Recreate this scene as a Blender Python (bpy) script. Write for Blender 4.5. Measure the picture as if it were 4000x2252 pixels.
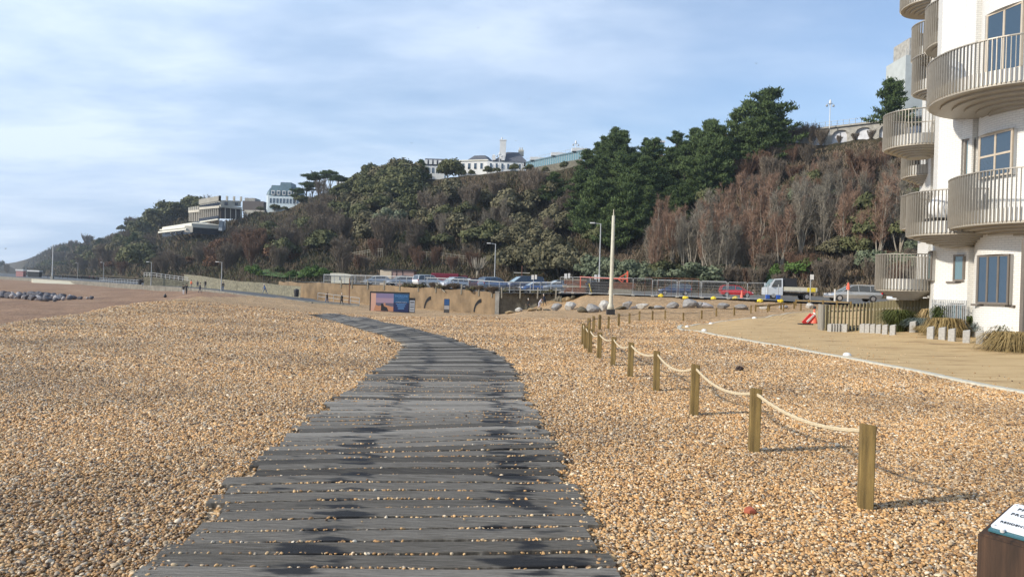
import bpy, bmesh, math, random
import numpy as np
from mathutils import Vector, Matrix
R = math.radians
random.seed(7); RNG = np.random.default_rng(11)
for o in list(bpy.data.objects): bpy.data.objects.remove(o, do_unlink=True)
S = bpy.context.scene; COL = S.collection
# ---------------------------------------------------------------- camera
EYE = 1.6; ROLL = R(1.8); F = 2889.0
cam = bpy.data.cameras.new('camera'); CAM = bpy.data.objects.new('camera', cam); COL.objects.link(CAM)
cam.sensor_width = 36; cam.lens = 26.0; cam.clip_start = .05; cam.clip_end = 9000
fw = Vector((0, 1, -.0024)).normalized()
rt0 = Vector((1, 0, 0)); up0 = rt0.cross(fw)
rt = (rt0*math.cos(ROLL) + up0*math.sin(ROLL)).normalized()
up = (up0*math.cos(ROLL) - rt0*math.sin(ROLL)).normalized()
CAM.matrix_world = Matrix(((rt.x, up.x, -fw.x, 0), (rt.y, up.y, -fw.y, 0), (rt.z, up.z, -fw.z, EYE), (0, 0, 0, 1)))
S.camera = CAM
# ---------------------------------------------------------------- sky and sun
SUN_EL = 27; SUN_DIR = Vector((-1.0, -.38, 0)).normalized()      # the horizontal direction towards the sun
SKY_STR = .12
S.view_settings.view_transform = 'Standard'; S.view_settings.look = 'None'
S.view_settings.exposure = .33; S.view_settings.gamma = 1
W = bpy.data.worlds.new('World'); S.world = W; W.use_nodes = True
nt = W.node_tree; nt.nodes.clear()
def N(nt, t, **k):
    n = nt.nodes.new(t)
    for a, b in k.items():
        if a.startswith('i_'): n.inputs[a[2:].replace('_', ' ')].default_value = b
        else: setattr(n, a, b)
    return n
out = N(nt, 'ShaderNodeOutputWorld'); bg = N(nt, 'ShaderNodeBackground'); bg.inputs[1].default_value = SKY_STR
sky = N(nt, 'ShaderNodeTexSky', sky_type='NISHITA', sun_disc=False)
sky.sun_elevation = R(SUN_EL); sky.sun_rotation = math.atan2(SUN_DIR.x, SUN_DIR.y); sky.air_density = 1.0; sky.dust_density = .6; sky.ozone_density = 1.6
tc = N(nt, 'ShaderNodeTexCoord'); sx = N(nt, 'ShaderNodeSeparateXYZ'); nt.links.new(tc.outputs['Generated'], sx.inputs[0])
def MA(nt, op, a, b=None, c=None, clamp=False):
    m = N(nt, 'ShaderNodeMath', operation=op, use_clamp=clamp)
    for i, x in enumerate((a, b, c)):
        if x is None: continue
        if isinstance(x, (int, float)): m.inputs[i].default_value = x
        else: nt.links.new(x, m.inputs[i])
    return m.outputs[0]
# clouds: direction projected on a plane overhead, so that they flatten towards the horizon
zz = MA(nt, 'ADD', MA(nt, 'MAXIMUM', sx.outputs[2], 0), .16)
px = MA(nt, 'DIVIDE', sx.outputs[0], zz); py = MA(nt, 'DIVIDE', sx.outputs[1], zz)
cx = N(nt, 'ShaderNodeCombineXYZ'); nt.links.new(px, cx.inputs[0]); nt.links.new(py, cx.inputs[1])
mp = N(nt, 'ShaderNodeMapping'); mp.inputs['Rotation'].default_value = (0, 0, R(28)); mp.inputs['Scale'].default_value = (.40, .62, 1); nt.links.new(cx.outputs[0], mp.inputs[0])
n1 = N(nt, 'ShaderNodeTexNoise', i_Scale=1.15, i_Detail=5.0, i_Roughness=.5, i_Distortion=.1); nt.links.new(mp.outputs[0], n1.inputs[0])
n2 = N(nt, 'ShaderNodeTexNoise', i_Scale=3.0, i_Detail=6.0, i_Roughness=.55, i_Distortion=.15); nt.links.new(mp.outputs[0], n2.inputs[0])
bias = MA(nt, 'MULTIPLY_ADD', sx.outputs[0], -.42, .03)
lowb = MA(nt, 'MULTIPLY', MA(nt, 'SUBTRACT', .25, sx.outputs[2]), .25)
dens = MA(nt, 'ADD', MA(nt, 'ADD', MA(nt, 'MULTIPLY_ADD', n2.outputs[0], .3, n1.outputs[0]), bias), lowb)
mr = N(nt, 'ShaderNodeMapRange', interpolation_type='SMOOTHSTEP'); nt.links.new(dens, mr.inputs[0])
mr.inputs[1].default_value = .40; mr.inputs[2].default_value = .90; mr.inputs[3].default_value = .12; mr.inputs[4].default_value = .94
cr = N(nt, 'ShaderNodeValToRGB'); nt.links.new(n2.outputs[0], cr.inputs[0])
cr.color_ramp.elements[0].position = .40; cr.color_ramp.elements[0].color = (4.1, 5.3, 7.1, 1)
cr.color_ramp.elements[1].position = .60; cr.color_ramp.elements[1].color = (6.3, 7.2, 8.5, 1)
mx = N(nt, 'ShaderNodeMix', data_type='RGBA'); nt.links.new(mr.outputs[0], mx.inputs[0])
tint = N(nt, 'ShaderNodeMix', data_type='RGBA', blend_type='MULTIPLY'); tint.inputs[0].default_value = 1; tint.inputs[7].default_value = (1.22, 1.24, 1.30, 1)
nt.links.new(sky.outputs[0], tint.inputs[6])
nt.links.new(tint.outputs[2], mx.inputs[6]); nt.links.new(cr.outputs[0], mx.inputs[7])
nt.links.new(mx.outputs[2], bg.inputs[0]); nt.links.new(bg.outputs[0], out.inputs[0])
sl = bpy.data.lights.new('sun', 'SUN'); sl.energy = 4.1; sl.angle = R(2.2); sl.color = (1, .93, .82)
so = bpy.data.objects.new('sun', sl); COL.objects.link(so)
sd = Vector((SUN_DIR.x*math.cos(R(SUN_EL)), SUN_DIR.y*math.cos(R(SUN_EL)), math.sin(R(SUN_EL))))
so.rotation_euler = sd.to_track_quat('Z', 'Y').to_euler()
# ---------------------------------------------------------------- measuring helpers: a point at a given depth
def P(u, v, d):                                             # 4000 px wide measure
    r = rt*((u-2000)/F) + up*(-(v-1126)/F) + fw
    r = r*(d/r.y); return Vector((r.x, r.y, r.z+EYE))
def D(x, y, d): return P(x*1.55340, y*1.55340, d)           # 2575 px wide measure
def AE(x, y): p = D(x, y, 1); return p.x, p.z-EYE           # slope sideways, slope upwards
# ---------------------------------------------------------------- tags and mesh helpers
def tag(o, label=None, cat=None, group=None, kind=None):
    if label: o['label'] = label
    if cat: o['category'] = cat
    if group: o['group'] = group
    if kind: o['kind'] = kind
    return o
def thing(name, label, cat, loc=(0, 0, 0), rz=0, group=None, sc=1):
    o = bpy.data.objects.new(name, None); COL.objects.link(o); o.location = loc; o.rotation_euler = (0, 0, rz)
    o.scale = (sc,)*3 if isinstance(sc, (int, float)) else sc
    o.empty_display_size = .3
    return tag(o, label, cat, group)
def link(name, me, parent=None):
    o = bpy.data.objects.new(name, me); COL.objects.link(o); o.parent = parent; return o
def dup(o, loc=None, rz=None, sc=None, label=None, group=None, cat=None, parent=None):
    c = o.copy(); COL.objects.link(c); c.parent = parent
    if loc is not None: c.location = loc
    if rz is not None: c.rotation_euler = (0, 0, rz)
    if sc is not None: c.scale = (sc,)*3 if isinstance(sc, (int, float)) else sc
    if label: c['label'] = label
    if group: c['group'] = group
    if cat: c['category'] = cat
    for ch in [k for k in bpy.data.objects if k.parent == o]: dup(ch, parent=c)
    return c
class MB:
    def __init__(s): s.v = []; s.f = []; s.m = []; s.n = 0; s.mi = 0
    def add(s, vs, fs, mi=None):
        b = len(s.v); s.v += [tuple(x) for x in vs]; s.f += [tuple(i+b for i in f) for f in fs]
        s.m += [s.mi if mi is None else mi]*len(fs); return s
    def box(s, c, sz, rz=0, mi=None, M=None, taper=1):
        hx, hy, hz = sz[0]/2, sz[1]/2, sz[2]/2; vs = []
        for z in (-1, 1):
            k = taper if z > 0 else 1
            for x, y in ((-1, -1), (1, -1), (1, 1), (-1, 1)): vs.append(Vector((x*hx*k, y*hy*k, z*hz)))
        if M: vs = [M @ q for q in vs]
        elif rz: m = Matrix.Rotation(rz, 3, 'Z'); vs = [m @ q for q in vs]
        return s.add([q+Vector(c) for q in vs], [(3, 2, 1, 0), (4, 5, 6, 7), (0, 1, 5, 4), (1, 2, 6, 5), (2, 3, 7, 6), (3, 0, 4, 7)], mi)
    def bar(s, a, b, w, h=None, mi=None):
        a = Vector(a); b = Vector(b); d = b-a; L = d.length
        if L < 1e-6: return s
        q = d.to_track_quat('X', 'Z').to_matrix(); return s.box((a+b)/2, (L, w, h or w), M=q, mi=mi)
    def tube(s, pts, r, n=8, mi=None, caps=True):
        pts = [Vector(p) for p in pts]; rs = r if isinstance(r, (list, tuple)) else [r]*len(pts); vs = []; fs = []
        for i, p in enumerate(pts):
            t = (pts[min(i+1, len(pts)-1)]-pts[max(i-1, 0)]).normalized()
            q = t.to_track_quat('Z', 'Y').to_matrix()
            for k in range(n):
                a = 2*math.pi*k/n; vs.append(p + q @ Vector((math.cos(a)*rs[i], math.sin(a)*rs[i], 0)))
        for i in range(len(pts)-1):
            for k in range(n): k2 = (k+1) % n; fs.append((i*n+k, i*n+k2, (i+1)*n+k2, (i+1)*n+k))
        if caps: fs.append(tuple(range(n-1, -1, -1))); fs.append(tuple((len(pts)-1)*n+k for k in range(n)))
        return s.add(vs, fs, mi)
    def cyl(s, c, r, h, n=16, r2=None, mi=None): return s.tube([c, (c[0], c[1], c[2]+h)], [r, r if r2 is None else r2], n, mi)
    def prism(s, poly, z0, z1, mi=None):                      # counter-clockwise outline
        n = len(poly); vs = [(x, y, z0) for x, y in poly]+[(x, y, z1) for x, y in poly]
        fs = [tuple(range(n-1, -1, -1)), tuple(range(n, 2*n))]+[(i, (i+1) % n, n+(i+1) % n, n+i) for i in range(n)]
        return s.add(vs, fs, mi)
    def xprism(s, poly, x0, x1, mi=None):                     # outline in (y,z), extruded along x
        n = len(poly); vs = [(x0, y, z) for y, z in poly]+[(x1, y, z) for y, z in poly]
        fs = [tuple(range(n-1, -1, -1)), tuple(range(n, 2*n))]+[(i, (i+1) % n, n+(i+1) % n, n+i) for i in range(n)]
        return s.add(vs, fs, mi)
    def yprism(s, poly, y0, y1, mi=None):                     # outline in (x,z), extruded along y
        n = len(poly); vs = [(x, y0, z) for x, z in poly]+[(x, y1, z) for x, z in poly]
        fs = [tuple(range(n)), tuple(range(2*n-1, n-1, -1))]+[((i+1) % n, i, n+i, n+(i+1) % n) for i in range(n)]
        return s.add(vs, fs, mi)
    def ball(s, c, r, n=8, m=6, mi=None, jit=0):
        r = (r, r, r) if isinstance(r, (int, float)) else r; vs = [Vector((0, 0, -1))]
        for j in range(1, m):
            th = math.pi*j/m
            for k in range(n): a = 2*math.pi*k/n; vs.append(Vector((math.sin(th)*math.cos(a), math.sin(th)*math.sin(a), -math.cos(th))))
        vs.append(Vector((0, 0, 1)))
        vs = [Vector((q.x*r[0], q.y*r[1], q.z*r[2]))*(1+random.uniform(-jit, jit))+Vector(c) for q in vs]; fs = []
        for k in range(n): k2 = (k+1) % n; fs.append((0, 1+k2, 1+k)); fs.append((len(vs)-1, 1+(m-2)*n+k, 1+(m-2)*n+k2))
        for j in range(m-2):
            for k in range(n): k2 = (k+1) % n; fs.append((1+j*n+k, 1+j*n+k2, 1+(j+1)*n+k2, 1+(j+1)*n+k))
        return s.add(vs, fs, mi)
    def mesh(s, name, mats):
        me = bpy.data.meshes.new(name); me.from_pydata(s.v, [], s.f)
        for m in (mats if isinstance(mats, (list, tuple)) else [mats]): me.materials.append(m)
        me.polygons.foreach_set('material_index', s.m); me.update(); return me
    def build(s, name, mats, parent=None, smooth=False):
        me = s.mesh(name, mats)
        if smooth: me.polygons.foreach_set('use_smooth', [True]*len(me.polygons))
        return link(name, me, parent)
def npmesh(name, V, Fq, mat, cols=None, smooth=False):        # V (n,3), Fq (m,3 or 4), a colour per face
    me = bpy.data.meshes.new(name); k = Fq.shape[1]; m = len(Fq)
    me.vertices.add(len(V)); me.vertices.foreach_set('co', V.astype(np.float32).ravel())
    me.loops.add(m*k); me.loops.foreach_set('vertex_index', Fq.astype(np.int32).ravel())
    me.polygons.add(m); me.polygons.foreach_set('loop_start', np.arange(0, m*k, k, dtype=np.int32))
    me.polygons.foreach_set('use_smooth', np.full(m, smooth))
    me.materials.append(mat); me.update(calc_edges=True)
    if cols is not None:
        c = me.attributes.new('tone', 'FLOAT', 'FACE'); c.data.foreach_set('value', cols.astype(np.float32))
    return me
# ---------------------------------------------------------------- materials
def newmat(name):
    m = bpy.data.materials.new(name); m.use_nodes = True; t = m.node_tree
    return m, t, t.nodes['Principled BSDF']
def ramp(t, fac, stops, interp='LINEAR'):
    n = N(t, 'ShaderNodeValToRGB'); e = n.color_ramp.elements; n.color_ramp.interpolation = interp
    while len(e) < len(stops): e.new(.5)
    for i, (p, c) in enumerate(stops): e[i].position = p; e[i].color = (*c, 1)
    t.links.new(fac, n.inputs[0]); return n.outputs[0]
def noise(t, scale, detail=4, rough=.55, coord='Object', sc=None, dist=0):
    c = N(t, 'ShaderNodeTexCoord').outputs[coord] if coord != 'Pos' else N(t, 'ShaderNodeNewGeometry').outputs['Position']
    if sc: mpn = N(t, 'ShaderNodeMapping'); mpn.inputs['Scale'].default_value = sc; t.links.new(c, mpn.inputs[0]); c = mpn.outputs[0]
    n = N(t, 'ShaderNodeTexNoise', i_Scale=scale, i_Detail=float(detail), i_Roughness=rough, i_Distortion=float(dist)); t.links.new(c, n.inputs[0]); return n.outputs[0]
def bump(t, b, h, strength=.5, dist=.02, base=None):
    n = N(t, 'ShaderNodeBump', i_Strength=strength, i_Distance=dist); t.links.new(h, n.inputs['Height'])
    if base is not None: t.links.new(base, n.inputs['Normal'])
    t.links.new(n.outputs[0], b.inputs['Normal']); return n.outputs[0]
def mat(name, col, rough=.7, metal=0, var=.18, scale=6, coord='Object', sc=None, bumpd=0, spec=None, alpha=None):
    m, t, b = newmat(name); b.inputs['Roughness'].default_value = rough; b.inputs['Metallic'].default_value = metal
    if spec is not None: b.inputs['Specular IOR Level'].default_value = spec
    if var:
        n = noise(t, scale, 5, .6, coord, sc); lo = [c*(1-var) for c in col]; hi = [min(1, c*(1+var)) for c in col]
        t.links.new(ramp(t, n, [(.3, lo), (.7, hi)]), b.inputs['Base Color'])
        if bumpd: bump(t, b, n, .6, bumpd)
    else: b.inputs['Base Color'].default_value = (*col, 1)
    return m
def glassmat(name, col, rough=.05):
    m, t, b = newmat(name); b.inputs['Base Color'].default_value = (*col, 1); b.inputs['Roughness'].default_value = rough
    b.inputs['Specular IOR Level'].default_value = .9; b.inputs['Coat Weight'].default_value = .6; return m
M = {}
M['steel'] = mat('galvanised_steel', (.40, .41, .41), .5, .25, .15)
M['dark'] = mat('black_paint', (.02, .02, .022), .5, 0, .2)
M['white'] = mat('white_paint', (.66, .65, .62), .6, 0, .06, 1.5)
M['cream'] = mat('cream_paint', (.62, .57, .44), .6, 0, .12, 3)
M['glass'] = glassmat('window_glass', (.02, .045, .075))
M['tealglass'] = glassmat('teal_glass', (.10, .20, .23), .12)
M['curtain'] = glassmat('curtained_glass', (.10, .17, .19), .12)
M['frame'] = mat('bronze_frame', (.17, .145, .12), .45, .2, .1)
M['lightframe'] = mat('pale_frame', (.50, .42, .32), .5, .1, .08)
M['slate'] = mat('slate_roof', (.10, .105, .12), .7, 0, .25, 3)
M['rubber'] = mat('tyre_rubber', (.02, .02, .02), .8, 0, .1)
M['chrome'] = mat('alloy', (.5, .5, .52), .3, .8, .05)
M['red'] = mat('red_plastic', (.62, .03, .03), .45, 0, .12)
M['orange'] = mat('orange_paint', (.75, .13, .07), .5, 0, .12)
M['yellow'] = mat('yellow_paint', (.75, .55, .03), .5, 0, .15)
M['rust'] = mat('rusty_timber', (.15, .065, .035), .8, 0, .45, 2)
M['tail'] = mat('tail_lamp', (.55, .01, .01), .2, 0, .05)
M['lamp'] = mat('head_lamp', (.75, .77, .8), .12, .2, .05)
M['concrete'] = mat('weathered_concrete', (.33, .31, .27), .85, 0, .3, 1.2, bumpd=.02)
# ================================================================ THE SETTING
# height of the shore: profiles (depth, height) along lines of sight, blended sideways
GP = {-900: [(9, 0), (16, 0), (24, -1.9), (60, -2.3), (3000, -2.6)],
 -300: [(12, 0), (19, 0), (32, -2.1), (60, -2.3), (3000, -2.6)],
 0: [(14, 0), (23, 0), (39, -2.2), (110, -2.3), (3000, -2.6)],
 200: [(16, 0), (30, .0), (50, -2.2), (110, -2.3), (240, -1.9), (3000, -2.2)],
 340: [(20, 0), (41, .0), (64, -2.1), (120, -2.1), (150, -1.8), (3000, -2)],
 430: [(22, 0), (50, .0), (85, -1.9), (120, -1.9), (150, -1.6), (3000, -2)],
 500: [(24, 0), (58, 0), (95, -.75), (126, -1.15), (150, -1.3), (3000, -1.6)],
 650: [(24, 0), (38, -.06), (60, -.6), (95, -1.0), (112, -1.15), (170, -1.3), (3000, -1.6)],
 850: [(22, 0), (33, -.15), (45, -.5), (75, -1.25), (104, -1.75), (130, -1.8), (3000, -1.8)],
 1000: [(22, 0), (32, -.15), (42, -.40), (75, -1.37), (105, -2.1), (3000, -2.1)],
 1250: [(22, 0), (30, -.10), (50, -.52), (75, -1.3), (100, -2.3), (3000, -2.3)],
 1330: [(22, 0), (30, -.08), (50, -.5), (76, -.85), (98, -1.45), (108, -1.5), (125, .5), (3000, .6)],
 1400: [(22, 0), (30, -.06), (50, -.5), (75, -.62), (92, -.95), (100, .2), (106, .6), (3000, .6)],
 1480: [(22, 0), (30, -.05), (50, -.5), (70, -.40), (78, .25), (88, .85), (3000, .9)],
 1550: [(22, 0), (36, -.3), (56, -.37), (67, -.15), (82, .95), (3000, .9)],
 1750: [(30, 0), (40, -.2), (53, -.5), (62, -.05), (70, .35), (84, .93), (3000, .9)],
 1900: [(30, 0), (50, -.1), (62, .02), (70, .4), (80, .9), (3000, .9)],
 2100: [(30, 0), (60, .03), (70, .7), (76, .9), (3000, .9)],
 2350: [(18, 0), (22, .05), (27, .30), (50, .4), (66, .85), (3000, .9)],
 2700: [(16, 0), (20, .05), (25, .45), (50, .5), (60, .8), (3000, .8)],
 3600: [(16, 0), (20, .05), (25, .45), (50, .5), (60, .8), (3000, .8)]}
CR = [(-900, 17), (-300, 18.5), (0, 22.5), (200, 29.5), (340, 41), (430, 50), (500, 62), (560, 88), (640, 118)]
for k_ in [q for q in GP if q < 500]: del GP[k_]
for x_ in [-900, -600, -300, -150]+list(range(0, 500, 20)):    # smooth beach crest that drops to the lower shore
    dc_ = math.exp(np.interp(x_, [c[0] for c in CR], [math.log(c[1]) for c in CR])); lo_ = float(np.interp(x_, [200, 340, 430, 500], [-2.2, -2.05, -1.8, -1.2])); pr_ = [(dc_*.5, 0)]
    for f_ in np.linspace(0, 1, 9): pr_.append((dc_*(.92+.85*f_), lo_*f_*f_*(3-2*f_)))
    pr_ += [(max(130, dc_*1.9), lo_), (240, max(lo_, -1.9)), (3000, -2.2)]; GP[x_] = pr_
GK = sorted(GP); GA = np.array([(k-1288)/1860 for k in GK])
def gz_np(X, Y):
    X = np.asarray(X, float); Y = np.maximum(np.asarray(Y, float), 1.5); a = X/Y
    Z = np.array([np.interp(np.log(Y), np.log([p[0] for p in GP[k]]), [p[1] for p in GP[k]]) for k in GK])
    i = np.clip(np.searchsorted(GA, a)-1, 0, len(GK)-2); t = np.clip((a-GA[i])/(GA[i+1]-GA[i]), 0, 1); t = t*t*(3-2*t)
    idx = tuple(np.indices(a.shape)) if a.ndim else ()
    z = Z[(i, *idx)]*(1-t) + Z[(i+1, *idx)]*t
    far = np.clip((Y-24)/20, 0, 1)
    return z + far*(.05*np.sin(X*.9+np.sin(Y*.35)*2)+.04*np.sin(Y*.8+X*.4)) + .012*np.sin(X*1.7+Y*.6)*np.sin(Y*1.3-X*.5)
def gz(x, y): return float(gz_np(np.array([x]), np.array([y]))[0])
def GD(x, y, dz=0, dmax=400):                                 # where the sight line through a picture point meets the shore
    a, e = AE(x, y); ds = np.exp(np.linspace(math.log(2.2), math.log(dmax), 900))
    h = EYE+e*ds-gz_np(a*ds, ds); k = np.where(h <= 0)[0]
    d = ds[k[0]] if len(k) else dmax
    return Vector((a*d, d, gz(a*d, d)+dz))
def on(x, d, y=750, dz=0):                                    # on the shore below/at picture column x, at depth d
    p = D(x, y, d); return Vector((p.x, p.y, gz(p.x, p.y)+dz))
# crest of the beach on the left: beyond it the shingle is finer and redder
CRA = np.array([(c[0]-1288)/1860 for c in CR]); CRD = np.array([c[1] for c in CR])
def shingle_nodes(t, b, pos):
    vor = N(t, 'ShaderNodeTexVoronoi', i_Scale=32.0, i_Randomness=1.0); t.links.new(pos, vor.inputs[0])
    vor2 = N(t, 'ShaderNodeTexVoronoi', i_Scale=8.0); t.links.new(pos, vor2.inputs[0])
    sr = N(t, 'ShaderNodeSeparateColor'); t.links.new(vor.outputs['Color'], sr.inputs[0])
    sr2 = N(t, 'ShaderNodeSeparateColor'); t.links.new(vor2.outputs['Color'], sr2.inputs[0])
    c1 = ramp(t, sr.outputs[0], PEB); c2 = ramp(t, sr2.outputs[0], PEB2)
    m = N(t, 'ShaderNodeMix', data_type='RGBA'); m.inputs[0].default_value = .42; t.links.new(c1, m.inputs[6]); t.links.new(c2, m.inputs[7])
    n = noise(t, .35, 6, .6, 'Pos'); tone = ramp(t, n, [(.3, (.80, .78, .76)), (.7, (1.12, 1.12, 1.12))])
    mm = N(t, 'ShaderNodeMix', data_type='RGBA', blend_type='MULTIPLY'); mm.inputs[0].default_value = 1; t.links.new(m.outputs[2], mm.inputs[6]); t.links.new(tone, mm.inputs[7])
    inv = MA(t, 'SUBTRACT', 1, vor.outputs['Distance'])
    return mm.outputs[2], inv, vor2.outputs['Distance'], n
PEB = [(0, (.09, .06, .04)), (.14, (.20, .12, .06)), (.3, (.38, .215, .085)), (.5, (.52, .315, .135)), (.70, (.56, .385, .20)), (.79, (.27, .24, .20)), (.92, (.62, .47, .29)), (1, (.72, .64, .52))]
PEB2 = [(0, (.33, .205, .10)), (.4, (.54, .34, .165)), (1, (.70, .49, .27))]
m, t, b = newmat('beach_shingle'); M['shingle'] = m; b.inputs['Roughness'].default_value = .75; b.inputs['Specular IOR Level'].default_value = .3
pos = N(t, 'ShaderNodeNewGeometry').outputs['Position']
c, h1, h2, nz = shingle_nodes(t, b, pos)
at = N(t, 'ShaderNodeAttribute', attribute_name='lower')
c2 = ramp(t, noise(t, .25, 8, .65, 'Pos', (1, .4, 1)), [(.3, (.22, .125, .07)), (.55, (.33, .195, .11)), (.75, (.42, .28, .175))])
mm = N(t, 'ShaderNodeMix', data_type='RGBA'); t.links.new(at.outputs['Fac'], mm.inputs[0]); t.links.new(c, mm.inputs[6]); t.links.new(c2, mm.inputs[7])
gn = noise(t, 3.4, 5, .75, 'Pos'); gm2 = N(t, 'ShaderNodeMix', data_type='RGBA', blend_type='MULTIPLY'); gm2.inputs[0].default_value = 1
t.links.new(mm.outputs[2], gm2.inputs[6]); t.links.new(ramp(t, gn, [(.36, (.62, .60, .58)), (.5, (1, 1, 1)), (.66, (1.25, 1.25, 1.22))]), gm2.inputs[7]); t.links.new(gm2.outputs[2], b.inputs['Base Color'])
b1 = N(t, 'ShaderNodeBump', i_Strength=.8, i_Distance=.03); t.links.new(h1, b1.inputs['Height'])
b2 = N(t, 'ShaderNodeBump', i_Strength=.6, i_Distance=.10); t.links.new(h2, b2.inputs['Height']); t.links.new(b1.outputs[0], b2.inputs['Normal'])
b3 = N(t, 'ShaderNodeBump', i_Strength=.6, i_Distance=.5); t.links.new(noise(t, 1.1, 5, .6, 'Pos'), b3.inputs['Height']); t.links.new(b2.outputs[0], b3.inputs['Normal'])
t.links.new(b3.outputs[0], b.inputs['Normal'])
# beach sheet
ys = np.concatenate([np.linspace(-12, 2, 12), np.linspace(2.6, 40, 110), np.exp(np.linspace(math.log(40.6), math.log(160), 110)), np.exp(np.linspace(math.log(163), math.log(3500), 30))])
ss = np.linspace(-1, 1, 300)
YY, SS = np.meshgrid(ys, ss, indexing='ij'); XX = SS*(18+1.25*np.maximum(YY, 0))
ZZ = gz_np(XX, YY); V = np.stack([XX, YY, ZZ], -1).reshape(-1, 3)
ii, jj = np.meshgrid(np.arange(len(ys)-1), np.arange(len(ss)-1), indexing='ij'); q = (ii*len(ss)+jj).ravel()
Fq = np.stack([q, q+1, q+len(ss)+1, q+len(ss)], -1)
me = npmesh('beach', V, Fq, M['shingle'], smooth=True)
A = V[:, 0]/np.maximum(V[:, 1], 1); dc = np.interp(A, CRA, CRD, right=1e6); dc[A > CRA[-1]] = 1e6
low = np.clip((V[:, 1]-dc)/2.0+.3, 0, 1)
at = me.attributes.new('lower', 'FLOAT', 'POINT'); at.data.foreach_set('value', low.astype(np.float32))
tag(link('beach', me), kind='structure', label='golden brown shingle beach falling away to a redder lower shore')

# ---------------- boardwalk of timber planks
# left and right edge of the boards in the picture, from near to far
BL = [(370, 1452), (470, 1350), (585, 1220), (690, 1130), (800, 1040), (880, 985), (960, 925), (1000, 893), (1013, 872), (985, 853), (940, 838), (880, 820), (815, 803), (765, 790)]
BR = [(1535, 1452), (1475, 1330), (1420, 1215), (1370, 1105), (1330, 1035), (1308, 985), (1285, 925), (1240, 892), (1170, 868), (1100, 845), (1030, 826), (960, 812), (880, 798), (835, 789)]
bl = [GD(x, y) for x, y in BL]; br = [GD(x, y) for x, y in BR]
bl = [bl[0]+(bl[0]-bl[1])*2.2]+bl; br = [br[0]+(br[0]-br[1])*2.2]+br
def dense(pts, n):
    pts = [Vector(p) for p in pts]; r = []; N_ = len(pts)
    for k in range(n+1):
        s = k/n*(N_-1); i = min(int(s), N_-2); f = s-i
        p0 = pts[max(i-1, 0)]; p1 = pts[i]; p2 = pts[i+1]; p3 = pts[min(i+2, N_-1)]
        r.append(.5*((2*p1)+(-p0+p2)*f+(2*p0-5*p1+4*p2-p3)*f*f+(-p0+3*p1-3*p2+p3)*f**3))
    return r
dl = dense(bl, 400); dr = dense(br, 400)
m, t, b = newmat('weathered_planks'); M['plank'] = m
geo = N(t, 'ShaderNodeNewGeometry'); ton = N(t, 'ShaderNodeAttribute', attribute_name='tone')
grain = noise(t, 7, 6, .7, 'Pos', (1, 14, 1), .4); fine = noise(t, 40, 3, .6, 'Pos')
streak = noise(t, 5, 3, .7, 'Pos', (.5, 30, 1)); mixf = MA(t, 'ADD', MA(t, 'MULTIPLY', MA(t, 'ADD', grain, MA(t, 'MULTIPLY', MA(t, 'SUBTRACT', streak, .5), .9)), .6), MA(t, 'MULTIPLY', ton.outputs['Fac'], .40))
c = ramp(t, mixf, [(.24, (.034, .028, .021)), (.46, (.128, .113, .092)), (.72, (.31, .282, .24))])
sp_ = N(t, 'ShaderNodeSeparateXYZ'); t.links.new(geo.outputs['Position'], sp_.inputs[0]); cb_ = N(t, 'ShaderNodeCombineXYZ')
t.links.new(MA(t, 'MULTIPLY', sp_.outputs[0], 2.5), cb_.inputs[0]); t.links.new(MA(t, 'MULTIPLY', sp_.outputs[1], 7.0), cb_.inputs[1]); t.links.new(MA(t, 'MULTIPLY', ton.outputs['Fac'], 60), cb_.inputs[2])
wn = N(t, 'ShaderNodeTexNoise', i_Scale=1.0, i_Detail=3.0, i_Roughness=.5); t.links.new(cb_.outputs[0], wn.inputs[0]); wet = wn.outputs[0]; att = N(t, 'ShaderNodeAttribute', attribute_name='damp')
wm = N(t, 'ShaderNodeMapRange', interpolation_type='SMOOTHSTEP'); t.links.new(MA(t, 'ADD', wet, att.outputs['Fac']), wm.inputs[0]); wm.inputs[1].default_value = .65; wm.inputs[2].default_value = .79; wm.inputs[4].default_value = .92
mm = N(t, 'ShaderNodeMix', data_type='RGBA'); t.links.new(wm.outputs[0], mm.inputs[0]); t.links.new(c, mm.inputs[6]); mm.inputs[7].default_value = (.011, .011, .013, 1)
t.links.new(mm.outputs[2], b.inputs['Base Color'])
rr = MA(t, 'SUBTRACT', .72, MA(t, 'MULTIPLY', wm.outputs[0], .12)); t.links.new(rr, b.inputs['Roughness']); b.inputs['Specular IOR Level'].default_value = .22
bump(t, b, MA(t, 'ADD', grain, MA(t, 'MULTIPLY', fine, .3)), .9, .012)
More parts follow.
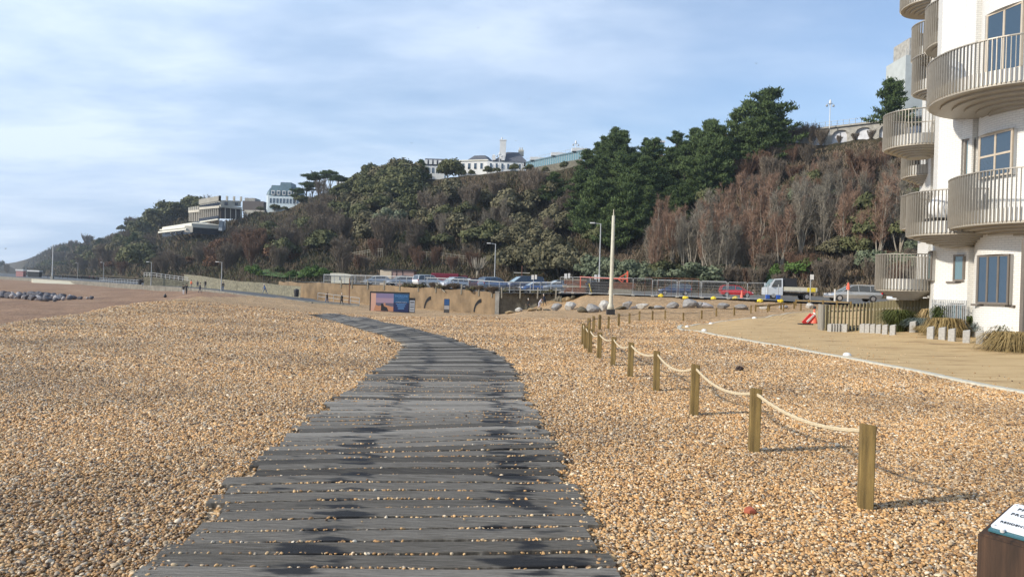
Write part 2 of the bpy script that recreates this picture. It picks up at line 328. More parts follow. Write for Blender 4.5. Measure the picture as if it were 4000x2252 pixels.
# walk along the centre, laying boards
mid = [(a+c)/2 for a, c in zip(dl, dr)]
cum = [0]
for i in range(1, len(mid)): cum.append(cum[-1]+(mid[i]-mid[i-1]).length)
def at_s(lst, s):
    i = max(0, min(len(cum)-2, int(np.searchsorted(cum, s))-1)); f = (s-cum[i])/max(1e-6, cum[i+1]-cum[i]); return lst[i].lerp(lst[i+1], f)
pv = []; pf = []; pt = []; pd = []; s = 0; PLK = []
while s < cum[-1]-.2:
    w = random.uniform(.175, .205); g = random.uniform(.014, .034)
    a0, a1 = at_s(dl, s), at_s(dl, s+w); b0, b1 = at_s(dr, s), at_s(dr, s+w)
    ca = (a0+a1)/2; cb = (b0+b1)/2; dirv = (cb-ca); dirv.z = 0; dirv.normalize(); nrm = Vector((-dirv.y, dirv.x, 0))
    ca = ca-dirv*random.choice((-.12, -.06, 0, .05))*random.uniform(.5, 1.2); cb = cb+dirv*random.uniform(-.06, .10)
    jt = random.uniform(-.012, .012); zl = .045+random.uniform(-.006, .006)
    ns = 6; base = len(pv); wob = [random.uniform(-.004, .004) for _ in range(ns+1)]
    for k in range(ns+1):
        p = ca.lerp(cb, k/ns); z = gz(p.x, p.y)+zl
        h = w/2*1.0
        e0 = p-nrm*(h+wob[k]+jt*(k/ns-.5)); e1 = p+nrm*(h+wob[k])
        for q_, dz in ((e0, -.06), (e0, -.004), (e0+nrm*.006, 0), (e1-nrm*.006, 0), (e1, -.004), (e1, -.06)): pv.append((q_.x, q_.y, z+dz))
    tone = random.random()
    for k in range(ns):
        for j in range(5): i0 = base+k*6+j; pf.append((i0, i0+6, i0+7, i0+1)); pt.append(tone)
    pf.append((base+1, base+2, base+3, base+4)); pt.append(tone); pf.append((base, base+1, base+4, base+5)); pt.append(tone)
    e = base+ns*6; pf.append((e+4, e+3, e+2, e+1)); pt.append(tone); pf.append((e+5, e+4, e+1, e)); pt.append(tone)
    for k in range(ns+1):
        x = k/ns; lane = max(math.exp(-((x-.30)/.12)**2), math.exp(-((x-.80)/.12)**2)); pd += [.26*lane-.10*math.exp(-((x-.55)/.12)**2)]*6
    PLK.append((ca, cb, nrm, w, g)); s += w+g
me = npmesh('boardwalk_path', np.array(pv), np.array(pf), M['plank'], np.array(pt))
at = me.attributes.new('damp', 'FLOAT', 'POINT'); at.data.foreach_set('value', np.array(pd, np.float32))
tag(link('boardwalk_path', me), kind='structure', label='curving boardwalk of weathered grey planks with damp patches, laid on the shingle')

# ---------------- pebbles lying on the near beach (uncountable)
outl = [(p.x, p.y) for p in dl]+[(p.x, p.y) for p in reversed(dr)]
def inside(X, Y, poly):
    c = np.zeros(X.shape, bool); n = len(poly); j = n-1
    for i in range(n):
        xi, yi = poly[i]; xj, yj = poly[j]
        if yi != yj: c ^= ((yi > Y) != (yj > Y)) & (X < (xj-xi)*(Y-yi)/(yj-yi)+xi)
        j = i
    return c
# path outline (resin-bound esplanade) comes first, so that pebbles keep off it
PLO = [(1708, 826), (1790, 842), (1900, 862), (2000, 879), (2100, 897), (2250, 926), (2400, 957), (2600, 996), (2900, 1060)]
PUP = [(1708, 824), (1790, 814), (1897, 800), (1985, 788), (2052, 784)]
pth_lo = [GD(x, y) for x, y in PLO]; pth_up = [GD(x, y) for x, y in PUP]
pth_up += [on(2075, 66), on(2200, 66), on(2400, 64), on(2900, 60)]
ppoly = [(p.x, p.y) for p in pth_lo]+[(p.x, p.y) for p in reversed(pth_up)]
pts = []
for y0, y1, dens, rr in ((1.6, 7.5, 4300, (.0058, .0128)), (7.5, 12, 2500, (.008, .0155)), (12, 19, 1150, (.012, .020)), (19, 30, 400, (.016, .027)), (30, 50, 150, (.020, .034))):
    aw = .80; area = aw*(y1*y1-y0*y0); n = int(area*dens)
    Y = np.sqrt(RNG.uniform(y0*y0, y1*y1, n)); X = RNG.uniform(-aw, aw, n)*Y
    k = ~inside(X, Y, outl) & ~inside(X, Y, ppoly); X = X[k]; Y = Y[k]
    r = RNG.uniform(*rr, len(X))*np.where(RNG.random(len(X)) < .03, 1.7, 1)
    pts.append(np.stack([X, Y, gz_np(X, Y)+r*.25+RNG.uniform(0, .012, len(X)), r], -1))
gp = []
for ca, cb, nrm, w, g in PLK:
    if ca.y > 13: continue
    L = (cb-ca).length
    for k in range(int(L/.017)):
        fr_ = random.random()
        if random.random() < .35+.4*math.sin(fr_*9+ca.y*5): continue
        p = ca.lerp(cb, fr_)+nrm*(w/2+g/2+random.uniform(-.006, .006)); gp.append((p.x, p.y, gz(p.x, p.y)+.034+random.uniform(0, .010), random.uniform(.005, .013)))
    for k in range(int(L*random.choice((0, 1, 1, 2, 3)))):
        f = random.random(); f = f if random.random() < .4 else .65+.35*f
        p = ca.lerp(cb, f)+nrm*random.uniform(-w/2, w/2); gp.append((p.x, p.y, gz(p.x, p.y)+.052, random.uniform(.006, .012)))
    for k in range(14):
        f = random.choice((-1, 1)); p = (ca if f < 0 else cb)+(cb-ca).normalized()*f*random.uniform(-.10, .04)+nrm*random.uniform(-w/2, w/2)
        gp.append((p.x, p.y, gz(p.x, p.y)+.035, random.uniform(.010, .018)))
for k in range(900):                                           # strays on the path, mostly along its near kerb
    i = random.randrange(len(pth_lo)-1); p = pth_lo[i].lerp(pth_lo[i+1], random.random()); q_ = random.choice(pth_up); f = random.random()**4*.6; p = p.lerp(Vector((q_.x, q_.y, 0)), f)
    if p.y > 4: gp.append((p.x, p.y, gz(p.x, p.y)+.045, random.uniform(.008, .016)))
pts.append(np.array(gp)); PT = np.concatenate(pts)
print('pebbles', len(PT))
me = bpy.data.meshes.new('shingle_pebbles'); me.vertices.add(len(PT)); me.vertices.foreach_set('co', PT[:, :3].astype(np.float32).ravel())
sv = np.stack([PT[:, 3]*RNG.uniform(.9, 1.5, len(PT)), PT[:, 3]*RNG.uniform(.75, 1.1, len(PT)), PT[:, 3]*RNG.uniform(.5, .85, len(PT))], -1)
ang = np.stack([RNG.normal(0, .35, len(PT)), RNG.normal(0, .35, len(PT)), RNG.uniform(0, 6.28, len(PT))], -1)
for nm, arr in (('psc', sv), ('prot', ang)):
    a = me.attributes.new(nm, 'FLOAT_VECTOR', 'POINT'); a.data.foreach_set('vector', arr.astype(np.float32).ravel())
pt_ = .58+.17*np.sin(PT[:, 0]*.9+1.5*np.sin(PT[:, 1]*.5))+.2*np.sin(PT[:, 1]*1.3+PT[:, 0]*.45)+.12*np.sin(PT[:, 0]*2.7-PT[:, 1]*2.1)+RNG.normal(0, .06, len(PT))
a = me.attributes.new('pton', 'FLOAT', 'POINT'); a.data.foreach_set('value', pt_.astype(np.float32))
a = me.attributes.new('prnd', 'FLOAT', 'POINT'); a.data.foreach_set('value', RNG.random(len(PT)).astype(np.float32))
m, t, b = newmat('pebble_stone'); M['pebble'] = m
at = N(t, 'ShaderNodeAttribute', attribute_name='prnd', attribute_type='INSTANCER')
at2 = N(t, 'ShaderNodeAttribute', attribute_name='pton', attribute_type='INSTANCER')
c = ramp(t, at.outputs['Fac'], PEB); c_ = ramp(t, at2.outputs['Fac'], [(.05, (.72, .69, .66)), (.5, (1.0, .96, .90)), (.95, (1.2, 1.12, 1.0))])
mm = N(t, 'ShaderNodeMix', data_type='RGBA', blend_type='MULTIPLY'); mm.inputs[0].default_value = 1; t.links.new(c, mm.inputs[6]); t.links.new(c_, mm.inputs[7])
t.links.new(mm.outputs[2], b.inputs['Base Color']); b.inputs['Roughness'].default_value = .5; b.inputs['Specular IOR Level'].default_value = .4
me.materials.append(m)
po = link('shingle_pebbles', me); tag(po, 'loose golden, grey and white pebbles covering the near beach', 'pebbles', kind='stuff')
g = bpy.data.node_groups.new('scatter', 'GeometryNodeTree'); g.interface.new_socket('Geometry', in_out='INPUT', socket_type='NodeSocketGeometry'); g.interface.new_socket('Geometry', in_out='OUTPUT', socket_type='NodeSocketGeometry')
gi = N(g, 'NodeGroupInput'); go = N(g, 'NodeGroupOutput'); iop = N(g, 'GeometryNodeInstanceOnPoints'); jg = N(g, 'GeometryNodeJoinGeometry')
for k in range(6):
    ico = N(g, 'GeometryNodeMeshIcoSphere'); ico.inputs[1].default_value = 2
    sp = N(g, 'GeometryNodeSetPosition'); nn = N(g, 'ShaderNodeTexNoise', noise_dimensions='4D'); nn.inputs['W'].default_value = k*3.1; nn.inputs['Scale'].default_value = .9
    vm = N(g, 'ShaderNodeVectorMath', operation='SUBTRACT'); vm.inputs[1].default_value = (.5, .5, .5); g.links.new(nn.outputs['Color'], vm.inputs[0])
    vs = N(g, 'ShaderNodeVectorMath', operation='SCALE'); vs.inputs['Scale'].default_value = 1.1; g.links.new(vm.outputs[0], vs.inputs[0])
    g.links.new(ico.outputs[0], sp.inputs[0]); g.links.new(vs.outputs[0], sp.inputs['Offset'])
    sm = N(g, 'GeometryNodeSetMaterial'); sm.inputs[2].default_value = M['pebble']; ssn = N(g, 'GeometryNodeSetShadeSmooth')
    g.links.new(sp.outputs[0], sm.inputs[0]); g.links.new(sm.outputs[0], ssn.inputs[0])
    ti = N(g, 'GeometryNodeGeometryToInstance'); g.links.new(ssn.outputs[0], ti.inputs[0]); g.links.new(ti.outputs[0], jg.inputs[0])
iop.inputs['Pick Instance'].default_value = True
def gattr(nm, dt): n = N(g, 'GeometryNodeInputNamedAttribute', data_type=dt); n.inputs[0].default_value = nm; return n
a1 = gattr('psc', 'FLOAT_VECTOR'); a2 = gattr('prot', 'FLOAT_VECTOR')
g.links.new(gi.outputs[0], iop.inputs['Points']); g.links.new(jg.outputs[0], iop.inputs['Instance'])
g.links.new(a1.outputs[0], iop.inputs['Scale'])
er = N(g, 'FunctionNodeEulerToRotation'); g.links.new(a2.outputs[0], er.inputs[0]); g.links.new(er.outputs[0], iop.inputs['Rotation'])
g.links.new(iop.outputs[0], go.inputs[0]); po.modifiers.new('scatter', 'NODES').node_group = g

# ---------------- esplanade path with pale kerb, drive, car park
def strip(name, A_, B_, m_, n=60, dz=.02, drape=True, nb=8):
    a = dense(A_, n); bb = dense(B_, n); v = []; f = []
    for i in range(n+1):
        for j in range(nb+1):
            p = a[i].lerp(bb[i], j/nb); v.append((p.x, p.y, (gz(p.x, p.y) if drape else p.z)+dz))
    for i in range(n):
        for j in range(nb): q0 = i*(nb+1)+j; f.append((q0, q0+1, q0+nb+2, q0+nb+1))
    me = bpy.data.meshes.new(name); me.from_pydata(v, [], f); me.materials.append(m_); me.update()
    if me.polygons[0].normal.z < 0: me.flip_normals()
    return tag(link(name, me), kind='structure')
m, t, b = newmat('resin_bound_gravel'); M['path'] = m; b.inputs['Roughness'].default_value = .8
c = ramp(t, noise(t, 1.3, 6, .6, 'Pos', (.5, 1.6, 1)), [(.30, (.23, .14, .06)), (.40, (.43, .285, .13)), (.5, (.50, .345, .165)), (.75, (.56, .40, .20))])
t.links.new(c, b.inputs['Base Color']); bump(t, b, noise(t, 60, 3, .7, 'Pos'), .4, .01)
M['kerb'] = mat('pale_kerb_stone', (.50, .475, .39), .8, 0, .15, 8, 'Pos')
strip('esplanade_path', pth_lo, pth_up, M['path'], 70, .035, nb=20)
lin = dense(pth_up[:5][::-1]+pth_lo[1:], 160); mb = MB()
for i in range(len(lin)-1):
    p, q_ = lin[i], lin[i+1]; d_ = (q_-p); d_.z = 0
    if d_.length < 1e-4: continue
    n_ = Vector((-d_.y, d_.x, 0)).normalized()*.09
    pz = gz(p.x, p.y); qz = gz(q_.x, q_.y)
    vs = [(p.x+n_.x, p.y+n_.y, pz-.1), (p.x+n_.x, p.y+n_.y, pz+.055), (p.x-n_.x, p.y-n_.y, pz+.055), (p.x-n_.x, p.y-n_.y, pz-.1)]
    vs += [(q_.x+n_.x, q_.y+n_.y, qz-.1), (q_.x+n_.x, q_.y+n_.y, qz+.055), (q_.x-n_.x, q_.y-n_.y, qz+.055), (q_.x-n_.x, q_.y-n_.y, qz-.1)]
    mb.add(vs, [(0, 4, 5, 1), (1, 5, 6, 2), (2, 6, 7, 3)])
tag(mb.build('path_kerb', M['kerb']), kind='structure', label='pale kerb around the pointed end of the path')
M['asphalt'] = mat('asphalt', (.075, .078, .08), .75, 0, .25, 2, 'Pos', bumpd=.01)
M['stonewall'] = mat('sandy_render', (.195, .135, .076), .9, 0, .42, .55, 'Pos', (1, 1, .7), bumpd=.08)
M['rubble'] = mat('dark_rubble', (.13, .12, .09), .9, 0, .4, 1.5, 'Pos', bumpd=.12)
# hill: from a foot line to a ridge line
HB = [(-900, 690, 1500), (-300, 688, 1400), (0, 688, 900), (150, 690, 560), (300, 694, 330), (400, 703, 240), (480, 708, 200), (600, 712, 170), (750, 712, 158), (900, 711, 160), (1000, 714, 162), (1250, 722, 152), (1460, 730, 138), (1600, 736, 128), (1800, 743, 118), (2000, 749, 108), (2200, 756, 98), (2500, 766, 85), (2900, 780, 75), (3600, 800, 70)]
HR = [(-900, 680, 2900), (-300, 672, 2600), (0, 660, 2000), (90, 645, 1400), (150, 630, 1050), (300, 588, 640), (400, 552, 480), (490, 545, 400), (560, 562, 372), (610, 552, 362), (640, 530, 355), (700, 522, 340), (850, 485, 300), (1000, 458, 265), (1090, 449, 250), (1250, 438, 232), (1460, 416, 212), (1600, 395, 200), (1750, 382, 190), (1950, 358, 176), (2085, 357, 166), (2230, 350, 158), (2500, 315, 145), (2900, 290, 130), (3600, 250, 120)]
def curve(tab):
    r = [(*AE(x, y), d) for x, y, d in tab]; return np.array([q[0] for q in r]), np.array([q[1] for q in r]), np.array([q[2] for q in r])
HBa, HBe, HBd = curve(HB); HRa, HRe, HRd = curve(HR)
def hillA(a, tt):
    eb = np.interp(a, HBa, HBe); er_ = np.interp(a, HRa, HRe); db = np.exp(np.interp(a, HBa, np.log(HBd))); dr_ = np.exp(np.interp(a, HRa, np.log(HRd)))
    t1 = np.minimum(tt, 1.0); d = db+(dr_-db)*tt; e = eb+(er_-eb)*t1
    z = EYE+e*d
    zr = EYE+er_*dr_; z = np.where(tt > 1, zr+(tt-1)*2.0, z)
    amp = np.clip(t1*(1.15-t1)*4, 0, 1)*(dr_-db)*.012
    w = np.sin(a*34+t1*3)*1.0+np.sin(a*71+1.3)*.6+np.sin(t1*9+a*50)*.6
    return a*d, d, z+amp*w*.8
def hill(x, y):                                              # hill point seen at picture point
    a, e = AE(x, y); eb = np.interp(a, HBa, HBe); er_ = np.interp(a, HRa, HRe); tt = min(max((e-eb)/(er_-eb), 0), 1)
    X, Y, Z = hillA(np.array(a), np.array(tt)); return Vector((float(X), float(Y), float(Z)))
aa = np.linspace(-1.15, 1.35, 420); tv = np.concatenate([[-.04], np.linspace(0, 1, 50), [1.02, 1.1, 1.3, 1.8, 2.6]])
AA, TT = np.meshgrid(aa, tv, indexing='ij'); X, Y, Z = hillA(AA, TT); V = np.stack([X, Y, Z+RNG.normal(0, .12, Z.shape)], -1).reshape(-1, 3)
ii, jj = np.meshgrid(np.arange(len(aa)-1), np.arange(len(tv)-1), indexing='ij'); q = (ii*len(tv)+jj).ravel()
Fq = np.stack([q, q+len(tv), q+len(tv)+1, q+1], -1)
m, t, b = newmat('hill_soil'); b.inputs['Roughness'].default_value = .95; b.inputs['Specular IOR Level'].default_value = .1
c = ramp(t, noise(t, .12, 8, .7, 'Pos'), [(.3, (.030, .032, .016)), (.5, (.065, .052, .03)), (.7, (.105, .075, .048))]); t.links.new(c, b.inputs['Base Color'])
bump(t, b, noise(t, 1.0, 5, .7, 'Pos'), 1, .6); M['hill'] = m
tag(link('hill', npmesh('hill', V, Fq, m, smooth=True)), kind='structure', label='steep wooded cliff behind the beach')
# car park and road, a terrace between wall/bank and hill foot
FE = [(700, 1.2, 150), (755, 1.22, 136), (1003, 1.15, 116), (1160, .95, 106), (1255, .72, 101), (1330, .75, 100), (1420, .9, 95), (1500, 1.0, 88), (1600, 1.03, 85), (1800, 1.0, 82), (1950, .98, 78), (2100, .97, 73), (2350, .93, 66), (2700, .9, 60), (3300, .9, 58)]
fe = [Vector((D(x, 730, d).x, d, z)) for x, z, d in FE]
be = []
for p in fe:
    a = p.x/p.y; X, Y, Z = hillA(np.array(a), np.array(.02)); be.append(Vector((float(X), float(Y)+1, float(Z))))
M['tarmac'] = mat('car_park_tarmac', (.12, .115, .105), .85, 0, .3, .8, 'Pos')
n_ = 90; fa = dense(fe, n_); ba = dense(be, n_); v = []; f = []
for i in range(n_+1):
    for j in range(13):
        k = j/12; p = fa[i].lerp(ba[i], k); lift = max(0, 1.12-fa[i].z)*math.sin(min(k*4, 1)*math.pi/2)
        flat = fa[i].z+lift; z = flat if k < .85 or p.z < flat else flat+(p.z-flat)*((k-.85)/.15)
        v.append((p.x, p.y, z+.03))
for i in range(n_):
    for j in range(12): q0 = i*13+j; f.append((q0, q0+13, q0+14, q0+1))
me = bpy.data.meshes.new('car_park'); me.from_pydata(v, [], f); me.materials.append(M['tarmac']); me.update()
if me.polygons[0].normal.z < 0: me.flip_normals()
tag(link('car_park', me), kind='structure', label='raised car park and lower road at the foot of the cliff')
from mathutils.bvhtree import BVHTree
CPT = BVHTree.FromPolygons([Vector(q) for q in v], f)
def cpz(x, y):
    h = CPT.ray_cast(Vector((x, y, 60)), Vector((0, 0, -1))); return h[0].z if h[0] else 1.2
def CP(x, d, y=720): p = D(x, y, d); return Vector((p.x, p.y, cpz(p.x, p.y)))
# retaining wall under the car park
wl = [Vector((q.x, q.y, 0)) for q in fa if D(690, 730, 1).x <= q.x/q.y <= D(1256, 730, 1).x]
wz = [q.z for q in fa if D(690, 730, 1).x <= q.x/q.y <= D(1256, 730, 1).x]
wt = thing('retaining_wall', 'long sandy rendered retaining wall below the car park, with two dark half-buried arches', 'wall', wl[-1])
mb = MB(); o_ = wl[-1]
for i in range(len(wl)-1):
    p, q_ = wl[i]-o_, wl[i+1]-o_; top0 = wz[i]-.05+.12*math.sin(i*1.7); top1 = wz[i+1]-.05+.12*math.sin((i+1)*1.7)
    mb.add([(p.x, p.y, -3.2), (q_.x, q_.y, -3.2), (q_.x, q_.y, top1), (p.x, p.y, top0), (p.x, p.y+1.2, -3.2), (q_.x, q_.y+1.2, -3.2), (q_.x, q_.y+1.2, top1-.02), (p.x, p.y+1.2, top0-.02)], [(0, 1, 2, 3), (3, 2, 6, 7), (4, 7, 6, 5)])
e = wl[-1]-o_; mb.add([(e.x, e.y, -3.2), (e.x, e.y+1.2, -3.2), (e.x, e.y+1.2, wz[-1]-.1), (e.x, e.y, wz[-1]-.1)], [(0, 1, 2, 3)])
mb.build('wall', M['stonewall'], wt)
def wall_at(x):
    a = D(x, 770, 1).x; i = min(range(len(wl)), key=lambda k: abs(wl[k].x/wl[k].y-a)); return wl[i]
wy = lambda X_: float(np.interp(X_, [q.x for q in wl], [q.y for q in wl]))
for xa, sx_ in ((1056, .9), (1184, .9)):
    p = wall_at(xa)-o_; mb = MB(); r0, r1 = 1.85, 1.38; nn = 9; zb = -2.1
    for k in range(nn):
        a0, a1 = math.pi-k/nn*1.35, math.pi-(k+1)/nn*1.35; c0, c1 = math.cos, math.sin
        pts_ = [(c0(a0)*r0, c1(a0)*r0), (c0(a1)*r0, c1(a1)*r0), (c0(a1)*r1, c1(a1)*r1), (c0(a0)*r1, c1(a0)*r1)]
        cy_ = wy(p.x+o_.x+1.4+(pts_[0][0]+pts_[1][0])/2*.72)-o_.y; mb.yprism([(p.x+1.4+x_*.72, zb+z_*1.05) for x_, z_ in pts_], cy_-.22, cy_+.3)
    mb.build('arch', M['dark'], wt)
p = wl[-1]; mb = MB(); mb.box((0, 0, -1.2), (.55, .6, 4.0)); mb.box((0, 0, .85), (.65, .7, .12))
o = mb.build('stone_pier', M['concrete']); o.location = p+Vector((.3, -.2, 0)); tag(o, 'pale square pier at the right end of the sandy wall', 'pier')
# dark rubble flank wall right of the pier, its top broken
wp = [(1257, 101.3), (1300, 101.8), (1345, 101.5), (1385, 99.5), (1412, 96)]; tp = [.8, .75, .7, .65, .6]
fl = [D(x, 740, d) for x, d in wp]; mb = MB(); o_ = Vector((fl[0].x, fl[0].y, 0)); n_ = 30
pl = dense([Vector((q.x, q.y, z)) for q, z in zip(fl, tp)], n_)
for i in range(n_):
    p, q_ = pl[i]-o_, pl[i+1]-o_; j0, j1 = .25*math.sin(i*2.1), .25*math.sin((i+1)*2.1)
    mb.add([(p.x, p.y, -3), (q_.x, q_.y, -3), (q_.x, q_.y, q_.z+j1), (p.x, p.y, p.z+j0), (p.x, p.y+1.5, p.z+j0), (q_.x, q_.y+1.5, q_.z+j1)], [(0, 1, 2, 3), (3, 2, 5, 4)])
o = mb.build('flank_wall', M['rubble']); o.location = o_; tag(o, 'dark crumbling masonry wall beside the pier, overgrown on top', 'wall')
# promenade on the left with its kerb, stone garden wall and sea wall
pn = [(790, 1.62, 104, -1.42), (772, 0, 105, -1.40), (630, 0, 116, -1.02), (510, 0, 146, -.82), (420, 0, 165, -.8), (330, 0, 185, -.8), (200, 0, 225, -.8), (80, 0, 262, -.8), (-60, 0, 330, -.8), (-400, 0, 700, -.6)]
pr_n = [Vector((D(x, 730, d).x, d, z)) for x, _, d, z in pn]
pr_n = [Vector((D(905, 730, 101).x, 101, -1.6))]+pr_n
pf_ = [(905, 106), (800, 111), (772, 124), (630, 148), (510, 168), (420, 200), (330, 240), (200, 330), (80, 480), (-60, 800), (-400, 1300)]
pr_f = [Vector((D(x, 730, d).x, d, n.z)) for (x, d), n in zip(pf_, pr_n)]
strip('promenade', pr_n, pr_f, M['asphalt'], 60, .0, drape=False)
mb = MB(); dn = dense(pr_n, 60); o_ = Vector((dn[0].x, dn[0].y, 0))
for i in range(60):
    p, q_ = dn[i]-o_, dn[i+1]-o_
    mb.add([(p.x, p.y, p.z-2.5), (q_.x, q_.y, q_.z-2.5), (q_.x, q_.y, q_.z+.04), (p.x, p.y, p.z+.04), (p.x, p.y+.4, p.z+.04), (q_.x, q_.y+.4, q_.z+.04)], [(1, 0, 3, 2), (2, 3, 4, 5)])
o = mb.build('promenade_edge', mat('dull_concrete', (.17, .155, .125), .9, 0, .35, .8)); o.location = o_; tag(o, 'low concrete edge along the beach side of the promenade', kind='structure')
sw = [(756, 123, -1.2, .75), (700, 132, -1.1, .7), (655, 140, -1.0, .9), (600, 148, -.95, .9), (540, 158, -.9, 1.3), (500, 168, -.85, 1.7), (462, 180, -.8, 1.9)]
mb = MB(); q0 = [(D(x, 720, d), z, h) for x, d, z, h in sw]; o_ = Vector((q0[0][0].x, q0[0][0].y, 0))
for (p, z, h), (q_, z2, h2) in zip(q0[:-1], q0[1:]):
    a_ = p-o_; b_ = q_-o_; mb.add([(a_.x, a_.y, z-.3), (b_.x, b_.y, z2-.3), (b_.x, b_.y, z2+h2+1), (a_.x, a_.y, z+h+1), (a_.x, a_.y+.6, z+h+1), (b_.x, b_.y+.6, z2+h2+1)], [(1, 0, 3, 2), (2, 3, 4, 5)])
M['flint'] = mat('flint_wall', (.17, .155, .105), .9, 0, .5, 2.2, 'Pos', bumpd=.1)
o = mb.build('garden_wall', M['flint']); o.location = o_; tag(o, 'lichened stone wall between promenade and brown shrubs', 'wall')
# ================================================================ VEGETATION
def leafmat(name, lo, hi, trans=.25, hue=0):
    m, t, b = newmat(name); a = N(t, 'ShaderNodeAttribute', attribute_name='tone'); oi = N(t, 'ShaderNodeObjectInfo')
    mix = MA(t, 'ADD', MA(t, 'MULTIPLY', a.outputs['Fac'], .65), MA(t, 'MULTIPLY', oi.outputs['Random'], .35))
    c = ramp(t, mix, [(0, lo), (1, hi)]); t.links.new(c, b.inputs['Base Color']); b.inputs['Roughness'].default_value = .75; b.inputs['Specular IOR Level'].default_value = .15
    return m
M['lf_ever'] = leafmat('evergreen_leaves', (.040, .048, .018), (.15, .15, .068))
M['lf_olive'] = leafmat('olive_leaves', (.065, .060, .030), (.185, .165, .095))
M['lf_sage'] = leafmat('sage_leaves', (.075, .095, .052), (.20, .22, .14))
M['lf_pine'] = leafmat('pine_needles', (.022, .042, .014), (.115, .155, .055))
M['lf_green'] = leafmat('bright_leaves', (.045, .085, .018), (.11, .17, .045))
M['tw_brown'] = leafmat('brown_twigs', (.095, .076, .055), (.25, .20, .15))
M['tw_red'] = leafmat('reddish_twigs', (.14, .084, .058), (.34, .22, .15))
M['tw_rust'] = leafmat('rusty_twigs', (.095, .055, .036), (.24, .15, .10))
M['tw_grey'] = leafmat('grey_twigs', (.105, .092, .07), (.28, .245, .19))
M['lf_russet'] = leafmat('russet_leaves', (.070, .036, .020), (.185, .10, .055))
M['bark'] = mat('tree_bark', (.16, .135, .10), .9, 0, .35, 3)
M['palebark'] = mat('pale_bark', (.31, .27, .21), .9, 0, .3, 3)
M['darkbark'] = mat('dark_bark', (.06, .05, .04), .9, 0, .3, 3)
def quads(C, Nn, size, asp=1.0, rng=RNG):
    n = len(C); r1 = rng.normal(size=(n, 3)); t1 = np.cross(Nn, r1); t1 /= np.linalg.norm(t1, axis=1)[:, None]+1e-9; t2 = np.cross(Nn, t1); t2 /= np.linalg.norm(t2, axis=1)[:, None]+1e-9
    s = size[:, None]; a = t1*s*asp; b_ = t2*s
    V = np.stack([C-a-b_*.6, C+a*.9-b_, C+a*1.1+b_*.7, C-a*.7+b_], 1).reshape(-1, 3)
    return V, np.arange(n*4).reshape(n, 4)
def lobes(kind, rng):
    L = []
    if kind == 'dome':
        for k in range(16):
            a = rng.uniform(0, 6.28); r = rng.uniform(0, .36); z = .35+.38*math.sqrt(max(0, 1-(r/.42)**2))*rng.uniform(.5, 1)
            L.append((r*math.cos(a), r*math.sin(a), z, rng.uniform(.12, .2), rng.uniform(.10, .17)))
    elif kind == 'mound':
        for k in range(15):
            a = rng.uniform(0, 6.28); r = rng.uniform(0, .5); z = .12+.55*math.sqrt(max(0, 1-(r/.62)**2))*rng.uniform(.4, 1)
            L.append((r*math.cos(a), r*math.sin(a), z, rng.uniform(.16, .28), rng.uniform(.14, .24)))
    return L
def crown_leafy(kind, seed, n, size, mname):
    rng = np.random.default_rng(seed); L = lobes(kind, rng); C = []; NN = []; T = []
    for k in range(n):
        l = L[rng.integers(len(L))]; d = rng.normal(size=3); d /= np.linalg.norm(d)
        if d[2] < -.35: d[2] *= -.5
        rr = rng.uniform(.72, 1.10); C.append((l[0]+d[0]*l[3]*rr, l[1]+d[1]*l[3]*rr, l[2]+d[2]*l[4]*rr))
        nn = d+rng.normal(0, .45, 3); NN.append(nn/np.linalg.norm(nn)); T.append(np.clip(rng.normal(.5, .22), 0, 1))
    V, Fq = quads(np.array(C), np.array(NN), rng.uniform(size*.5, size*1.2, n), .8, rng)
    return npmesh('crown', V, Fq, M[mname], np.array(T))
def crown_pine(seed, n, mname, flat=False):
    rng = np.random.default_rng(seed); C = []; NN = []; T = []; S_ = []
    nb = 46 if not flat else 16
    for k in range(nb):
        if flat: z = rng.uniform(.62, .97); reach = rng.uniform(.18, .48)*(1 if z < .85 else .7)
        else: z = .16+.80*(k/nb); reach = (.34*(1-z)**.75+.035)*rng.uniform(.5, 1.4)
        a = rng.uniform(0, 6.28); ln = n//nb
        for j in range(ln):
            f = rng.uniform(.12, 1)**.7; w = (.042 if not flat else .06)*(1.15-.5*f)
            p = np.array([math.cos(a)*reach*f, math.sin(a)*reach*f, z+reach*f*(.28 if not flat else .1)-(.0)])+rng.normal(0, 1, 3)*(w*.8, w*.8, w*.42)
            C.append(p); q = rng.normal(0, .5, 3)+np.array([math.cos(a)*.3, math.sin(a)*.3, .8]); NN.append(q/np.linalg.norm(q)); T.append(np.clip(.35+.35*f+rng.normal(0, .15), 0, 1)); S_.append(rng.uniform(.010, .022))
    C = np.array(C); n_ = len(C); dv = np.array(NN)+rng.normal(0, .35, (n_, 3)); dv[:, 2] += .25; dv /= np.linalg.norm(dv, axis=1)[:, None]; L_ = rng.uniform(.022, .048, n_)[:, None]; sd_ = np.cross(dv, rng.normal(size=(n_, 3))); sd_ /= np.linalg.norm(sd_, axis=1)[:, None]; w_ = rng.uniform(.005, .010, n_)[:, None]
    V = np.stack([C-sd_*w_, C+sd_*w_, C+dv*L_+sd_*w_*.25, C+dv*L_-sd_*w_*.25], 1).reshape(-1, 3)
    return npmesh('crown', V, np.arange(n_*4).reshape(n_, 4), M[mname], np.array(T))
def blades(segs, tones, w, rng, mname):                       # thin twigs as narrow crossed blades
    A_ = np.array([s[0] for s in segs]); B_ = np.array([s[1] for s in segs]); d = B_-A_; r = rng.normal(size=d.shape); t1 = np.cross(d, r); t1 /= np.linalg.norm(t1, axis=1)[:, None]+1e-9
    ww = np.asarray(w)[:, None]; V = np.stack([A_-t1*ww, A_+t1*ww, B_+t1*ww*.4, B_-t1*ww*.4], 1).reshape(-1, 3)
    return npmesh('crown', V, np.arange(len(V)).reshape(-1, 4), M[mname], np.array(tones))
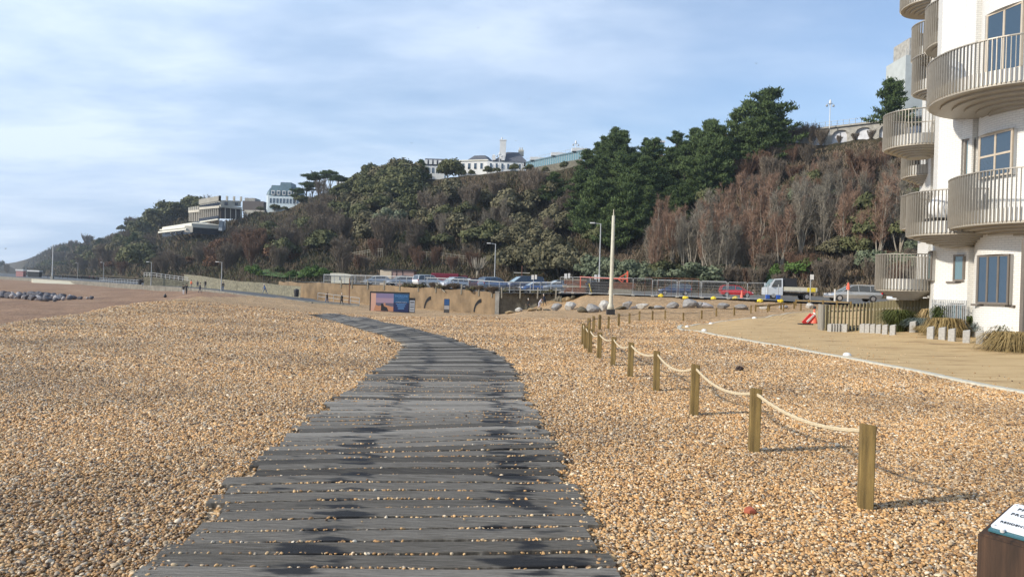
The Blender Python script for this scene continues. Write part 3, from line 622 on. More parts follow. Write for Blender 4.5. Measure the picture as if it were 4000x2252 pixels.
def bare(seed, mname, spread=.30, low=.2, n1=26, n2=34, ntr=4, wtw=.0022):
    rng = np.random.default_rng(seed); mb = MB(); segs = []; tones = []; ww = []
    for k in range(ntr):
        a = rng.uniform(0, 6.28); r = spread*rng.uniform(.25, .7); top = rng.uniform(.7, .92)
        pts = [Vector((math.cos(a)*r*f**.85+rng.normal(0, .008), math.sin(a)*r*f**.85+rng.normal(0, .008), top*f)) for f in np.linspace(0, 1, 7)]
        mb.tube(pts, [.0125*(1-f*.8) for f in np.linspace(0, 1, 7)], 5)
        for j in range(n1):
            f = low+(1-low)*rng.random(); s = f*6; i = min(int(s), 5); p = pts[i].lerp(pts[i+1], s-i); b = rng.uniform(0, 6.28)
            L = (1.1-f)*spread*rng.uniform(.5, 1.1)+.03; e = p+Vector((math.cos(b)*L*.62, math.sin(b)*L*.62, L*rng.uniform(.7, 1.3)))
            segs.append((p, e)); tones.append(rng.uniform(.5, 1)); ww.append(wtw*1.7)
            for q_ in range(n2):
                g_ = rng.uniform(.15, 1); p2 = p.lerp(e, g_); v = Vector(rng.normal(0, 1, 3)); v.z = abs(v.z)+.5; v = v.normalized()*rng.uniform(.03, .10)
                segs.append((p2, p2+v)); tones.append(rng.uniform(0, 1)); ww.append(wtw)
    return mb.mesh('trunk', M['palebark' if mname != 'tw_brown' else 'bark']), blades(segs, tones, ww, rng, mname)
def trunk_mesh(seed, h=.5, r=.02, mname='bark', forks=3):
    random.seed(seed); mb = MB(); mb.tube([(0, 0, -.05), (.01, 0, h*.4), (random.uniform(-.03, .03), random.uniform(-.03, .03), h)], [r*1.2, r, r*.6], 7)
    for k in range(forks):
        a = random.uniform(0, 6.28); mb.tube([(0, 0, h*.4), (math.cos(a)*.1, math.sin(a)*.1, h*.8), (math.cos(a)*.22, math.sin(a)*.22, h*1.25)], [r*.7, r*.5, r*.25], 5)
    return mb.mesh('trunk', M[mname])
PROTO = {}
def reg(kind, name, meshes): PROTO.setdefault(kind, []).append((name, meshes))
for s_ in range(3):
    reg('ever', 'evergreen_tree', (trunk_mesh(s_), crown_leafy('dome', 10+s_, 3600, .030, 'lf_ever')))
    reg('olive', 'evergreen_shrub', (trunk_mesh(20+s_, .3), crown_leafy('mound', 30+s_, 3600, .036, 'lf_olive')))
    reg('everm', 'evergreen_shrub', (trunk_mesh(21+s_, .3), crown_leafy('mound', 35+s_, 3600, .036, 'lf_ever')))
    reg('pine', 'pine_tree', (trunk_mesh(40+s_, .9, .016, 'darkbark', 0), crown_pine(50+s_, 9500, 'lf_pine')))
    reg('red', 'bare_tree', bare(60+s_, 'tw_red', .27, .22, 24, 22, 5, .0018))
    reg('grey', 'bare_tree', bare(70+s_, 'tw_grey', .36, .2, 26, 22, 5, .0018))
    reg('brown', 'bare_tree', bare(80+s_, 'tw_brown', .42, .1, 30, 34, 5))
    reg('rshrub', 'deciduous_shrub', bare(90+s_, 'tw_rust', .75, .05, 24, 40, 9, .004))
    reg('bshrub', 'deciduous_shrub', bare(95+s_, 'tw_brown', .75, .05, 24, 40, 9, .004))
for s_ in range(2):
    reg('sage', 'grey_green_bush', (trunk_mesh(22, .3), crown_leafy('mound', 130+s_, 3800, .032, 'lf_sage')))
    reg('green', 'green_bush', (trunk_mesh(22, .3), crown_leafy('mound', 140+s_, 2600, .034, 'lf_green')))
    reg('russet', 'deciduous_shrub', (trunk_mesh(23, .3), crown_leafy('mound', 150+s_, 3600, .032, 'lf_russet')))
    reg('flat', 'umbrella_pine', (trunk_mesh(24+s_, .8, .02, 'darkbark', 4), crown_pine(160+s_, 8000, 'lf_pine', True)))
WID = {'ever': .95, 'olive': 1.0, 'everm': 1.0, 'pine': 1.0, 'red': .8, 'grey': .9, 'brown': .9, 'rshrub': .8, 'bshrub': .8, 'sage': 1.1, 'green': 1.1, 'russet': 1.05, 'flat': 1.0}
NTREE = 0
CLEAR = [(400, 480, 600, 606), (480, 556, 606, 570), (556, 612, 545, 535), (612, 665, 522, 522), (672, 758, 510, 508), (848, 880, 474, 470), (1066, 1100, 441, 441), (1148, 1465, 431, 400), (1630, 1664, 374, 374), (1995, 2235, 356, 350)]   # keep the buildings clear
def tree(kind, p, h, label, group=None, wid=None, cat='tree'):
    global NTREE
    name, (tm, cm) = random.choice(PROTO[kind]); w = (wid or WID[kind])*h*random.uniform(.88, 1.15)
    o = thing(name, label, cat, p-Vector((0, 0, .25)), random.uniform(0, 6.28), group, (w, w, h)); link('trunk', tm, o); link('crown', cm, o); NTREE += 1; return o
def inpoly(x, y, poly): return bool(inside(np.array([x]), np.array([y]), poly)[0])
def region(n, poly, kinds, hr, label, group, cat='tree', mind=0):
    xs = [q[0] for q in poly]; ys_ = [q[1] for q in poly]; k = 0; tries = 0; got = []
    while k < n and tries < n*60:
        tries += 1; x = random.uniform(min(xs), max(xs)); y = random.uniform(min(ys_), max(ys_))
        if not inpoly(x, y, poly): continue
        if mind and any((x-a)**2+((y-b_)*1.4)**2 < mind**2 for a, b_ in got): continue
        kd = random.choice(kinds); hp_ = hill(x, y); hh = random.uniform(*hr); tp = y-hh*1.05*1860/hp_.y; hw_ = hh*.4*1860/hp_.y
        if any(x+hw_ > x0 and x-hw_ < x1 and tp < yl+(yr-yl)*min(max((x-x0)/(x1-x0), 0), 1) for x0, x1, yl, yr in CLEAR):
            if random.random() < .5: hh *= .5
            tp = y-hh*1.05*1860/hp_.y
            if any(x+hw_ > x0 and x-hw_ < x1 and tp < yl+(yr-yl)*min(max((x-x0)/(x1-x0), 0), 1) for x0, x1, yl, yr in CLEAR): continue
        got.append((x, y)); tree(kd, hp_, hh, label[kd] if isinstance(label, dict) else label, group[kd] if isinstance(group, dict) else group, cat=cat); k += 1
random.seed(3)
# far headland on the left
region(34, [(-20, 685), (150, 640), (300, 592), (400, 560), (400, 690), (0, 690)], ['everm', 'everm', 'olive', 'bshrub', 'brown'], (11, 17), 'hazy tree on the far headland at the left', 'trees on the far headland', mind=14)
region(16, [(300, 590), (400, 553), (490, 532), (560, 545), (520, 600), (420, 640), (300, 660)], ['everm', 'ever', 'bshrub'], (9, 13), 'tree on the slope left of and behind the columned hall', 'trees around the columned hall', mind=18)
# russet thicket above the promenade wall
region(24, [(250, 680), (420, 645), (600, 640), (720, 650), (730, 700), (640, 706), (480, 700), (300, 696)], ['rshrub', 'russet', 'bshrub'], (6.5, 9.5), 'leafless russet shrub in the thicket above the promenade wall', 'russet shrubs above the promenade', 'shrub', mind=16)
region(10, [(440, 640), (700, 600), (740, 640), (600, 650)], ['bshrub', 'russet'], (6, 9), 'brown shrub on the slope below the columned hall', 'brown shrubs below the hall', 'shrub', mind=18)
region(9, [(160, 640), (380, 640), (400, 660), (300, 680)], ['everm', 'pine'], (8, 13), 'dark green tree low on the headland left of the hall', 'dark green trees left of the hall', mind=20)
# slope below the chateau, grey brown
region(24, [(600, 545), (700, 528), (850, 500), (880, 600), (760, 650), (600, 620)], ['brown', 'bshrub', 'grey'], (7, 11), 'grey-brown leafless tree on the slope below the turreted house', 'leafless trees below the turreted house', mind=16)
region(9, [(640, 640), (720, 590), (850, 570), (850, 670), (740, 690)], ['ever', 'everm'], (8, 11), 'dark evergreen between the russet thicket and the bare trees', 'evergreens left of the car park', mind=20)
# olive domes left of centre
region(17, [(850, 490), (940, 465), (1060, 455), (1070, 520), (980, 600), (870, 590)], ['ever', 'olive', 'everm'], (9, 13), 'rounded dull green evergreen on the cliff left of the white houses', 'rounded evergreens left of centre', mind=20)
region(14, [(900, 640), (960, 560), (1080, 520), (1300, 520), (1420, 560), (1400, 640), (1100, 650)], ['olive', 'everm', 'ever'], (6, 10), 'rounded evergreen among the bare trees below the villas', 'evergreens among the bare trees', mind=30)
region(38, [(880, 600), (1060, 500), (1250, 450), (1440, 440), (1460, 560), (1400, 640), (1050, 660), (900, 660)], ['grey', 'brown', 'bshrub', 'olive'], (7, 11), {'grey': 'grey leafless tree on the cliff below the white villas', 'brown': 'brown leafless tree on the cliff below the white villas', 'bshrub': 'low brown shrub on the cliff below the white villas', 'olive': 'ivy-green shrub on the cliff below the white villas'},
       {'grey': 'grey bare trees below the villas', 'brown': 'brown bare trees below the villas', 'bshrub': 'brown shrubs below the villas', 'olive': 'ivy-green shrubs below the villas'}, mind=17)
region(12, [(820, 690), (1050, 685), (1240, 685), (1240, 640), (1050, 660), (850, 650)], ['bshrub', 'rshrub'], (3.5, 5.5), 'low brown shrub on the bank behind the parked cars', 'brown shrubs behind the car park', 'shrub', mind=16)
# tall pines
region(30, [(1430, 520), (1480, 440), (1600, 425), (1700, 440), (1800, 440), (1800, 520), (1640, 570), (1560, 640), (1450, 620)], ['pine'], (12, 16), 'tall dark green pine in the dense stand right of centre', 'pines in the dense stand', mind=15)
for x, y in ((1640, 480), (1690, 500), (1730, 470), (1780, 478), (1600, 520), (1550, 560), (1500, 580), (1660, 545), (1720, 530), (1460, 560), (1590, 590), (1800, 500), (1475, 480), (1520, 610)): tree('pine', hill(x, y), random.uniform(10, 13.5), 'dark green pine filling the lower front of the dense stand', 'front pines of the dense stand', wid=1.25)
for x, y, h in ((1500, 438, 8.5), (1560, 432, 9.5), (1620, 425, 8), (1700, 425, 10.5), (1745, 420, 10.5), (1530, 470, 9)): tree('pine', hill(x, y), h, 'pine on the skyline at the top of the dense stand', 'skyline pines')
for x, y, h in ((1810, 408, 9), (1850, 412, 13), (1885, 415, 15.5), (1925, 410, 17), (1905, 440, 13), (1940, 425, 10)): tree('pine', hill(x, y), h, 'tall ragged conifer in the skyline clump left of the clifftop railing', 'skyline conifer clump', wid=1.25)
tree('ever', hill(1815, 420), 10, 'round-topped evergreen at the left of the skyline conifer clump')
tree('pine', hill(1765, 490), 11, 'broad bright-green pine standing alone below the conifer clump', wid=1.5)
tree('pine', hill(1395, 520), 10, 'dark pine at the left margin of the dense stand', wid=1.3)
# foot of the cliff, centre and right
for x, y, h, k in ((1275, 690, 7.5, 'olive'), (1320, 695, 8.5, 'olive'), (1370, 698, 8, 'olive'), (1405, 702, 8.5, 'olive'), (1440, 706, 8, 'olive'), (1300, 650, 8, 'olive'), (1400, 660, 8, 'olive'), (1350, 645, 8.5, 'olive')):
    tree(k, hill(x, y), h, 'large olive-green bush in the row behind the parked cars', 'olive bushes behind the parked cars', cat='shrub')
for x, y, h in ((1500, 712, 7.5), (1545, 716, 7), (1590, 718, 6.5), (1640, 722, 5)): tree('sage', hill(x, y), h, 'grey-green bush behind the mesh fence and tall pole', 'grey-green bushes behind the fence', cat='bush')
tree('sage', hill(1760, 728), 6.0, 'silvery green bush with pale tips above the red car', cat='bush', wid=1.4)
region(12, [(1460, 610), (1700, 560), (1800, 560), (1700, 600), (1500, 650)], ['pine', 'ever'], (7, 10), 'dark green tree below the dense pine stand', 'trees below the pine stand', mind=22)
region(46, [(1600, 722), (1600, 640), (1850, 560), (2000, 540), (2150, 500), (2300, 480), (2330, 640), (2000, 700), (1800, 727)], ['red', 'red', 'grey'], (9, 12.5), {'red': 'slender bare tree with reddish twigs on the lower right slope', 'grey': 'slender bare tree with pale grey branches on the lower right slope'}, {'red': 'reddish bare trees on the right slope', 'grey': 'pale bare trees on the right slope'}, mind=15)
region(26, [(1830, 480), (1960, 400), (2100, 380), (2300, 370), (2320, 480), (2100, 520), (1900, 560)], ['rshrub', 'bshrub', 'red'], (4.5, 7.5), 'reddish brown scrub bush high on the right slope', 'scrub on the upper right slope', 'shrub', mind=18)
region(6, [(1900, 520), (2080, 470), (2050, 560)], ['everm', 'sage'], (4.5, 6.5), 'small green bush among the red scrub on the right', 'green bushes in the red scrub', 'bush', mind=18)
region(6, [(2130, 560), (2300, 560), (2320, 660), (2200, 660)], ['ever'], (7, 9), 'dark evergreen beside the lowest balconies', 'evergreens beside the apartments', mind=24)
region(20, [(1800, 730), (1900, 700), (2100, 680), (2330, 670), (2330, 738), (2000, 736)], ['rshrub', 'bshrub', 'bshrub'], (2.6, 4.6), 'low rusty brown scrub at the roadside below the slope', 'roadside scrub on the right', 'shrub', mind=16)
for x, y in ((1925, 716), (1955, 700), (2230, 745)): tree('green', hill(x, y), 2.8, 'bright green bush in the roadside scrub above the truck', 'bright green roadside bushes', cat='bush')
# single trees that stand out
for k, x, y, h, lb, w in (('everm', 920, 468, 8, 'dark leaning evergreen on the ridge left of the centre', 1.3), ('ever', 990, 470, 10.5, 'dark brown-green domed tree on the ridge', 1.1), ('pine', 1060, 456, 8.5, 'pointed conifer on the ridge left of the first white house', 1.2),
    ('everm', 1126, 452, 9.5, 'round russet-green tree between the white houses', 1.1), ('flat', 742, 520, 9.5, 'umbrella pine in front of the turreted house', 1.0), ('flat', 800, 505, 11, 'spreading umbrella pine right of the turreted house', 1.3), ('flat', 830, 500, 10, 'umbrella pine below the far terrace', 1.1),
    ('grey', 525, 528, 12, 'leafless fan-shaped tree behind the columned hall', 1.3), ('pine', 2240, 354, 13, 'spreading pine on the clifftop beside the upper balconies', 1.2), ('ever', 1205, 640, 9, 'spreading evergreen above the pollarded tree', 1.1), ('ever', 1960, 366, 3.5, 'small evergreen under the clifftop railing', 1),
    ('everm', 455, 556, 15, 'dark wind-shaped tree on the ridge behind the hall', 1.5), ('everm', 420, 560, 10, 'dark tree on the ridge left of the hall', 1.5), ('sage', 980, 600, 9, 'grey-green domed bush at mid slope', .9), ('sage', 690, 610, 6, 'pale bush on the slope under the turreted house', 1.2),
    ('brown', 860, 690, 10, 'spreading leafless tree at the left of the huts', 1.2), ('brown', 1040, 640, 9, 'leafless tree above the pink hut', 1.1)):
    tree(k, hill(x, y), h, lb, wid=w)
for x, y, h in ((885, 498, 9), (905, 484, 9.5), (938, 476, 10), (968, 470, 10.5), (1012, 466, 10.5), (1038, 464, 10), (865, 512, 8), (950, 505, 10), (1000, 492, 10), (905, 535, 10), (1035, 500, 9), (870, 560, 9), (960, 540, 9)):
    tree(random.choice(['everm', 'olive', 'everm']), hill(x, y), h, 'bulky dull green evergreen in the skyline clump left of the white houses', 'skyline evergreens left of the houses', wid=1.2)
for x, y, h in ((770, 512, 9), (785, 508, 8), (850, 495, 8)): tree('flat', hill(x, y), h, 'flat-topped pine in the clump between turreted house and terrace', 'flat-topped pines on the ridge', wid=1.4)
for x, y, h in ((400, 566, 13), (430, 556, 15), (480, 552, 14), (370, 576, 13), (500, 548, 9)): tree('everm', hill(x, y), h, 'dark crown on the ridge line left of the columned hall', 'dark ridge trees left of the hall', wid=1.6)
for x, y, h in ((1985, 360, 4), (2012, 359, 4.5), (2040, 358, 5), (2065, 358, 4), (2110, 358, 2.2), (2150, 356, 2), (2190, 354, 2.4)): tree('bshrub', hill(x, y), h, 'brown bush in front of the clifftop arcade', 'brown bushes before the arcade', cat='shrub')
for x, y, h in ((690, 525, 5), (715, 524, 4), (760, 520, 7), (655, 533, 4.5)): tree('ever', hill(x, y), h, 'dark tree screening the turreted house', 'dark trees before the turreted house', wid=1.2)
region(18, [(1640, 715), (1850, 600), (2050, 540), (2300, 500), (2320, 700), (1900, 725)], ['olive', 'everm', 'sage', 'green'], (3, 5.5), 'low green shrub among the bare trees of the right slope', 'green shrubs among the right-hand bare trees', 'shrub', mind=30)
for x, y, h in ((1160, 438, 3), (1185, 437, 2.6), (1225, 436, 3.2), (1250, 436, 2.4), (1295, 434, 3), (1330, 430, 3), (1370, 426, 2.6), (1420, 420, 3)): tree('everm', hill(x, y), h, 'low bush on the cliff edge in front of the white villas', 'bushes before the villas', cat='shrub')
for k, (x, y, h) in enumerate(((1690, 660, 11), (1720, 690, 11), (1835, 715, 12.5), (1880, 640, 12), (1960, 650, 12), (2055, 620, 14), (2120, 640, 12), (1790, 600, 11), (1640, 700, 12), (1900, 700, 12), (2010, 590, 12))): tree('grey' if k % 3 else 'red', hill(x, y), h, 'tall bare tree with pale forking trunks rising from the roadside scrub', 'tall pale-trunked trees on the right slope')
# planting by the lawn
for x, y, h, k in ((640, 704, 4, 'green'), (735, 700, 3, 'green'), (770, 702, 3.2, 'green'), (790, 700, 4, 'green'), (815, 702, 3.5, 'green'), (700, 690, 3, 'everm')):
    tree(k, hill(x, y), h, 'leafy bush beside the small lawn', 'bushes beside the lawn', cat='bush')
# pollard
rng = random.Random(5); mb = MB()
mb.tube([(0, 0, -.2), (.1, 0, 1.2), (.1, 0, 2)], [.35, .3, .3], 8)
for k in range(26):
    a = rng.uniform(0, 6.28); l = rng.uniform(.6, 2.4); mb.tube([(.1, 0, 1.5), (math.cos(a)*l*.6, math.sin(a)*l*.6, 2.4), (math.cos(a)*l, math.sin(a)*l, rng.uniform(3.4, 5))], [.13, .1, .05], 5)
o = mb.build('pollarded_tree', M['palebark']); o.location = hill(1200, 690); tag(o, 'pollarded tree of bare stubby branches behind the parked cars', 'tree')
# ground cover on the slope
n = 150000; a = RNG.uniform(-.66, .62, n); tt = RNG.uniform(0, .98, n)**.9; X, Y, Z = hillA(a, tt)
sc_ = np.clip(Y/170, .7, 5); C = np.stack([X, Y, Z], -1); hgt = RNG.uniform(.35, 1.5, n)*sc_*np.clip((1.02-tt)*9, .25, 1)
cl = np.sin(X*.21+3*np.sin(Y*.05))*np.sin(Y*.17+X*.05)
dirv = RNG.normal(0, .45, (n, 3)); dirv[:, 2] = 1; dirv /= np.linalg.norm(dirv, axis=1)[:, None]
tip = C+dirv*hgt[:, None]; sd_ = np.cross(dirv, RNG.normal(size=(n, 3))); sd_ /= np.linalg.norm(sd_, axis=1)[:, None]; w = (RNG.uniform(.03, .13, n)*sc_)[:, None]
V = np.stack([C-sd_*w, C+sd_*w, tip+sd_*w*.5, tip-sd_*w*.5], 1).reshape(-1, 3)
m, t, b = newmat('scrub'); at = N(t, 'ShaderNodeAttribute', attribute_name='tone'); b.inputs['Roughness'].default_value = .85; b.inputs['Specular IOR Level'].default_value = .1
t.links.new(ramp(t, at.outputs['Fac'], [(0, (.04, .048, .02)), (.3, (.085, .08, .042)), (.55, (.12, .095, .062)), (.8, (.165, .115, .08)), (1, (.22, .175, .12))]), b.inputs['Base Color'])
tone = np.clip(.5+.28*cl+RNG.normal(0, .2, n)+np.clip(a-.1, -.1, .3)*.6, 0, 1)
tag(link('hillside_scrub', npmesh('hillside_scrub', V, np.arange(n*4).reshape(n, 4), m, tone)), 'brambles, dry grass and scrub covering the cliff between the trees', 'scrub', kind='stuff')
# little lawn
m, t, b = newmat('lawn'); t.links.new(ramp(t, noise(t, 2, 4, .6, 'Pos'), [(.3, (.04, .085, .012)), (.7, (.085, .15, .025))]), b.inputs['Base Color']); b.inputs['Roughness'].default_value = .9
def hl(x, y): q_ = hill(x, y); return q_
def patch(name, corners, m_, n=10, dz=.7):
    (a_, b_, c_, d_) = corners; v = []; f = []
    for i in range(n+1):
        for j in range(n+1):
            u_, w_ = i/n, j/n; x = (1-u_)*((1-w_)*a_[0]+w_*d_[0])+u_*((1-w_)*b_[0]+w_*c_[0]); y = (1-u_)*((1-w_)*a_[1]+w_*d_[1])+u_*((1-w_)*b_[1]+w_*c_[1])
            p = hill(x, y); v.append((p.x, p.y, p.z+dz))
    for i in range(n):
        for j in range(n): q0 = i*(n+1)+j; f.append((q0, q0+n+1, q0+n+2, q0+1))
    me = bpy.data.meshes.new(name); me.from_pydata(v, [], f); me.materials.append(m_); me.update()
    if me.polygons[0].normal.z < 0: me.flip_normals()
    return tag(link(name, me), kind='structure')
patch('lawn', ((635, 705), (800, 703), (780, 683), (700, 681)), m)
# ================================================================ APARTMENT BLOCK
m, t, b = newmat('white_brick'); M['brick'] = m; b.inputs['Roughness'].default_value = .55
uv = N(t, 'ShaderNodeUVMap'); br_ = N(t, 'ShaderNodeTexBrick'); t.links.new(uv.outputs[0], br_.inputs['Vector']); br_.inputs['Scale'].default_value = 1.0
br_.inputs['Brick Width'].default_value = .23; br_.inputs['Row Height'].default_value = .08; br_.inputs['Mortar Size'].default_value = .012
br_.inputs['Color1'].default_value = (.70, .68, .63, 1); br_.inputs['Color2'].default_value = (.66, .64, .595, 1); br_.inputs['Mortar'].default_value = (.56, .545, .51, 1)
t.links.new(br_.outputs[0], b.inputs['Base Color']); inv = MA(t, 'SUBTRACT', 1, br_.outputs['Fac']); bump(t, b, inv, .6, .012)
M['bronze'] = mat('bronze_slats', (.30, .27, .225), .42, .3, .08)
M['soffit'] = mat('bronze_soffit', (.33, .295, .24), .5, .15, .05)
M['slab'] = mat('white_slab', (.74, .73, .69), .7, 0, .05)
BC = (18.6, 25.6); BR_ = 2.25
path = [(42, 60), (16.35, 28.6)]+[(16.35+(16.55-16.35)*k/3, 28.6+(26.9-28.6)*k/3) for k in (1, 2, 3)]
for k in range(0, 27): a = R(145+k*7); path.append((BC[0]+BR_*math.cos(a), BC[1]+BR_*math.sin(a)))
path += [(27, 22.5), (36, 30)]
bld = thing('apartment_block', 'white brick seafront apartment block with curved bays and slatted bronze balconies', 'building', (18.6, 25.6, 0)); BO = Vector((18.6, 25.6, 0))
class Wall:
    def __init__(s, pts, z0, z1, org):
        s.p = [Vector((x, y, 0))-org for x, y in pts]; s.org = org; s.z0 = z0; s.z1 = z1; s.op = []
        s.s = [0]
        for i in range(1, len(s.p)): s.s.append(s.s[-1]+(s.p[i]-s.p[i-1]).length)
    def at(s, u):
        i = max(0, min(len(s.s)-2, int(np.searchsorted(s.s, u))-1)); f = (u-s.s[i])/(s.s[i+1]-s.s[i]); return s.p[i].lerp(s.p[i+1], f), s.nrm(i)
    def nrm(s, i): d = s.p[i+1]-s.p[i]; return Vector((d.y, -d.x, 0)).normalized()*-1
    def s_at_px(s, x, y):
        a, _ = AE(x, y); best = None
        for i in range(1, len(s.p)-1):
            p, q_ = s.p[i]+s.org, s.p[i+1]+s.org; fa_, fb = p.x-a*p.y, q_.x-a*q_.y
            if fa_*fb <= 0 and abs(fa_-fb) > 1e-9:
                f = fa_/(fa_-fb); u = s.s[i]+f*(s.s[i+1]-s.s[i]); dd = p.y+(q_.y-p.y)*f
                if best is None or dd < best[1]: best = (u, dd)
        return best
    def opening(s, x0, x1, yt, yb, cols=1, rows=1, fm='frame', gm='glass', sill=False):
        ym = (yt+yb)/2; a = s.s_at_px(x0, ym); b_ = s.s_at_px(x1, ym)
        if a is None or b_ is None: print('opening miss', x0, x1, yt); return
        dm = (a[1]+b_[1])/2; xm = (x0+x1)/2; zt = D(xm, yt, dm).z; zb = D(xm, yb, dm).z
        s.op.append((min(a[0], b_[0]), max(a[0], b_[0]), zb, zt, cols, rows, fm, gm, sill))
    def build(s, parent, matw):
        cs = sorted(set([round(q_, 4) for q_ in s.s]+[round(o[0], 4) for o in s.op]+[round(o[1], 4) for o in s.op])); zs = sorted(set([s.z0, s.z1]+[round(o[2], 4) for o in s.op]+[round(o[3], 4) for o in s.op]))
        mb = MB(); uvs = []
        for u0, u1 in zip(cs[:-1], cs[1:]):
            if u1-u0 < 1e-4: continue
            p0, _ = s.at(u0+1e-5); p1, _ = s.at(u1-1e-5)
            for z0, z1 in zip(zs[:-1], zs[1:]):
                um, zm = (u0+u1)/2, (z0+z1)/2
                if any(o[0] < um < o[1] and o[2] < zm < o[3] for o in s.op): continue
                mb.add([(p0.x, p0.y, z0), (p1.x, p1.y, z0), (p1.x, p1.y, z1), (p0.x, p0.y, z1)], [(0, 1, 2, 3)]); uvs.append([(u0, z0), (u1, z0), (u1, z1), (u0, z1)])
        for o in s.op:
            us = [o[0]]+[c for c in cs if o[0] < c < o[1]]+[o[1]]; dp = .16
            P_ = []
            for u in us: p, n = s.at(min(max(u, s.s[0]+1e-4), s.s[-1]-1e-4)); P_.append((p, p-n*dp if True else p))
            def face(vs, uvq): mb.add(vs, [(0, 1, 2, 3)]); uvs.append(uvq)
            for (p0, q0), (p1, q1) in zip(P_[:-1], P_[1:]):
                face([(p0.x, p0.y, o[3]), (p1.x, p1.y, o[3]), (q1.x, q1.y, o[3]), (q0.x, q0.y, o[3])], [(0, 0)]*4)
                face([(p0.x, p0.y, o[2]), (p1.x, p1.y, o[2]), (q1.x, q1.y, o[2]), (q0.x, q0.y, o[2])], [(0, 0)]*4)
            for p, q_ in (P_[0], P_[-1]): face([(p.x, p.y, o[2]), (q_.x, q_.y, o[2]), (q_.x, q_.y, o[3]), (p.x, p.y, o[3])], [(0, 0)]*4)
        w = mb.build('wall', M[matw], parent); uvl = w.data.uv_layers.new(name='UVMap')
        k = 0
        for fu in uvs:
            for q_ in fu: uvl.data[k].uv = q_; k += 1
        for o in s.op:
            a, n0 = s.at(o[0]+1e-3); b_, n1 = s.at(o[1]-1e-3); nn = (n0+n1).normalized(); a = a-nn*.13; b_ = b_-nn*.13; zb, zt = o[2], o[3]; fr = MB(); t_ = .07
            A = lambda f, z: a.lerp(b_, f)+Vector((0, 0, z))
            for z in (zb+t_/2, zt-t_/2): fr.bar(A(0, z), A(1, z), .08, t_)
            L = (b_-a).length
            for k in range(o[4]+1): f = min(max(k/o[4], t_/2/L), 1-t_/2/L); fr.bar(A(f, zb+t_), A(f, zt-t_), .085, t_)
            for k in range(1, o[5]): z = zb+(zt-zb)*k/o[5]; fr.bar(A(0, z), A(1, z), .075, t_)
            wf = fr.build('window_frame', M[o[6]], parent); gl = MB(); g0, g1 = a-nn*.02, b_-nn*.02
            gl.add([(g0.x, g0.y, zb), (g1.x, g1.y, zb), (g1.x, g1.y, zt), (g0.x, g0.y, zt)], [(0, 1, 2, 3)]); gl.build('pane', M[o[7]], wf)
            if o[8]: sb = MB(); e_ = (b_-a).normalized()*.35; sb.bar(A(0, zb-.04)-e_+nn*.2, A(1, zb-.04)+e_*.3+nn*.2, .25, .07); sb.build('window_sill', M['frame'], parent)
w1 = Wall(path, -.1, 21, BO)
w1.opening(2488, 2580, 22, 186, 2, 1, 'lightframe')
w1.opening(2471, 2556, 333, 446, 2, 2, 'lightframe')
w1.opening(2466, 2547, 640, 765, 3, 1, 'frame', 'glass', True)
w1.build(bld, 'brick')
# left volume: a flatter wall behind the bay, seen between the balconies
CW = [(2342, 29.6), (2352, 28.3), (2440, 27.0), (2475, 27.2)]
pw = [(44, 58)]+[(D(x, 600, d).x, d) for x, d in CW]; pw = [(round(x, 3), round(y, 3)) for x, y in pw]
w2 = Wall(pw, -.1, 21, BO)
w2.opening(2404, 2432, 640, 707, 1, 1, 'frame', 'curtain', True)
w2.opening(2397, 2430, 762, 822, 2, 1, 'frame', 'curtain')
w2.opening(2424, 2450, 350, 475, 1, 1, 'frame', 'curtain')
w2.opening(2343, 2352, 632, 706, 1, 1, 'frame', 'tealglass')
w2.opening(2343, 2352, 386, 470, 1, 1, 'frame', 'glass')
w2.build(bld, 'brick')
# third volume, further back, behind the far balconies
w3 = Wall([(46, 62), (D(2318, 300, 35).x, 35), (D(2345, 300, 33).x, 33), (D(2420, 300, 33).x, 33)], -.1, 23, BO); w3.build(bld, 'brick')
mb = MB(); mb.bar(Vector((0, 0, 0)), Vector((0, 0, 0)), .1)
pdr = Vector((D(2566, 700, 23.4).x, 23.4, 0))-BO
mb = MB(); mb.box((pdr.x+.62, pdr.y-.15, 1.6), (1.1, .12, 2.6)); mb.build('cream_panel', M['cream'], bld)
mb = MB(); mb.box((pdr.x-.0, pdr.y-.15, 1.9), (.09, .16, 3.4)); mb.build('downpipe', M['frame'], bld)
mb = MB(); mb.bar(Vector((BC[0], BC[1], 0))-BO, Vector((BC[0], BC[1], 0))-BO+Vector((0, 0, .1)), .1)
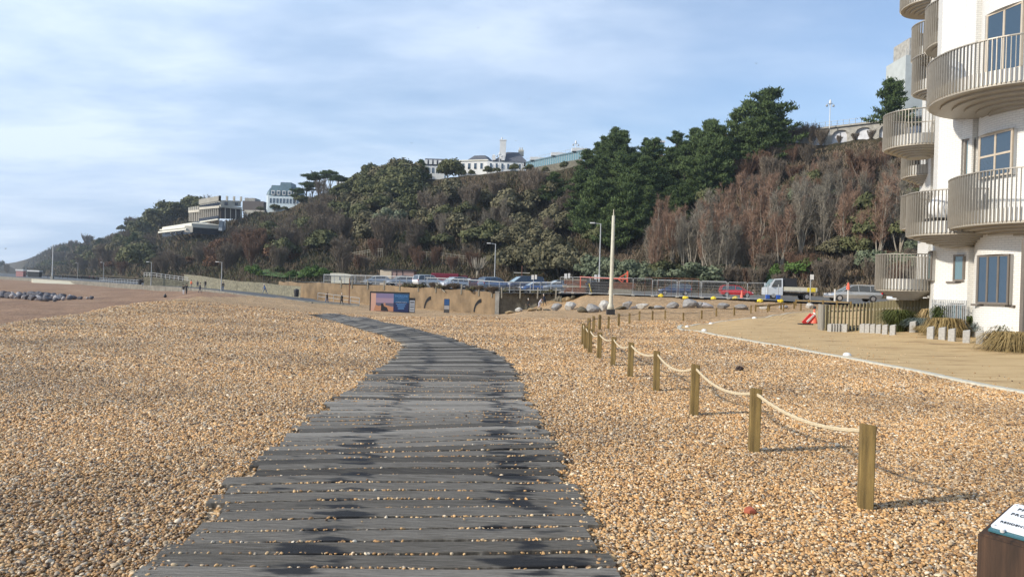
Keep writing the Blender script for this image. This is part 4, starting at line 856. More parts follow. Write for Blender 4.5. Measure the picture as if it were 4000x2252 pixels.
# roof cap so that the block is closed
mb = MB(); mb.prism([(18.6-18.6, 25.6-25.6-2.1), (17, -1), (26, 28), (0, 14), (-2.1, 3)], 20.8, 21.2); mb.build('roof', M['slab'], bld)
def balcony(xc, dc, Rr, z0, z1, name='balcony', stretch=1.0, rot=0, rear=True, furn=False):
    c = D(xc, 600, dc)-BO; c.z = 0; me_ = bpy.data.objects.new('balcony', None); COL.objects.link(me_); me_.parent = bld; me_.location = c; me_.rotation_euler.z = rot
    n = max(40, int(2*math.pi*Rr*stretch/.125)); sl_ = MB()
    for k in range(n):
        a = 2*math.pi*k/n; sl_.box((Rr*stretch*math.cos(a), Rr*math.sin(a), (z0+z1)/2), (.08, .018, z1-z0-.02), rz=a)
    sl_.build('slats', M['bronze'], me_)
    rl = MB(); pts = [(Rr*stretch*math.cos(2*math.pi*k/60), Rr*math.sin(2*math.pi*k/60), z1) for k in range(61)]
    for p, q_ in zip(pts[:-1], pts[1:]): rl.bar(p, q_, .10, .035)
    rl.build('handrail', M['bronze'], me_)
    sb = MB(); nn = 56; ring = lambda r: [(r*stretch*math.cos(2*math.pi*k/nn), r*math.sin(2*math.pi*k/nn)) for k in range(nn)]
    sb.prism(ring(Rr-.07), z0+.04, z0+.46); sb.build('floor_slab', M['slab'], me_)
    sf = MB(); r = Rr-.02
    for k in range(6): sf.prism(ring(r), z0+.03-.07*(k+1), z0+.03-.07*k); r -= Rr*.13
    sf.build('ribbed_soffit', M['soffit'], me_)
    return me_
SPEC = [(2560, 25, 2.8, 8.4, 9.85, 1.0), (2640, 24.8, 2.95, 4.12, 5.8, 1.0), (2405, 27.2, 1.62, 3.95, 5.5, 1.0), (2432, 30.5, 1.75, 12.1, 13.8, 1.0), (2335, 35, 1.5, 15.4, 17, 1.0),
        (2352, 34, 1.2, 12.66, 14.2, 1.0), (2358, 33, 1.2, 10.85, 12.4, 1.0), (2303, 32, 1.38, 8.08, 9.55, 1.0), (2332, 34.5, 1.15, 7.3, 8.8, 1.0), (2335, 34, 1.15, 4.84, 6.35, 1.0), (2287, 30.5, 1.2, 1.95, 3.4, 1.0)]
for q_ in SPEC: balcony(*q_[:5])
# covered garden furniture on two balconies
M['cover'] = mat('white_cover', (.74, .74, .74), .6, 0, .06)
def furniture(x, y, d, z, label, w):
    p = D(x, y, d); p.z = z; o = thing('covered_furniture', label, 'garden furniture', p); mb = MB()
    mb.ball((0, 0, .5), (w, .42, .52), 12, 8, jit=.04); mb.ball((w*.7, .1, .38), (w*.55, .4, .4), 10, 7, jit=.05); mb.build('cover', M['cover'], o, True)
    mb = MB(); mb.box((0, 0, .06), (w*1.9, .7, .12)); mb.build('base', M['dark'], o)
furniture(2392, 190, 25.6, 8.86, 'white covered furniture on the upper curved balcony', .42)
furniture(2385, 520, 27.0, 4.45, 'white covered furniture on the balcony above the slatted fence', .75)
# pale concrete tower far behind the block
tw = thing('concrete_tower', 'unfinished pale grey concrete tower behind the upper balconies', 'building', D(2300, 300, 190)*1.0); p = tw.location; bz = p.z
mb = MB(); W_ = 14; zt = D(2270, 138, 190).z-bz; mb.box((2.0, 5, (zt-10)/2), (W_-4.5, 10, zt+10)); mb.build('wall', mat('raw_concrete', (.42, .44, .42), .85, 0, .12, .4), tw)
x2 = 1.9; mb = MB(); mb.box((2.6, 5, zt+2.4), (8, 8, 4.8)); mb.build('upper_storey', M['concrete'], tw)
mb = MB()
for k in range(14): mb.bar((-2.6+k*.4, .2, zt), (-2.6+k*.4, .2, zt+random.uniform(1.4, 3)), .06)
mb.build('scaffold_poles', M['steel'], tw)
# ================================================================ CLIFFTOP BUILDINGS
def bld_at(name, label, x, y, d, rz=0): p = D(x, y, d); return thing(name, label, 'building', p, rz)
def pxm(px, d): return px/1860*d
def wins(parent, n, x0, x1, z0, z1, y, w, m_='glass'):
    for k in range(n):
        x = x0+(x1-x0)*(k+.5)/n; fr = MB(); fr.box((x, y, (z0+z1)/2), (w+.16, .12, z1-z0+.16)); f_ = fr.build('window', M['white'], parent)
        g_ = MB(); g_.box((x, y-.08, (z0+z1)/2), (w, .06, z1-z0)); g_.build('pane', M[m_], f_)
# columned hall
M['hallstone'] = mat('pale_hall_stone', (.50, .46, .38), .8, 0, .12, .5)
M['navy'] = mat('dark_glazing', (.02, .028, .045), .25, 0, .1)
M['pavwhite'] = mat('cream_fascia', (.66, .63, .53), .6, 0, .06)
d = 322; hall = bld_at('columned_hall', 'columned stone hall with balustrade on the cliff, above a dark glazed terrace on raking struts', 541, 555, d, R(0)); s = d/1860
# local: x right in picture px * s, z up from y=555 ; front-left wing turns back
def hp(x, y, dy=0): return D(x, y, d+dy)-hall.location
def facade(parent, x0, yt0, yb0, d0, x1, yt1, yb1, d1, ncol, name='colonnade'):
    mb = MB(); A0, A1 = hp(x0, yt0, d0), hp(x1, yt1, d1); B0, B1 = hp(x0, yb0, d0), hp(x1, yb1, d1)
    for k in range(ncol+1): f = k/ncol; mb.bar(A0.lerp(A1, f), B0.lerp(B1, f), .30)
    mb.build('columns', M['hallstone'], parent)
    mb = MB(); off = Vector((0, 1.2, 0)); mb.add([A0+off, A1+off, B1+off, B0+off], [(0, 1, 2, 3)]); mb.build('shade_dark_window_wall', mat('shade_painted_wall', (.07, .055, .05), .8), parent)  # shade behind the columns is put into this wall's dark colour
    mb = MB(); up_ = Vector((0, 0, 1.0)); mb.bar(A0+up_*.5, A1+up_*.2, 1.1, 1.0); mb.build('cornice', M['hallstone'], parent)
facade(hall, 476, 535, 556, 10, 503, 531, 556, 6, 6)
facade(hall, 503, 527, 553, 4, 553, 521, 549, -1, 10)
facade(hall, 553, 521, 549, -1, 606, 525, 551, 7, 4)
mb = MB(); a_, b_, c_ = hp(503, 512, 5), hp(553, 503, 0), hp(606, 505, 8); dz = hp(541, 518).z-hp(541, 503).z
for A_, B_ in ((a_, b_), (b_, c_)):
    mb.add([A_, B_, B_+Vector((0, 0, -2.5)), A_+Vector((0, 0, -2.5))], [(0, 1, 2, 3)])
mb.add([a_, b_, c_, c_+Vector((-8, 8, 0)), a_+Vector((3, 9, 0))], [(0, 1, 2, 3, 4)]); mb.build('upper_storey', M['hallstone'], hall)
mb = MB()
for A_, B_, n in ((a_, b_, 12), (b_, c_, 3)):
    for k in range(n+1): p = A_.lerp(B_, k/n); mb.box((p.x, p.y-.1, p.z+.8), (.75, .75, 2.2))
for k in range(6): p = hp(476, 530, 10).lerp(hp(503, 526, 6), k/5); mb.box((p.x, p.y, p.z+.6), (.7, .7, 1.9))
mb.build('balustrade_piers', M['hallstone'], hall)
for A_, B_, n in ((a_, b_, 9), (b_, c_, 2)):
    for k in range(n): p = A_.lerp(B_, (k+.5)/n); mb = MB(); mb.box((p.x, p.y-.12, p.z-1.5), (1.3 if n > 3 else 2.2, .4, 1.3)); mb.build('window', M['navy'], hall)
mb = MB(); q0, q1, q2 = hp(408, 571, 4), hp(482, 561, -12), hp(555, 566, 2); q3 = hp(500, 556, 12); h_ = Vector((0, 0, -1.7))
mb.add([q0, q1, q2, q3, q0+h_, q1+h_, q2+h_, q3+h_], [(0, 1, 2, 3), (4, 5, 1, 0), (5, 6, 2, 1), (6, 7, 3, 2), (7, 4, 0, 3), (7, 6, 5, 4)]); mb.build('terrace_roof', M['pavwhite'], hall)
mb = MB(); g0, g1, g2, g3 = hp(409, 578, 5), hp(482, 569, -11), hp(553, 574, 2), hp(500, 562, 11); h_ = Vector((0, 0, -3.0))
mb.add([g0, g1, g2, g3, g0+h_, g1+h_, g2+h_, g3+h_], [(0, 1, 2, 3), (4, 5, 1, 0), (5, 6, 2, 1), (7, 6, 5, 4), (7, 4, 0, 3)]); mb.build('glazed_storey', M['navy'], hall)
mb = MB(); mb.bar(hp(400, 584, 4), hp(470, 576, -13), .9, .7); mb.bar(hp(403, 578, 5), hp(482, 569.5, -12.2), .7, .5); mb.build('white_railing', M['pavwhite'], hall)
mb = MB(); mb.box(hp(475, 575.5, -12.5), (3.4, .5, 2.6)); mb.build('sign_panel', M['hallstone'], hall)
for k, (xa, ya, xb, yb) in enumerate(((435, 590, 450, 606), (448, 589, 460, 604), (460, 588, 470, 606), (470, 586, 482, 604), (480, 586, 496, 600), (490, 583, 498, 603))):
    mb = MB(); mb.bar(hp(xa-6, ya-4, -6), hp(xb, yb, 4), .45); mb.build('raking_strut', M['concrete'], hall)
mb = MB(); mb.bar(hp(503, 556, -2), hp(549, 549.5, -6), 1.2, .9); mb.bar(hp(503, 553, -1), hp(549, 546, -5), .6, 1.3, 0); mb.build('awning', M['navy'], hall)
mb = MB(); mb.bar(hp(503, 558, -2.6), hp(549, 551, -6.6), .5, .5); mb.build('awning_edge', M['pavwhite'], hall)
mb = MB(); mb.bar(hp(558, 556, -2), hp(556, 580, -2), 2.0, 1.6); mb.bar(hp(566, 556, 0), hp(565, 578, 0), .7, .7); mb.build('stair_pier', mat('pale_blue_pier', (.30, .34, .38), .6), hall)
# brown block right of the hall
o = bld_at('flat_roofed_block', 'brown flat-roofed block between the columned hall and the turreted house', 636, 525, 362); s_ = 362/1860
mb = MB(); mb.box((0, 5, 1.2), (53*s_, 10, 5.2)); mb.build('wall', mat('brown_brick', (.12, .10, .09), .85), o)
mb = MB(); mb.box((-2, 5, 4.6), (26*s_, 8, 1.6)); mb.build('penthouse', M['concrete'], o)
mb = MB(); mb.box((1, -.3, -1.8), (50*s_, .8, 2.2)); mb.build('pale_base', M['hallstone'], o)
# turreted house
d = 345; s = d/1860; o = bld_at('turreted_house', 'white turreted house with blue-green mansard roofs on the skyline', 714, 512, d); W_ = 82*s
M['patina'] = mat('blue_green_roof', (.09, .15, .18), .5, .1, .2, .6); M['bluewhite'] = mat('pale_render', (.55, .62, .64), .7, 0, .1, .5)
mb = MB(); mb.box((0, 5, -1), (W_, 10, 9)); mb.build('wall', M['bluewhite'], o)
mb = MB(); zb = 3.5
def mans(mb, cx, w, dpt, z0, h, k=.72): mb.box((cx, 5, z0+h/2), (w, dpt, h), taper=k)
mans(mb, -.3*W_, .36*W_, 9, zb, 5.2); mans(mb, .02*W_, .4*W_, 10, zb, 6.6, .8); mans(mb, .33*W_, .3*W_, 9, zb, 4.6); mb.build('mansard_roof', M['patina'], o)
mb = MB(); mb.cyl((-.47*W_, 2, -5), 1.6, 9, 12); mb.build('turret', M['bluewhite'], o)
mb = MB(); mb.tube([(-.47*W_, 2, 4), (-.47*W_, 2, 5.5), (-.47*W_, 2, 7.4)], [1.8, 1.3, .1], 12); mb.build('turret_roof', M['patina'], o)
for k in range(5):
    x = (-.34+.17*k)*W_; mb = MB(); mb.box((x, .2, 5), (1.5, 1.4, 2)); f_ = mb.build('dormer', M['white'], o); mb = MB(); mb.box((x, -.55, 5), (.9, .1, 1.3)); mb.build('pane', M['glass'], f_)
wins(o, 9, -.46*W_, .46*W_, .2, 2.4, -.05, .9)
mb = MB(); mb.box((-.22*W_, -1.5, -2.2), (.3*W_, 3, 1)); mb.build('canopy', M['tealglass'], o)
# far terrace, partly hidden by trees
d = 320; s = d/1860; o = bld_at('white_terrace', 'long white terrace with a dark roof behind the umbrella pines', 868, 470, d); W_ = 46*s
mb = MB(); mb.box((0, 5, -.5), (W_, 9, 6.5)); mb.build('wall', M['white'], o); mb = MB(); mb.box((0, 5, 3.5), (W_+.4, 8, 1.6), taper=.93); mb.build('roof', M['slate'], o); wins(o, 6, -.48*W_, .48*W_, -.5, 1.6, .45, .8)
# first white house with dormers
d = 262; s = d/1860; o = bld_at('dormered_house', 'white house with dormers and slate roof left of the round tree', 1088, 440, d); W_ = 58*s
mb = MB(); mb.box((0, 4, 1), (W_, 8, 5)); mb.build('wall', M['white'], o); mb = MB(); mb.box((.6, 4, 4.6), (W_+.3, 8.2, 2.6), taper=.82); mb.build('roof', M['slate'], o); wins(o, 5, -.46*W_, .46*W_, .8, 2.6, -.05, .7)
for k in range(4): x = (-.3+.2*k)*W_; mb = MB(); mb.box((x, .2, 4.5), (1.0, 1.4, 1.5)); mb.build('dormer', M['white'], o)
# plain white villa with hipped roof
d = 248; s = d/1860; o = bld_at('white_villa', 'plain white villa with a low hipped grey roof', 1189, 430, d, R(-18)); W_ = 78*s
mb = MB(); mb.box((0, 4, .6), (W_, 8, 6.2)); mb.build('wall', M['white'], o); mb = MB(); mb.box((1.5, 4, 4.6), (W_*.72, 8, 1.9), taper=.5); mb.build('roof', M['slate'], o)
mb = MB(); mb.box((0, -.1, 3.55), (W_+.5, .5, .35)); mb.build('cornice', M['pavwhite'], o); wins(o, 4, -.45*W_, .4*W_, .7, 2.6, -.05, .8)
# villa with tall chimney
d = 240; s = d/1860; o = bld_at('chimneyed_villa', 'white villa with steep slate roof and one tall white chimney', 1275, 428, d); W_ = 92*s
mb = MB(); mb.box((-.5, 4, .4), (W_, 8, 4.6)); mb.box((-2.6, -.6, -.2), (W_*.62, 2, 3.2)); mb.build('wall', M['white'], o)
mb = MB(); mb.add([(-W_*.42, -.2, 2.7), (W_*.56, -.2, 2.7), (W_*.56, 8.4, 2.7), (-W_*.42, 8.4, 2.7), (-W_*.02, 4, 6.6), (W_*.30, 4, 6.6)], [(0, 1, 5, 4), (1, 2, 5), (2, 3, 4, 5), (3, 0, 4)]); rf = mb.build('roof', M['slate'], o)
mb = MB(); mb.box((-1.6, 1.6, 6.2), (2.0, 1.5, 7)); mb.box((-1.6, 1.6, 9.9), (2.2, 1.7, .35)); mb.cyl((-2, 1.6, 10), .2, .9, 8); mb.build('chimney', M['white'], rf)
mb = MB(); mb.box((4.4, 5, 6.6), (1.8, 1, 2.0)); mb.cyl((4, 5, 7.6), .18, .8, 8); mb.cyl((4.7, 5, 7.6), .18, .8, 8); mb.build('chimney', M['hallstone'], rf)
for x in (-4.4, -1.4): mb = MB(); mb.box((x, .1, 3.9), (1.1, 1.2, 1.6)); mb.box((x, .1, 4.8), (.9, 1.0, .4), taper=.3); mb.build('dormer', M['white'], rf)
wins(o, 6, -.52*W_, .42*W_, .2, 1.8, -1.68, .6)
# long glazed building
d = 226; o = thing('glazed_pavilion', 'long low glazed building with teal glass and pale roof on the skyline', 'building', D(1390, 410, d)); s = d/1860
e0 = D(1322, 417, 236)-o.location; e1 = D(1466, 390, 214)-o.location; H_ = 3.2; mb = MB(); n = 26
mb.add([e0-Vector((0, 0, 1)), e1-Vector((0, 0, 1)), e1+Vector((0, 0, H_*.36)), e0+Vector((0, 0, H_*.28))], [(0, 1, 2, 3)]); mb.build('glass_wall', M['tealglass'], o)
mb = MB(); mb.add([e0+Vector((0, .1, -8)), e1+Vector((0, .1, -8)), e1+Vector((0, -.1, -1)), e0+Vector((0, -.1, -1))], [(0, 1, 2, 3)]); mb.build('plinth', M['rubble'], o)
mb = MB()
for k in range(n+1): f = k/n; p = e0.lerp(e1, f); mb.bar(p+Vector((0, -.1, -1)), p+Vector((0, -.1, H_*(.28+.08*f))), .09)
mb.build('mullions', M['white'], o)
mb = MB(); a_, b_ = e0+Vector((0, 0, H_*.28)), e1+Vector((0, 0, H_*.36)); mb.add([a_+Vector((0, -.4, 0)), b_+Vector((0, -.4, 0)), b_+Vector((0, 6, 0)), a_+Vector((0, 6, 0)), a_+Vector((0, -.4, .4)), b_+Vector((0, -.4, .4)), b_+Vector((0, 6, .4)), a_+Vector((0, 6, .4))], [(0, 1, 5, 4), (4, 5, 6, 7), (1, 2, 6, 5), (3, 0, 4, 7), (3, 2, 1, 0)]); mb.build('roof', M['patina'], o)
for f in (.22, .6, .95): p = a_.lerp(b_, f); mb = MB(); mb.box((p.x, p.y+2, p.z+.8), (4.5, 2.5, .9)); mb.build('rooflight', M['white'], o)
mb = MB(); mb.bar(a_+Vector((0, 1, 1.5)), b_+Vector((0, 1, 1.5)), .06)
for k in range(15): p = a_.lerp(b_, k/14); mb.bar(p+Vector((0, 1, .3)), p+Vector((0, 1, 1.5)), .05)
mb.build('railing', M['steel'], o)
o = thing('glass_kiosk', 'small white and teal glass building showing between skyline pines', 'building', D(1648, 372, 196)); mb = MB(); mb.box((0, 2, 0), (4.6, 4, 3)); mb.build('glass_wall', M['tealglass'], o); mb = MB(); mb.box((0, 2, 1.75), (5, 4.4, .45)); mb.build('roof', M['white'], o)
o = thing('small_grey_house', 'small pale house with sloping roof beside the skyline conifers', 'building', D(1968, 335, 176)); mb = MB(); mb.box((0, 3, -.5), (4, 4, 2.6)); mb.build('wall', M['concrete'], o); mb = MB(); mb.box((0, 3, 1.2), (4.4, 4.4, .8), taper=.6); mb.build('roof', M['hallstone'], o)
# arcaded retaining wall with railing on the clifftop
arc = thing('arcaded_wall', 'arcaded clifftop retaining wall with white openings and thin railing', 'wall', D(2130, 330, 166)); e0 = D(1975, 335, 176)-arc.location; e1 = D(2330, 294, 158)-arc.location
n = 6; fr, bk = MB(), MB()
for k in range(n):
    A_, B_ = e0.lerp(e1, k/n), e0.lerp(e1, (k+1)/n); pw_ = .14; hh = 4.0
    for f0, f1 in ((0, pw_), (1-pw_, 1)):
        a_, b_ = A_.lerp(B_, f0), A_.lerp(B_, f1); fr.add([a_+Vector((0, 0, -hh)), b_+Vector((0, 0, -hh)), b_, a_, a_+Vector((0, 1, -hh)), b_+Vector((0, 1, -hh)), b_+Vector((0, 1, 0)), a_+Vector((0, 1, 0))], [(0, 1, 2, 3), (4, 0, 3, 7), (1, 5, 6, 2)])
    m_ = 8
    for j in range(m_):
        f0, f1 = pw_+(1-2*pw_)*j/m_, pw_+(1-2*pw_)*(j+1)/m_; z0, z1 = [-1.7+1.0*math.sqrt(max(0, 1-(2*(f-pw_)/(1-2*pw_)-1)**2)) for f in (f0, f1)]
        a_, b_ = A_.lerp(B_, f0), A_.lerp(B_, f1); fr.add([a_+Vector((0, 0, z0)), b_+Vector((0, 0, z1)), b_, a_, a_+Vector((0, 1, z0)), b_+Vector((0, 1, z1))], [(0, 1, 2, 3), (4, 5, 1, 0)])
    a_, b_ = A_.lerp(B_, .1)+Vector((0, .9, 0)), A_.lerp(B_, .9)+Vector((0, .9, 0)); bk.add([a_+Vector((0, 0, -4)), b_+Vector((0, 0, -4)), b_+Vector((0, 0, -.5)), a_+Vector((0, 0, -.5))], [(0, 1, 2, 3)])
fr.build('arcade', M['concrete'], arc); bk.build('white_infill', mat('whitewashed_infill', (.60, .60, .62), .8, 0, .3, .7), arc)
mb = MB(); mb.bar(e0+Vector((0, .3, .15)), e1+Vector((0, .3, .15)), 1.4, .4); mb.build('coping', M['concrete'], arc)
mb = MB()
for z in (.8, 1.5): mb.bar(e0+Vector((0, 0, z)), e1+Vector((0, 0, z)), .05)
for k in range(24): p = e0.lerp(e1, k/23); mb.bar(p+Vector((0, 0, .3)), p+Vector((0, 0, 1.55)), .09)
mb.build('railing', M['steel'], arc)
# ornate lamps on the clifftop
def toplamp(x, y, d, h, label):
    o = thing('street_lamp', label, 'street lamp', D(x, y, d), group='ornate clifftop lamps'); mb = MB(); mb.tube([(0, 0, -2), (0, 0, 1), (0, 0, h)], [.14, .11, .07], 8); mb.build('post', M['white'], o)
    mb = MB(); mb.tube([(0, 0, h), (0, 0, h+.5), (0, 0, h+1)], [.3, .25, .03], 8); mb.build('finial', M['white'], o)
    for s__ in (-1, 1): mb = MB(); mb.tube([(0, 0, h*.92), (s__*.5, 0, h+.1), (s__*.75, 0, h-.2)], .05, 6); mb.ball((s__*.75, 0, h-.5), .28, 8, 6); mb.build('lantern', M['steel'], o)
toplamp(2086, 318, 168, 5.2, 'ornate lamp on the clifftop arcade right of the conifers')
toplamp(1447, 395, 217, 4.0, 'ornate lamp at the right end of the glazed pavilion')
toplamp(1255, 425, 238, 4.6, 'ornate lamp in front of the chimneyed villa')
# ================================================================ ROPE FENCE
M['post'] = mat('treated_timber', (.185, .122, .038), .75, 0, .55, 22, 'Object', (1, 1, .07), bumpd=.004)
M['rope'] = mat('cream_rope', (.50, .41, .27), .85, 0, .15, 30)
M['oldrope'] = mat('brown_rope', (.18, .12, .08), .9, 0, .2)
near = [(2175, 1280, .66), (1895, 1138, .66), (1745, 1045, .68), (1650, 984, .66), (1584, 948, .65), (1541, 920, .62), (1506, 902, .62), (1483, 888, .62), (1472, 878, .62), (1466, 866, .62)]
mb = MB(); w = .105; h = 1.0
mb.add([(-w/2, -w/2, -.25), (w/2, -w/2, -.25), (w/2, w/2, -.25), (-w/2, w/2, -.25), (-w/2, -w/2, h), (w/2, -w/2, h-.02), (w/2, w/2, h-.05), (-w/2, w/2, h-.03)], [(3, 2, 1, 0), (4, 5, 6, 7), (0, 1, 5, 4), (1, 2, 6, 5), (2, 3, 7, 6), (3, 0, 4, 7)])
bm = bmesh.new(); pm = mb.mesh('post', M['post']); bm.from_mesh(pm); bmesh.ops.bevel(bm, geom=[e for e in bm.edges], offset=.006, segments=1, affect='EDGES'); bm.to_mesh(pm); bm.free()
ordn = ['nearest', 'second nearest', 'third nearest', 'fourth nearest', 'fifth nearest', 'sixth', 'seventh', 'eighth', 'ninth', 'corner']
NP = []
for (x, y, hh), w_ in zip(near, ordn):
    p = GD(x, y); o = link('rope_post', pm); o.location = p; o.scale = (1, 1, hh); o.rotation_euler = (random.uniform(-.02, .02), random.uniform(-.02, .02), math.atan2(-p.x, p.y)*.6+random.uniform(-.1, .1))
    tag(o, (w_+' square timber post of the rope fence, counted from the camera') if w_ != 'corner' else 'timber post where the rope fence turns towards the road', 'fence post', 'timber posts of the rope fence'); NP.append((p, hh))
farp = [(1468, 866, 21.5, .60), (1480, 850, 25, .62), (1492, 843, 28, .62), (1507, 840, 31, .62), (1529.5, 838, 35, .62), (1555, 834, 38.5, .62), (1582, 830, 42, .62), (1607, 828, 46, .62), (1640, 818, 50, .63),
        (1672, 815, 52, .63), (1718, 809, 53.5, .63), (1764, 804.5, 55, .63), (1801, 800.5, 57, .63), (1846, 795.5, 59, .64), (1888, 791, 61, .64), (1930, 787, 62.5, .62), (1970, 785.5, 64, .6), (2013.5, 782.5, 65, .6)]
FP = []
for i, (x, y, d, hh) in enumerate(farp[1:]):
    p = D(x, y, d); p.z = gz(p.x, p.y); o = link('rope_post', pm); o.location = p; o.scale = (1, 1, hh+.03); o.rotation_euler = (0, 0, random.uniform(-.3, .3)); FP.append((p, hh))
    tag(o, 'one of the distant timber posts carrying thin brown rope towards the road', 'fence post', 'distant rope fence posts')
def rope(name, posts, r, m_, sag, label, drop=.06):
    mb = MB()
    for (p, h0), (q_, h1) in zip(posts[:-1], posts[1:]):
        a_ = p+Vector((0, 0, h0-drop)); b_ = q_+Vector((0, 0, h1-drop)); L = (b_-a_).length; tw_ = r > .015 and a_.y < 14; n = 84 if tw_ else 14
        pts = [a_.lerp(b_, k/n)-Vector((0, 0, sag*L*4*(k/n)*(1-k/n))) for k in range(n+1)]
        if not tw_: mb.tube(pts, r, 7); continue
        for j in range(3):
            q3 = [p_+Vector((0, math.cos(k*.42+j*2.094), math.sin(k*.42+j*2.094)))*r*.5 for k, p_ in enumerate(pts)]; mb.tube(q3, r*.62, 6)
    return tag(mb.build(name, m_, None, True), label, 'rope')
rope('rope', NP, .017, M['rope'], .055, 'thick cream rope sagging between the near timber posts')
rope('rope', [NP[-1]]+FP, .012, M['oldrope'], .02, 'thin brown rope strung along the distant timber posts')
# ================================================================ SIGN POST, bottom right
M['sleeper'] = mat('dark_sleeper_wood', (.045, .023, .012), .8, 0, .85, 16, 'Object', (2, 2, .14), bumpd=.01)
dS = 1.95; pc = D(2457, 1339, dS); sgz = pc.z
sp = thing('sign_post', 'thick dark timber post with sloping white private property plate, bottom right corner', 'sign post', Vector((pc.x, pc.y, 0)), R(-59))
mb = MB(); wS = .17; hS = sgz; rS = .057
mb.add([(0, 0, -.2), (wS, 0, -.2), (wS, wS, -.2), (0, wS, -.2), (0, 0, hS), (wS, 0, hS), (wS, wS, hS+rS), (0, wS, hS+rS)], [(3, 2, 1, 0), (4, 5, 6, 7), (0, 1, 5, 4), (1, 2, 6, 5), (2, 3, 7, 6), (3, 0, 4, 7)])
pm2 = mb.mesh('post', M['sleeper']); bm = bmesh.new(); bm.from_mesh(pm2); bmesh.ops.bevel(bm, geom=list(bm.edges), offset=.005, segments=2, affect='EDGES'); bm.to_mesh(pm2); bm.free(); link('post', pm2, sp)
sl_ = math.atan2(rS, wS); Rx = Matrix.Rotation(sl_, 4, 'X')
def plate(x0, x1, y0, y1, z, th, m_, name, parent, r=.015):
    pts = []
    for cx_, cy_, a0 in ((x1-r, y0+r, -90), (x1-r, y1-r, 0), (x0+r, y1-r, 90), (x0+r, y0+r, 180)):
        for k in range(5): a = R(a0+k*22.5); pts.append((cx_+r*math.cos(a), cy_+r*math.sin(a)))
    mb = MB(); mb.prism(pts, z, z+th); o = mb.build(name, m_, parent); o.matrix_local = Matrix.Translation((0, 0, hS)) @ Rx; return o
plate(.018, .155, .018, .05, .003, .004, mat('teal_band', (.05, .14, .165), .35, 0, .05), 'teal_band', sp, .003)
pl_ = plate(.018, .155, .031, .168, .008, .003, mat('white_sign_plate', (.72, .74, .76), .35, 0, .02), 'sign_plate', sp, .008)
def text(s_, size, loc, m_, parent, name='lettering', rot=(0, 0, 0), align='LEFT', ext=.001, space=1.0):
    c = bpy.data.curves.new('t', 'FONT'); c.body = s_; c.size = size; c.align_x = align; c.extrude = ext; c.space_character = space; c.materials.append(m_)
    o = bpy.data.objects.new('t', c); COL.objects.link(o); bpy.context.view_layer.update(); dg = bpy.context.evaluated_depsgraph_get(); me = bpy.data.meshes.new_from_object(o.evaluated_get(dg)); bpy.data.objects.remove(o)
    q_ = link(name, me, parent); q_.location = loc; q_.rotation_euler = rot; return q_
M['ink'] = mat('grey_ink', (.06, .07, .08), .5, 0, 0)
text('PRIVATE', .0165, (.0365, .136, .012), M['ink'], pl_, space=1.15); text('PROPERTY', .0165, (.033, .107, .012), M['ink'], pl_, space=1.15)
text('RESIDENTS ONLY', .0125, (.0286, .060, .012), M['ink'], pl_, space=1.12)
mb = MB(); mb.box((.088, .090, .0112), (.12, .0015, .0006)); mb.build('rule', mat('pale_rule', (.4, .42, .44), .5, 0, 0), pl_)
mb = MB(); mb.cyl((.052, .050, -.0), .0055, .0078, 16); lg = mb.build('emblem', M['white'], sp); lg.matrix_local = Matrix.Translation((0, -.027, hS)) @ Rx
mb = MB(); mb.box((.052, .050, .0081), (.0012, .008, .0006)); lg2 = mb.build('emblem_mark', mat('teal_mark', (.05, .14, .165), .35, 0, 0), sp); lg2.matrix_local = lg.matrix_local
for x, y in ((.027, .158), (.027, .041)): mb = MB(); mb.cyl((x, y, .0108), .0025, .0015, 10); mb.build('screw', M['steel'], pl_)
# ================================================================ SLATTED TIMBER FENCE, granite stubs, planting
M['fin'] = mat('olive_timber', (.25, .215, .12), .8, 0, .25, 6, 'Object', (1, 1, .1)); M['greyfin'] = mat('weathered_grey_timber', (.26, .24, .20), .85, 0, .2, 6, 'Object', (1, 1, .1))
sf = thing('slatted_fence', 'curving fence of upright timber slats between path and apartment garden', 'fence', on(2080, 34))
cr_ = [on(2085, 38), on(2068, 36.6), on(2060, 35.2), on(2066, 34.2), on(2080, 33.9), on(2120, 33.6), on(2180, 33.2), on(2240, 32.2), on(2300, 31), on(2360, 29.8), on(2432, 28.2)]
dn = dense(cr_, 600); acc = 0; last = dn[0]; gI = 0; og, gg = MB(), MB(); fo = sf.location
for i in range(1, len(dn)-1):
    acc += (dn[i]-dn[i-1]).length
    if acc >= (.105 if i < 230 else .15):
        acc = 0; p = dn[i]-fo; tg = dn[i+1]-dn[i-1]; a = math.atan2(tg.y, tg.x); f = i/600; top = 1.22 if i < 230 else 1.22+.25*(f-.38)
        k = gg if i < 235 else og; rz = a+(0 if i < 200 else R(62)) ; k.box((p.x, p.y, gz(dn[i].x, dn[i].y)-fo.z+top/2-.05), ((.085, .06, top+.1) if i < 235 else (.13, .035, top+.1)), rz=rz)
gg.build('grey_slats', M['greyfin'], sf); og.build('slats', M['fin'], sf)
mb = MB()
for z in (.25, .95):
    for i in range(0, 596, 4): p, q_ = dn[i]-fo, dn[i+4]-fo; off = Vector((0, .08, 0)); mb.bar(p+off+Vector((0, 0, z)), q_+off+Vector((0, 0, z)), .03, .06)
mb.build('rail', M['greyfin'], sf)
M['granite'] = mat('pale_granite', (.36, .345, .315), .8, 0, .2, 12)
mb = MB(); mb.add([(-.10, -.09, -.1), (.10, -.09, -.1), (.10, .09, -.1), (-.10, .09, -.1), (-.10, -.09, .40), (.10, -.09, .44), (.10, .09, .46), (-.10, .09, .42)], [(3, 2, 1, 0), (4, 5, 6, 7), (0, 1, 5, 4), (1, 2, 6, 5), (2, 3, 7, 6), (3, 0, 4, 7)])
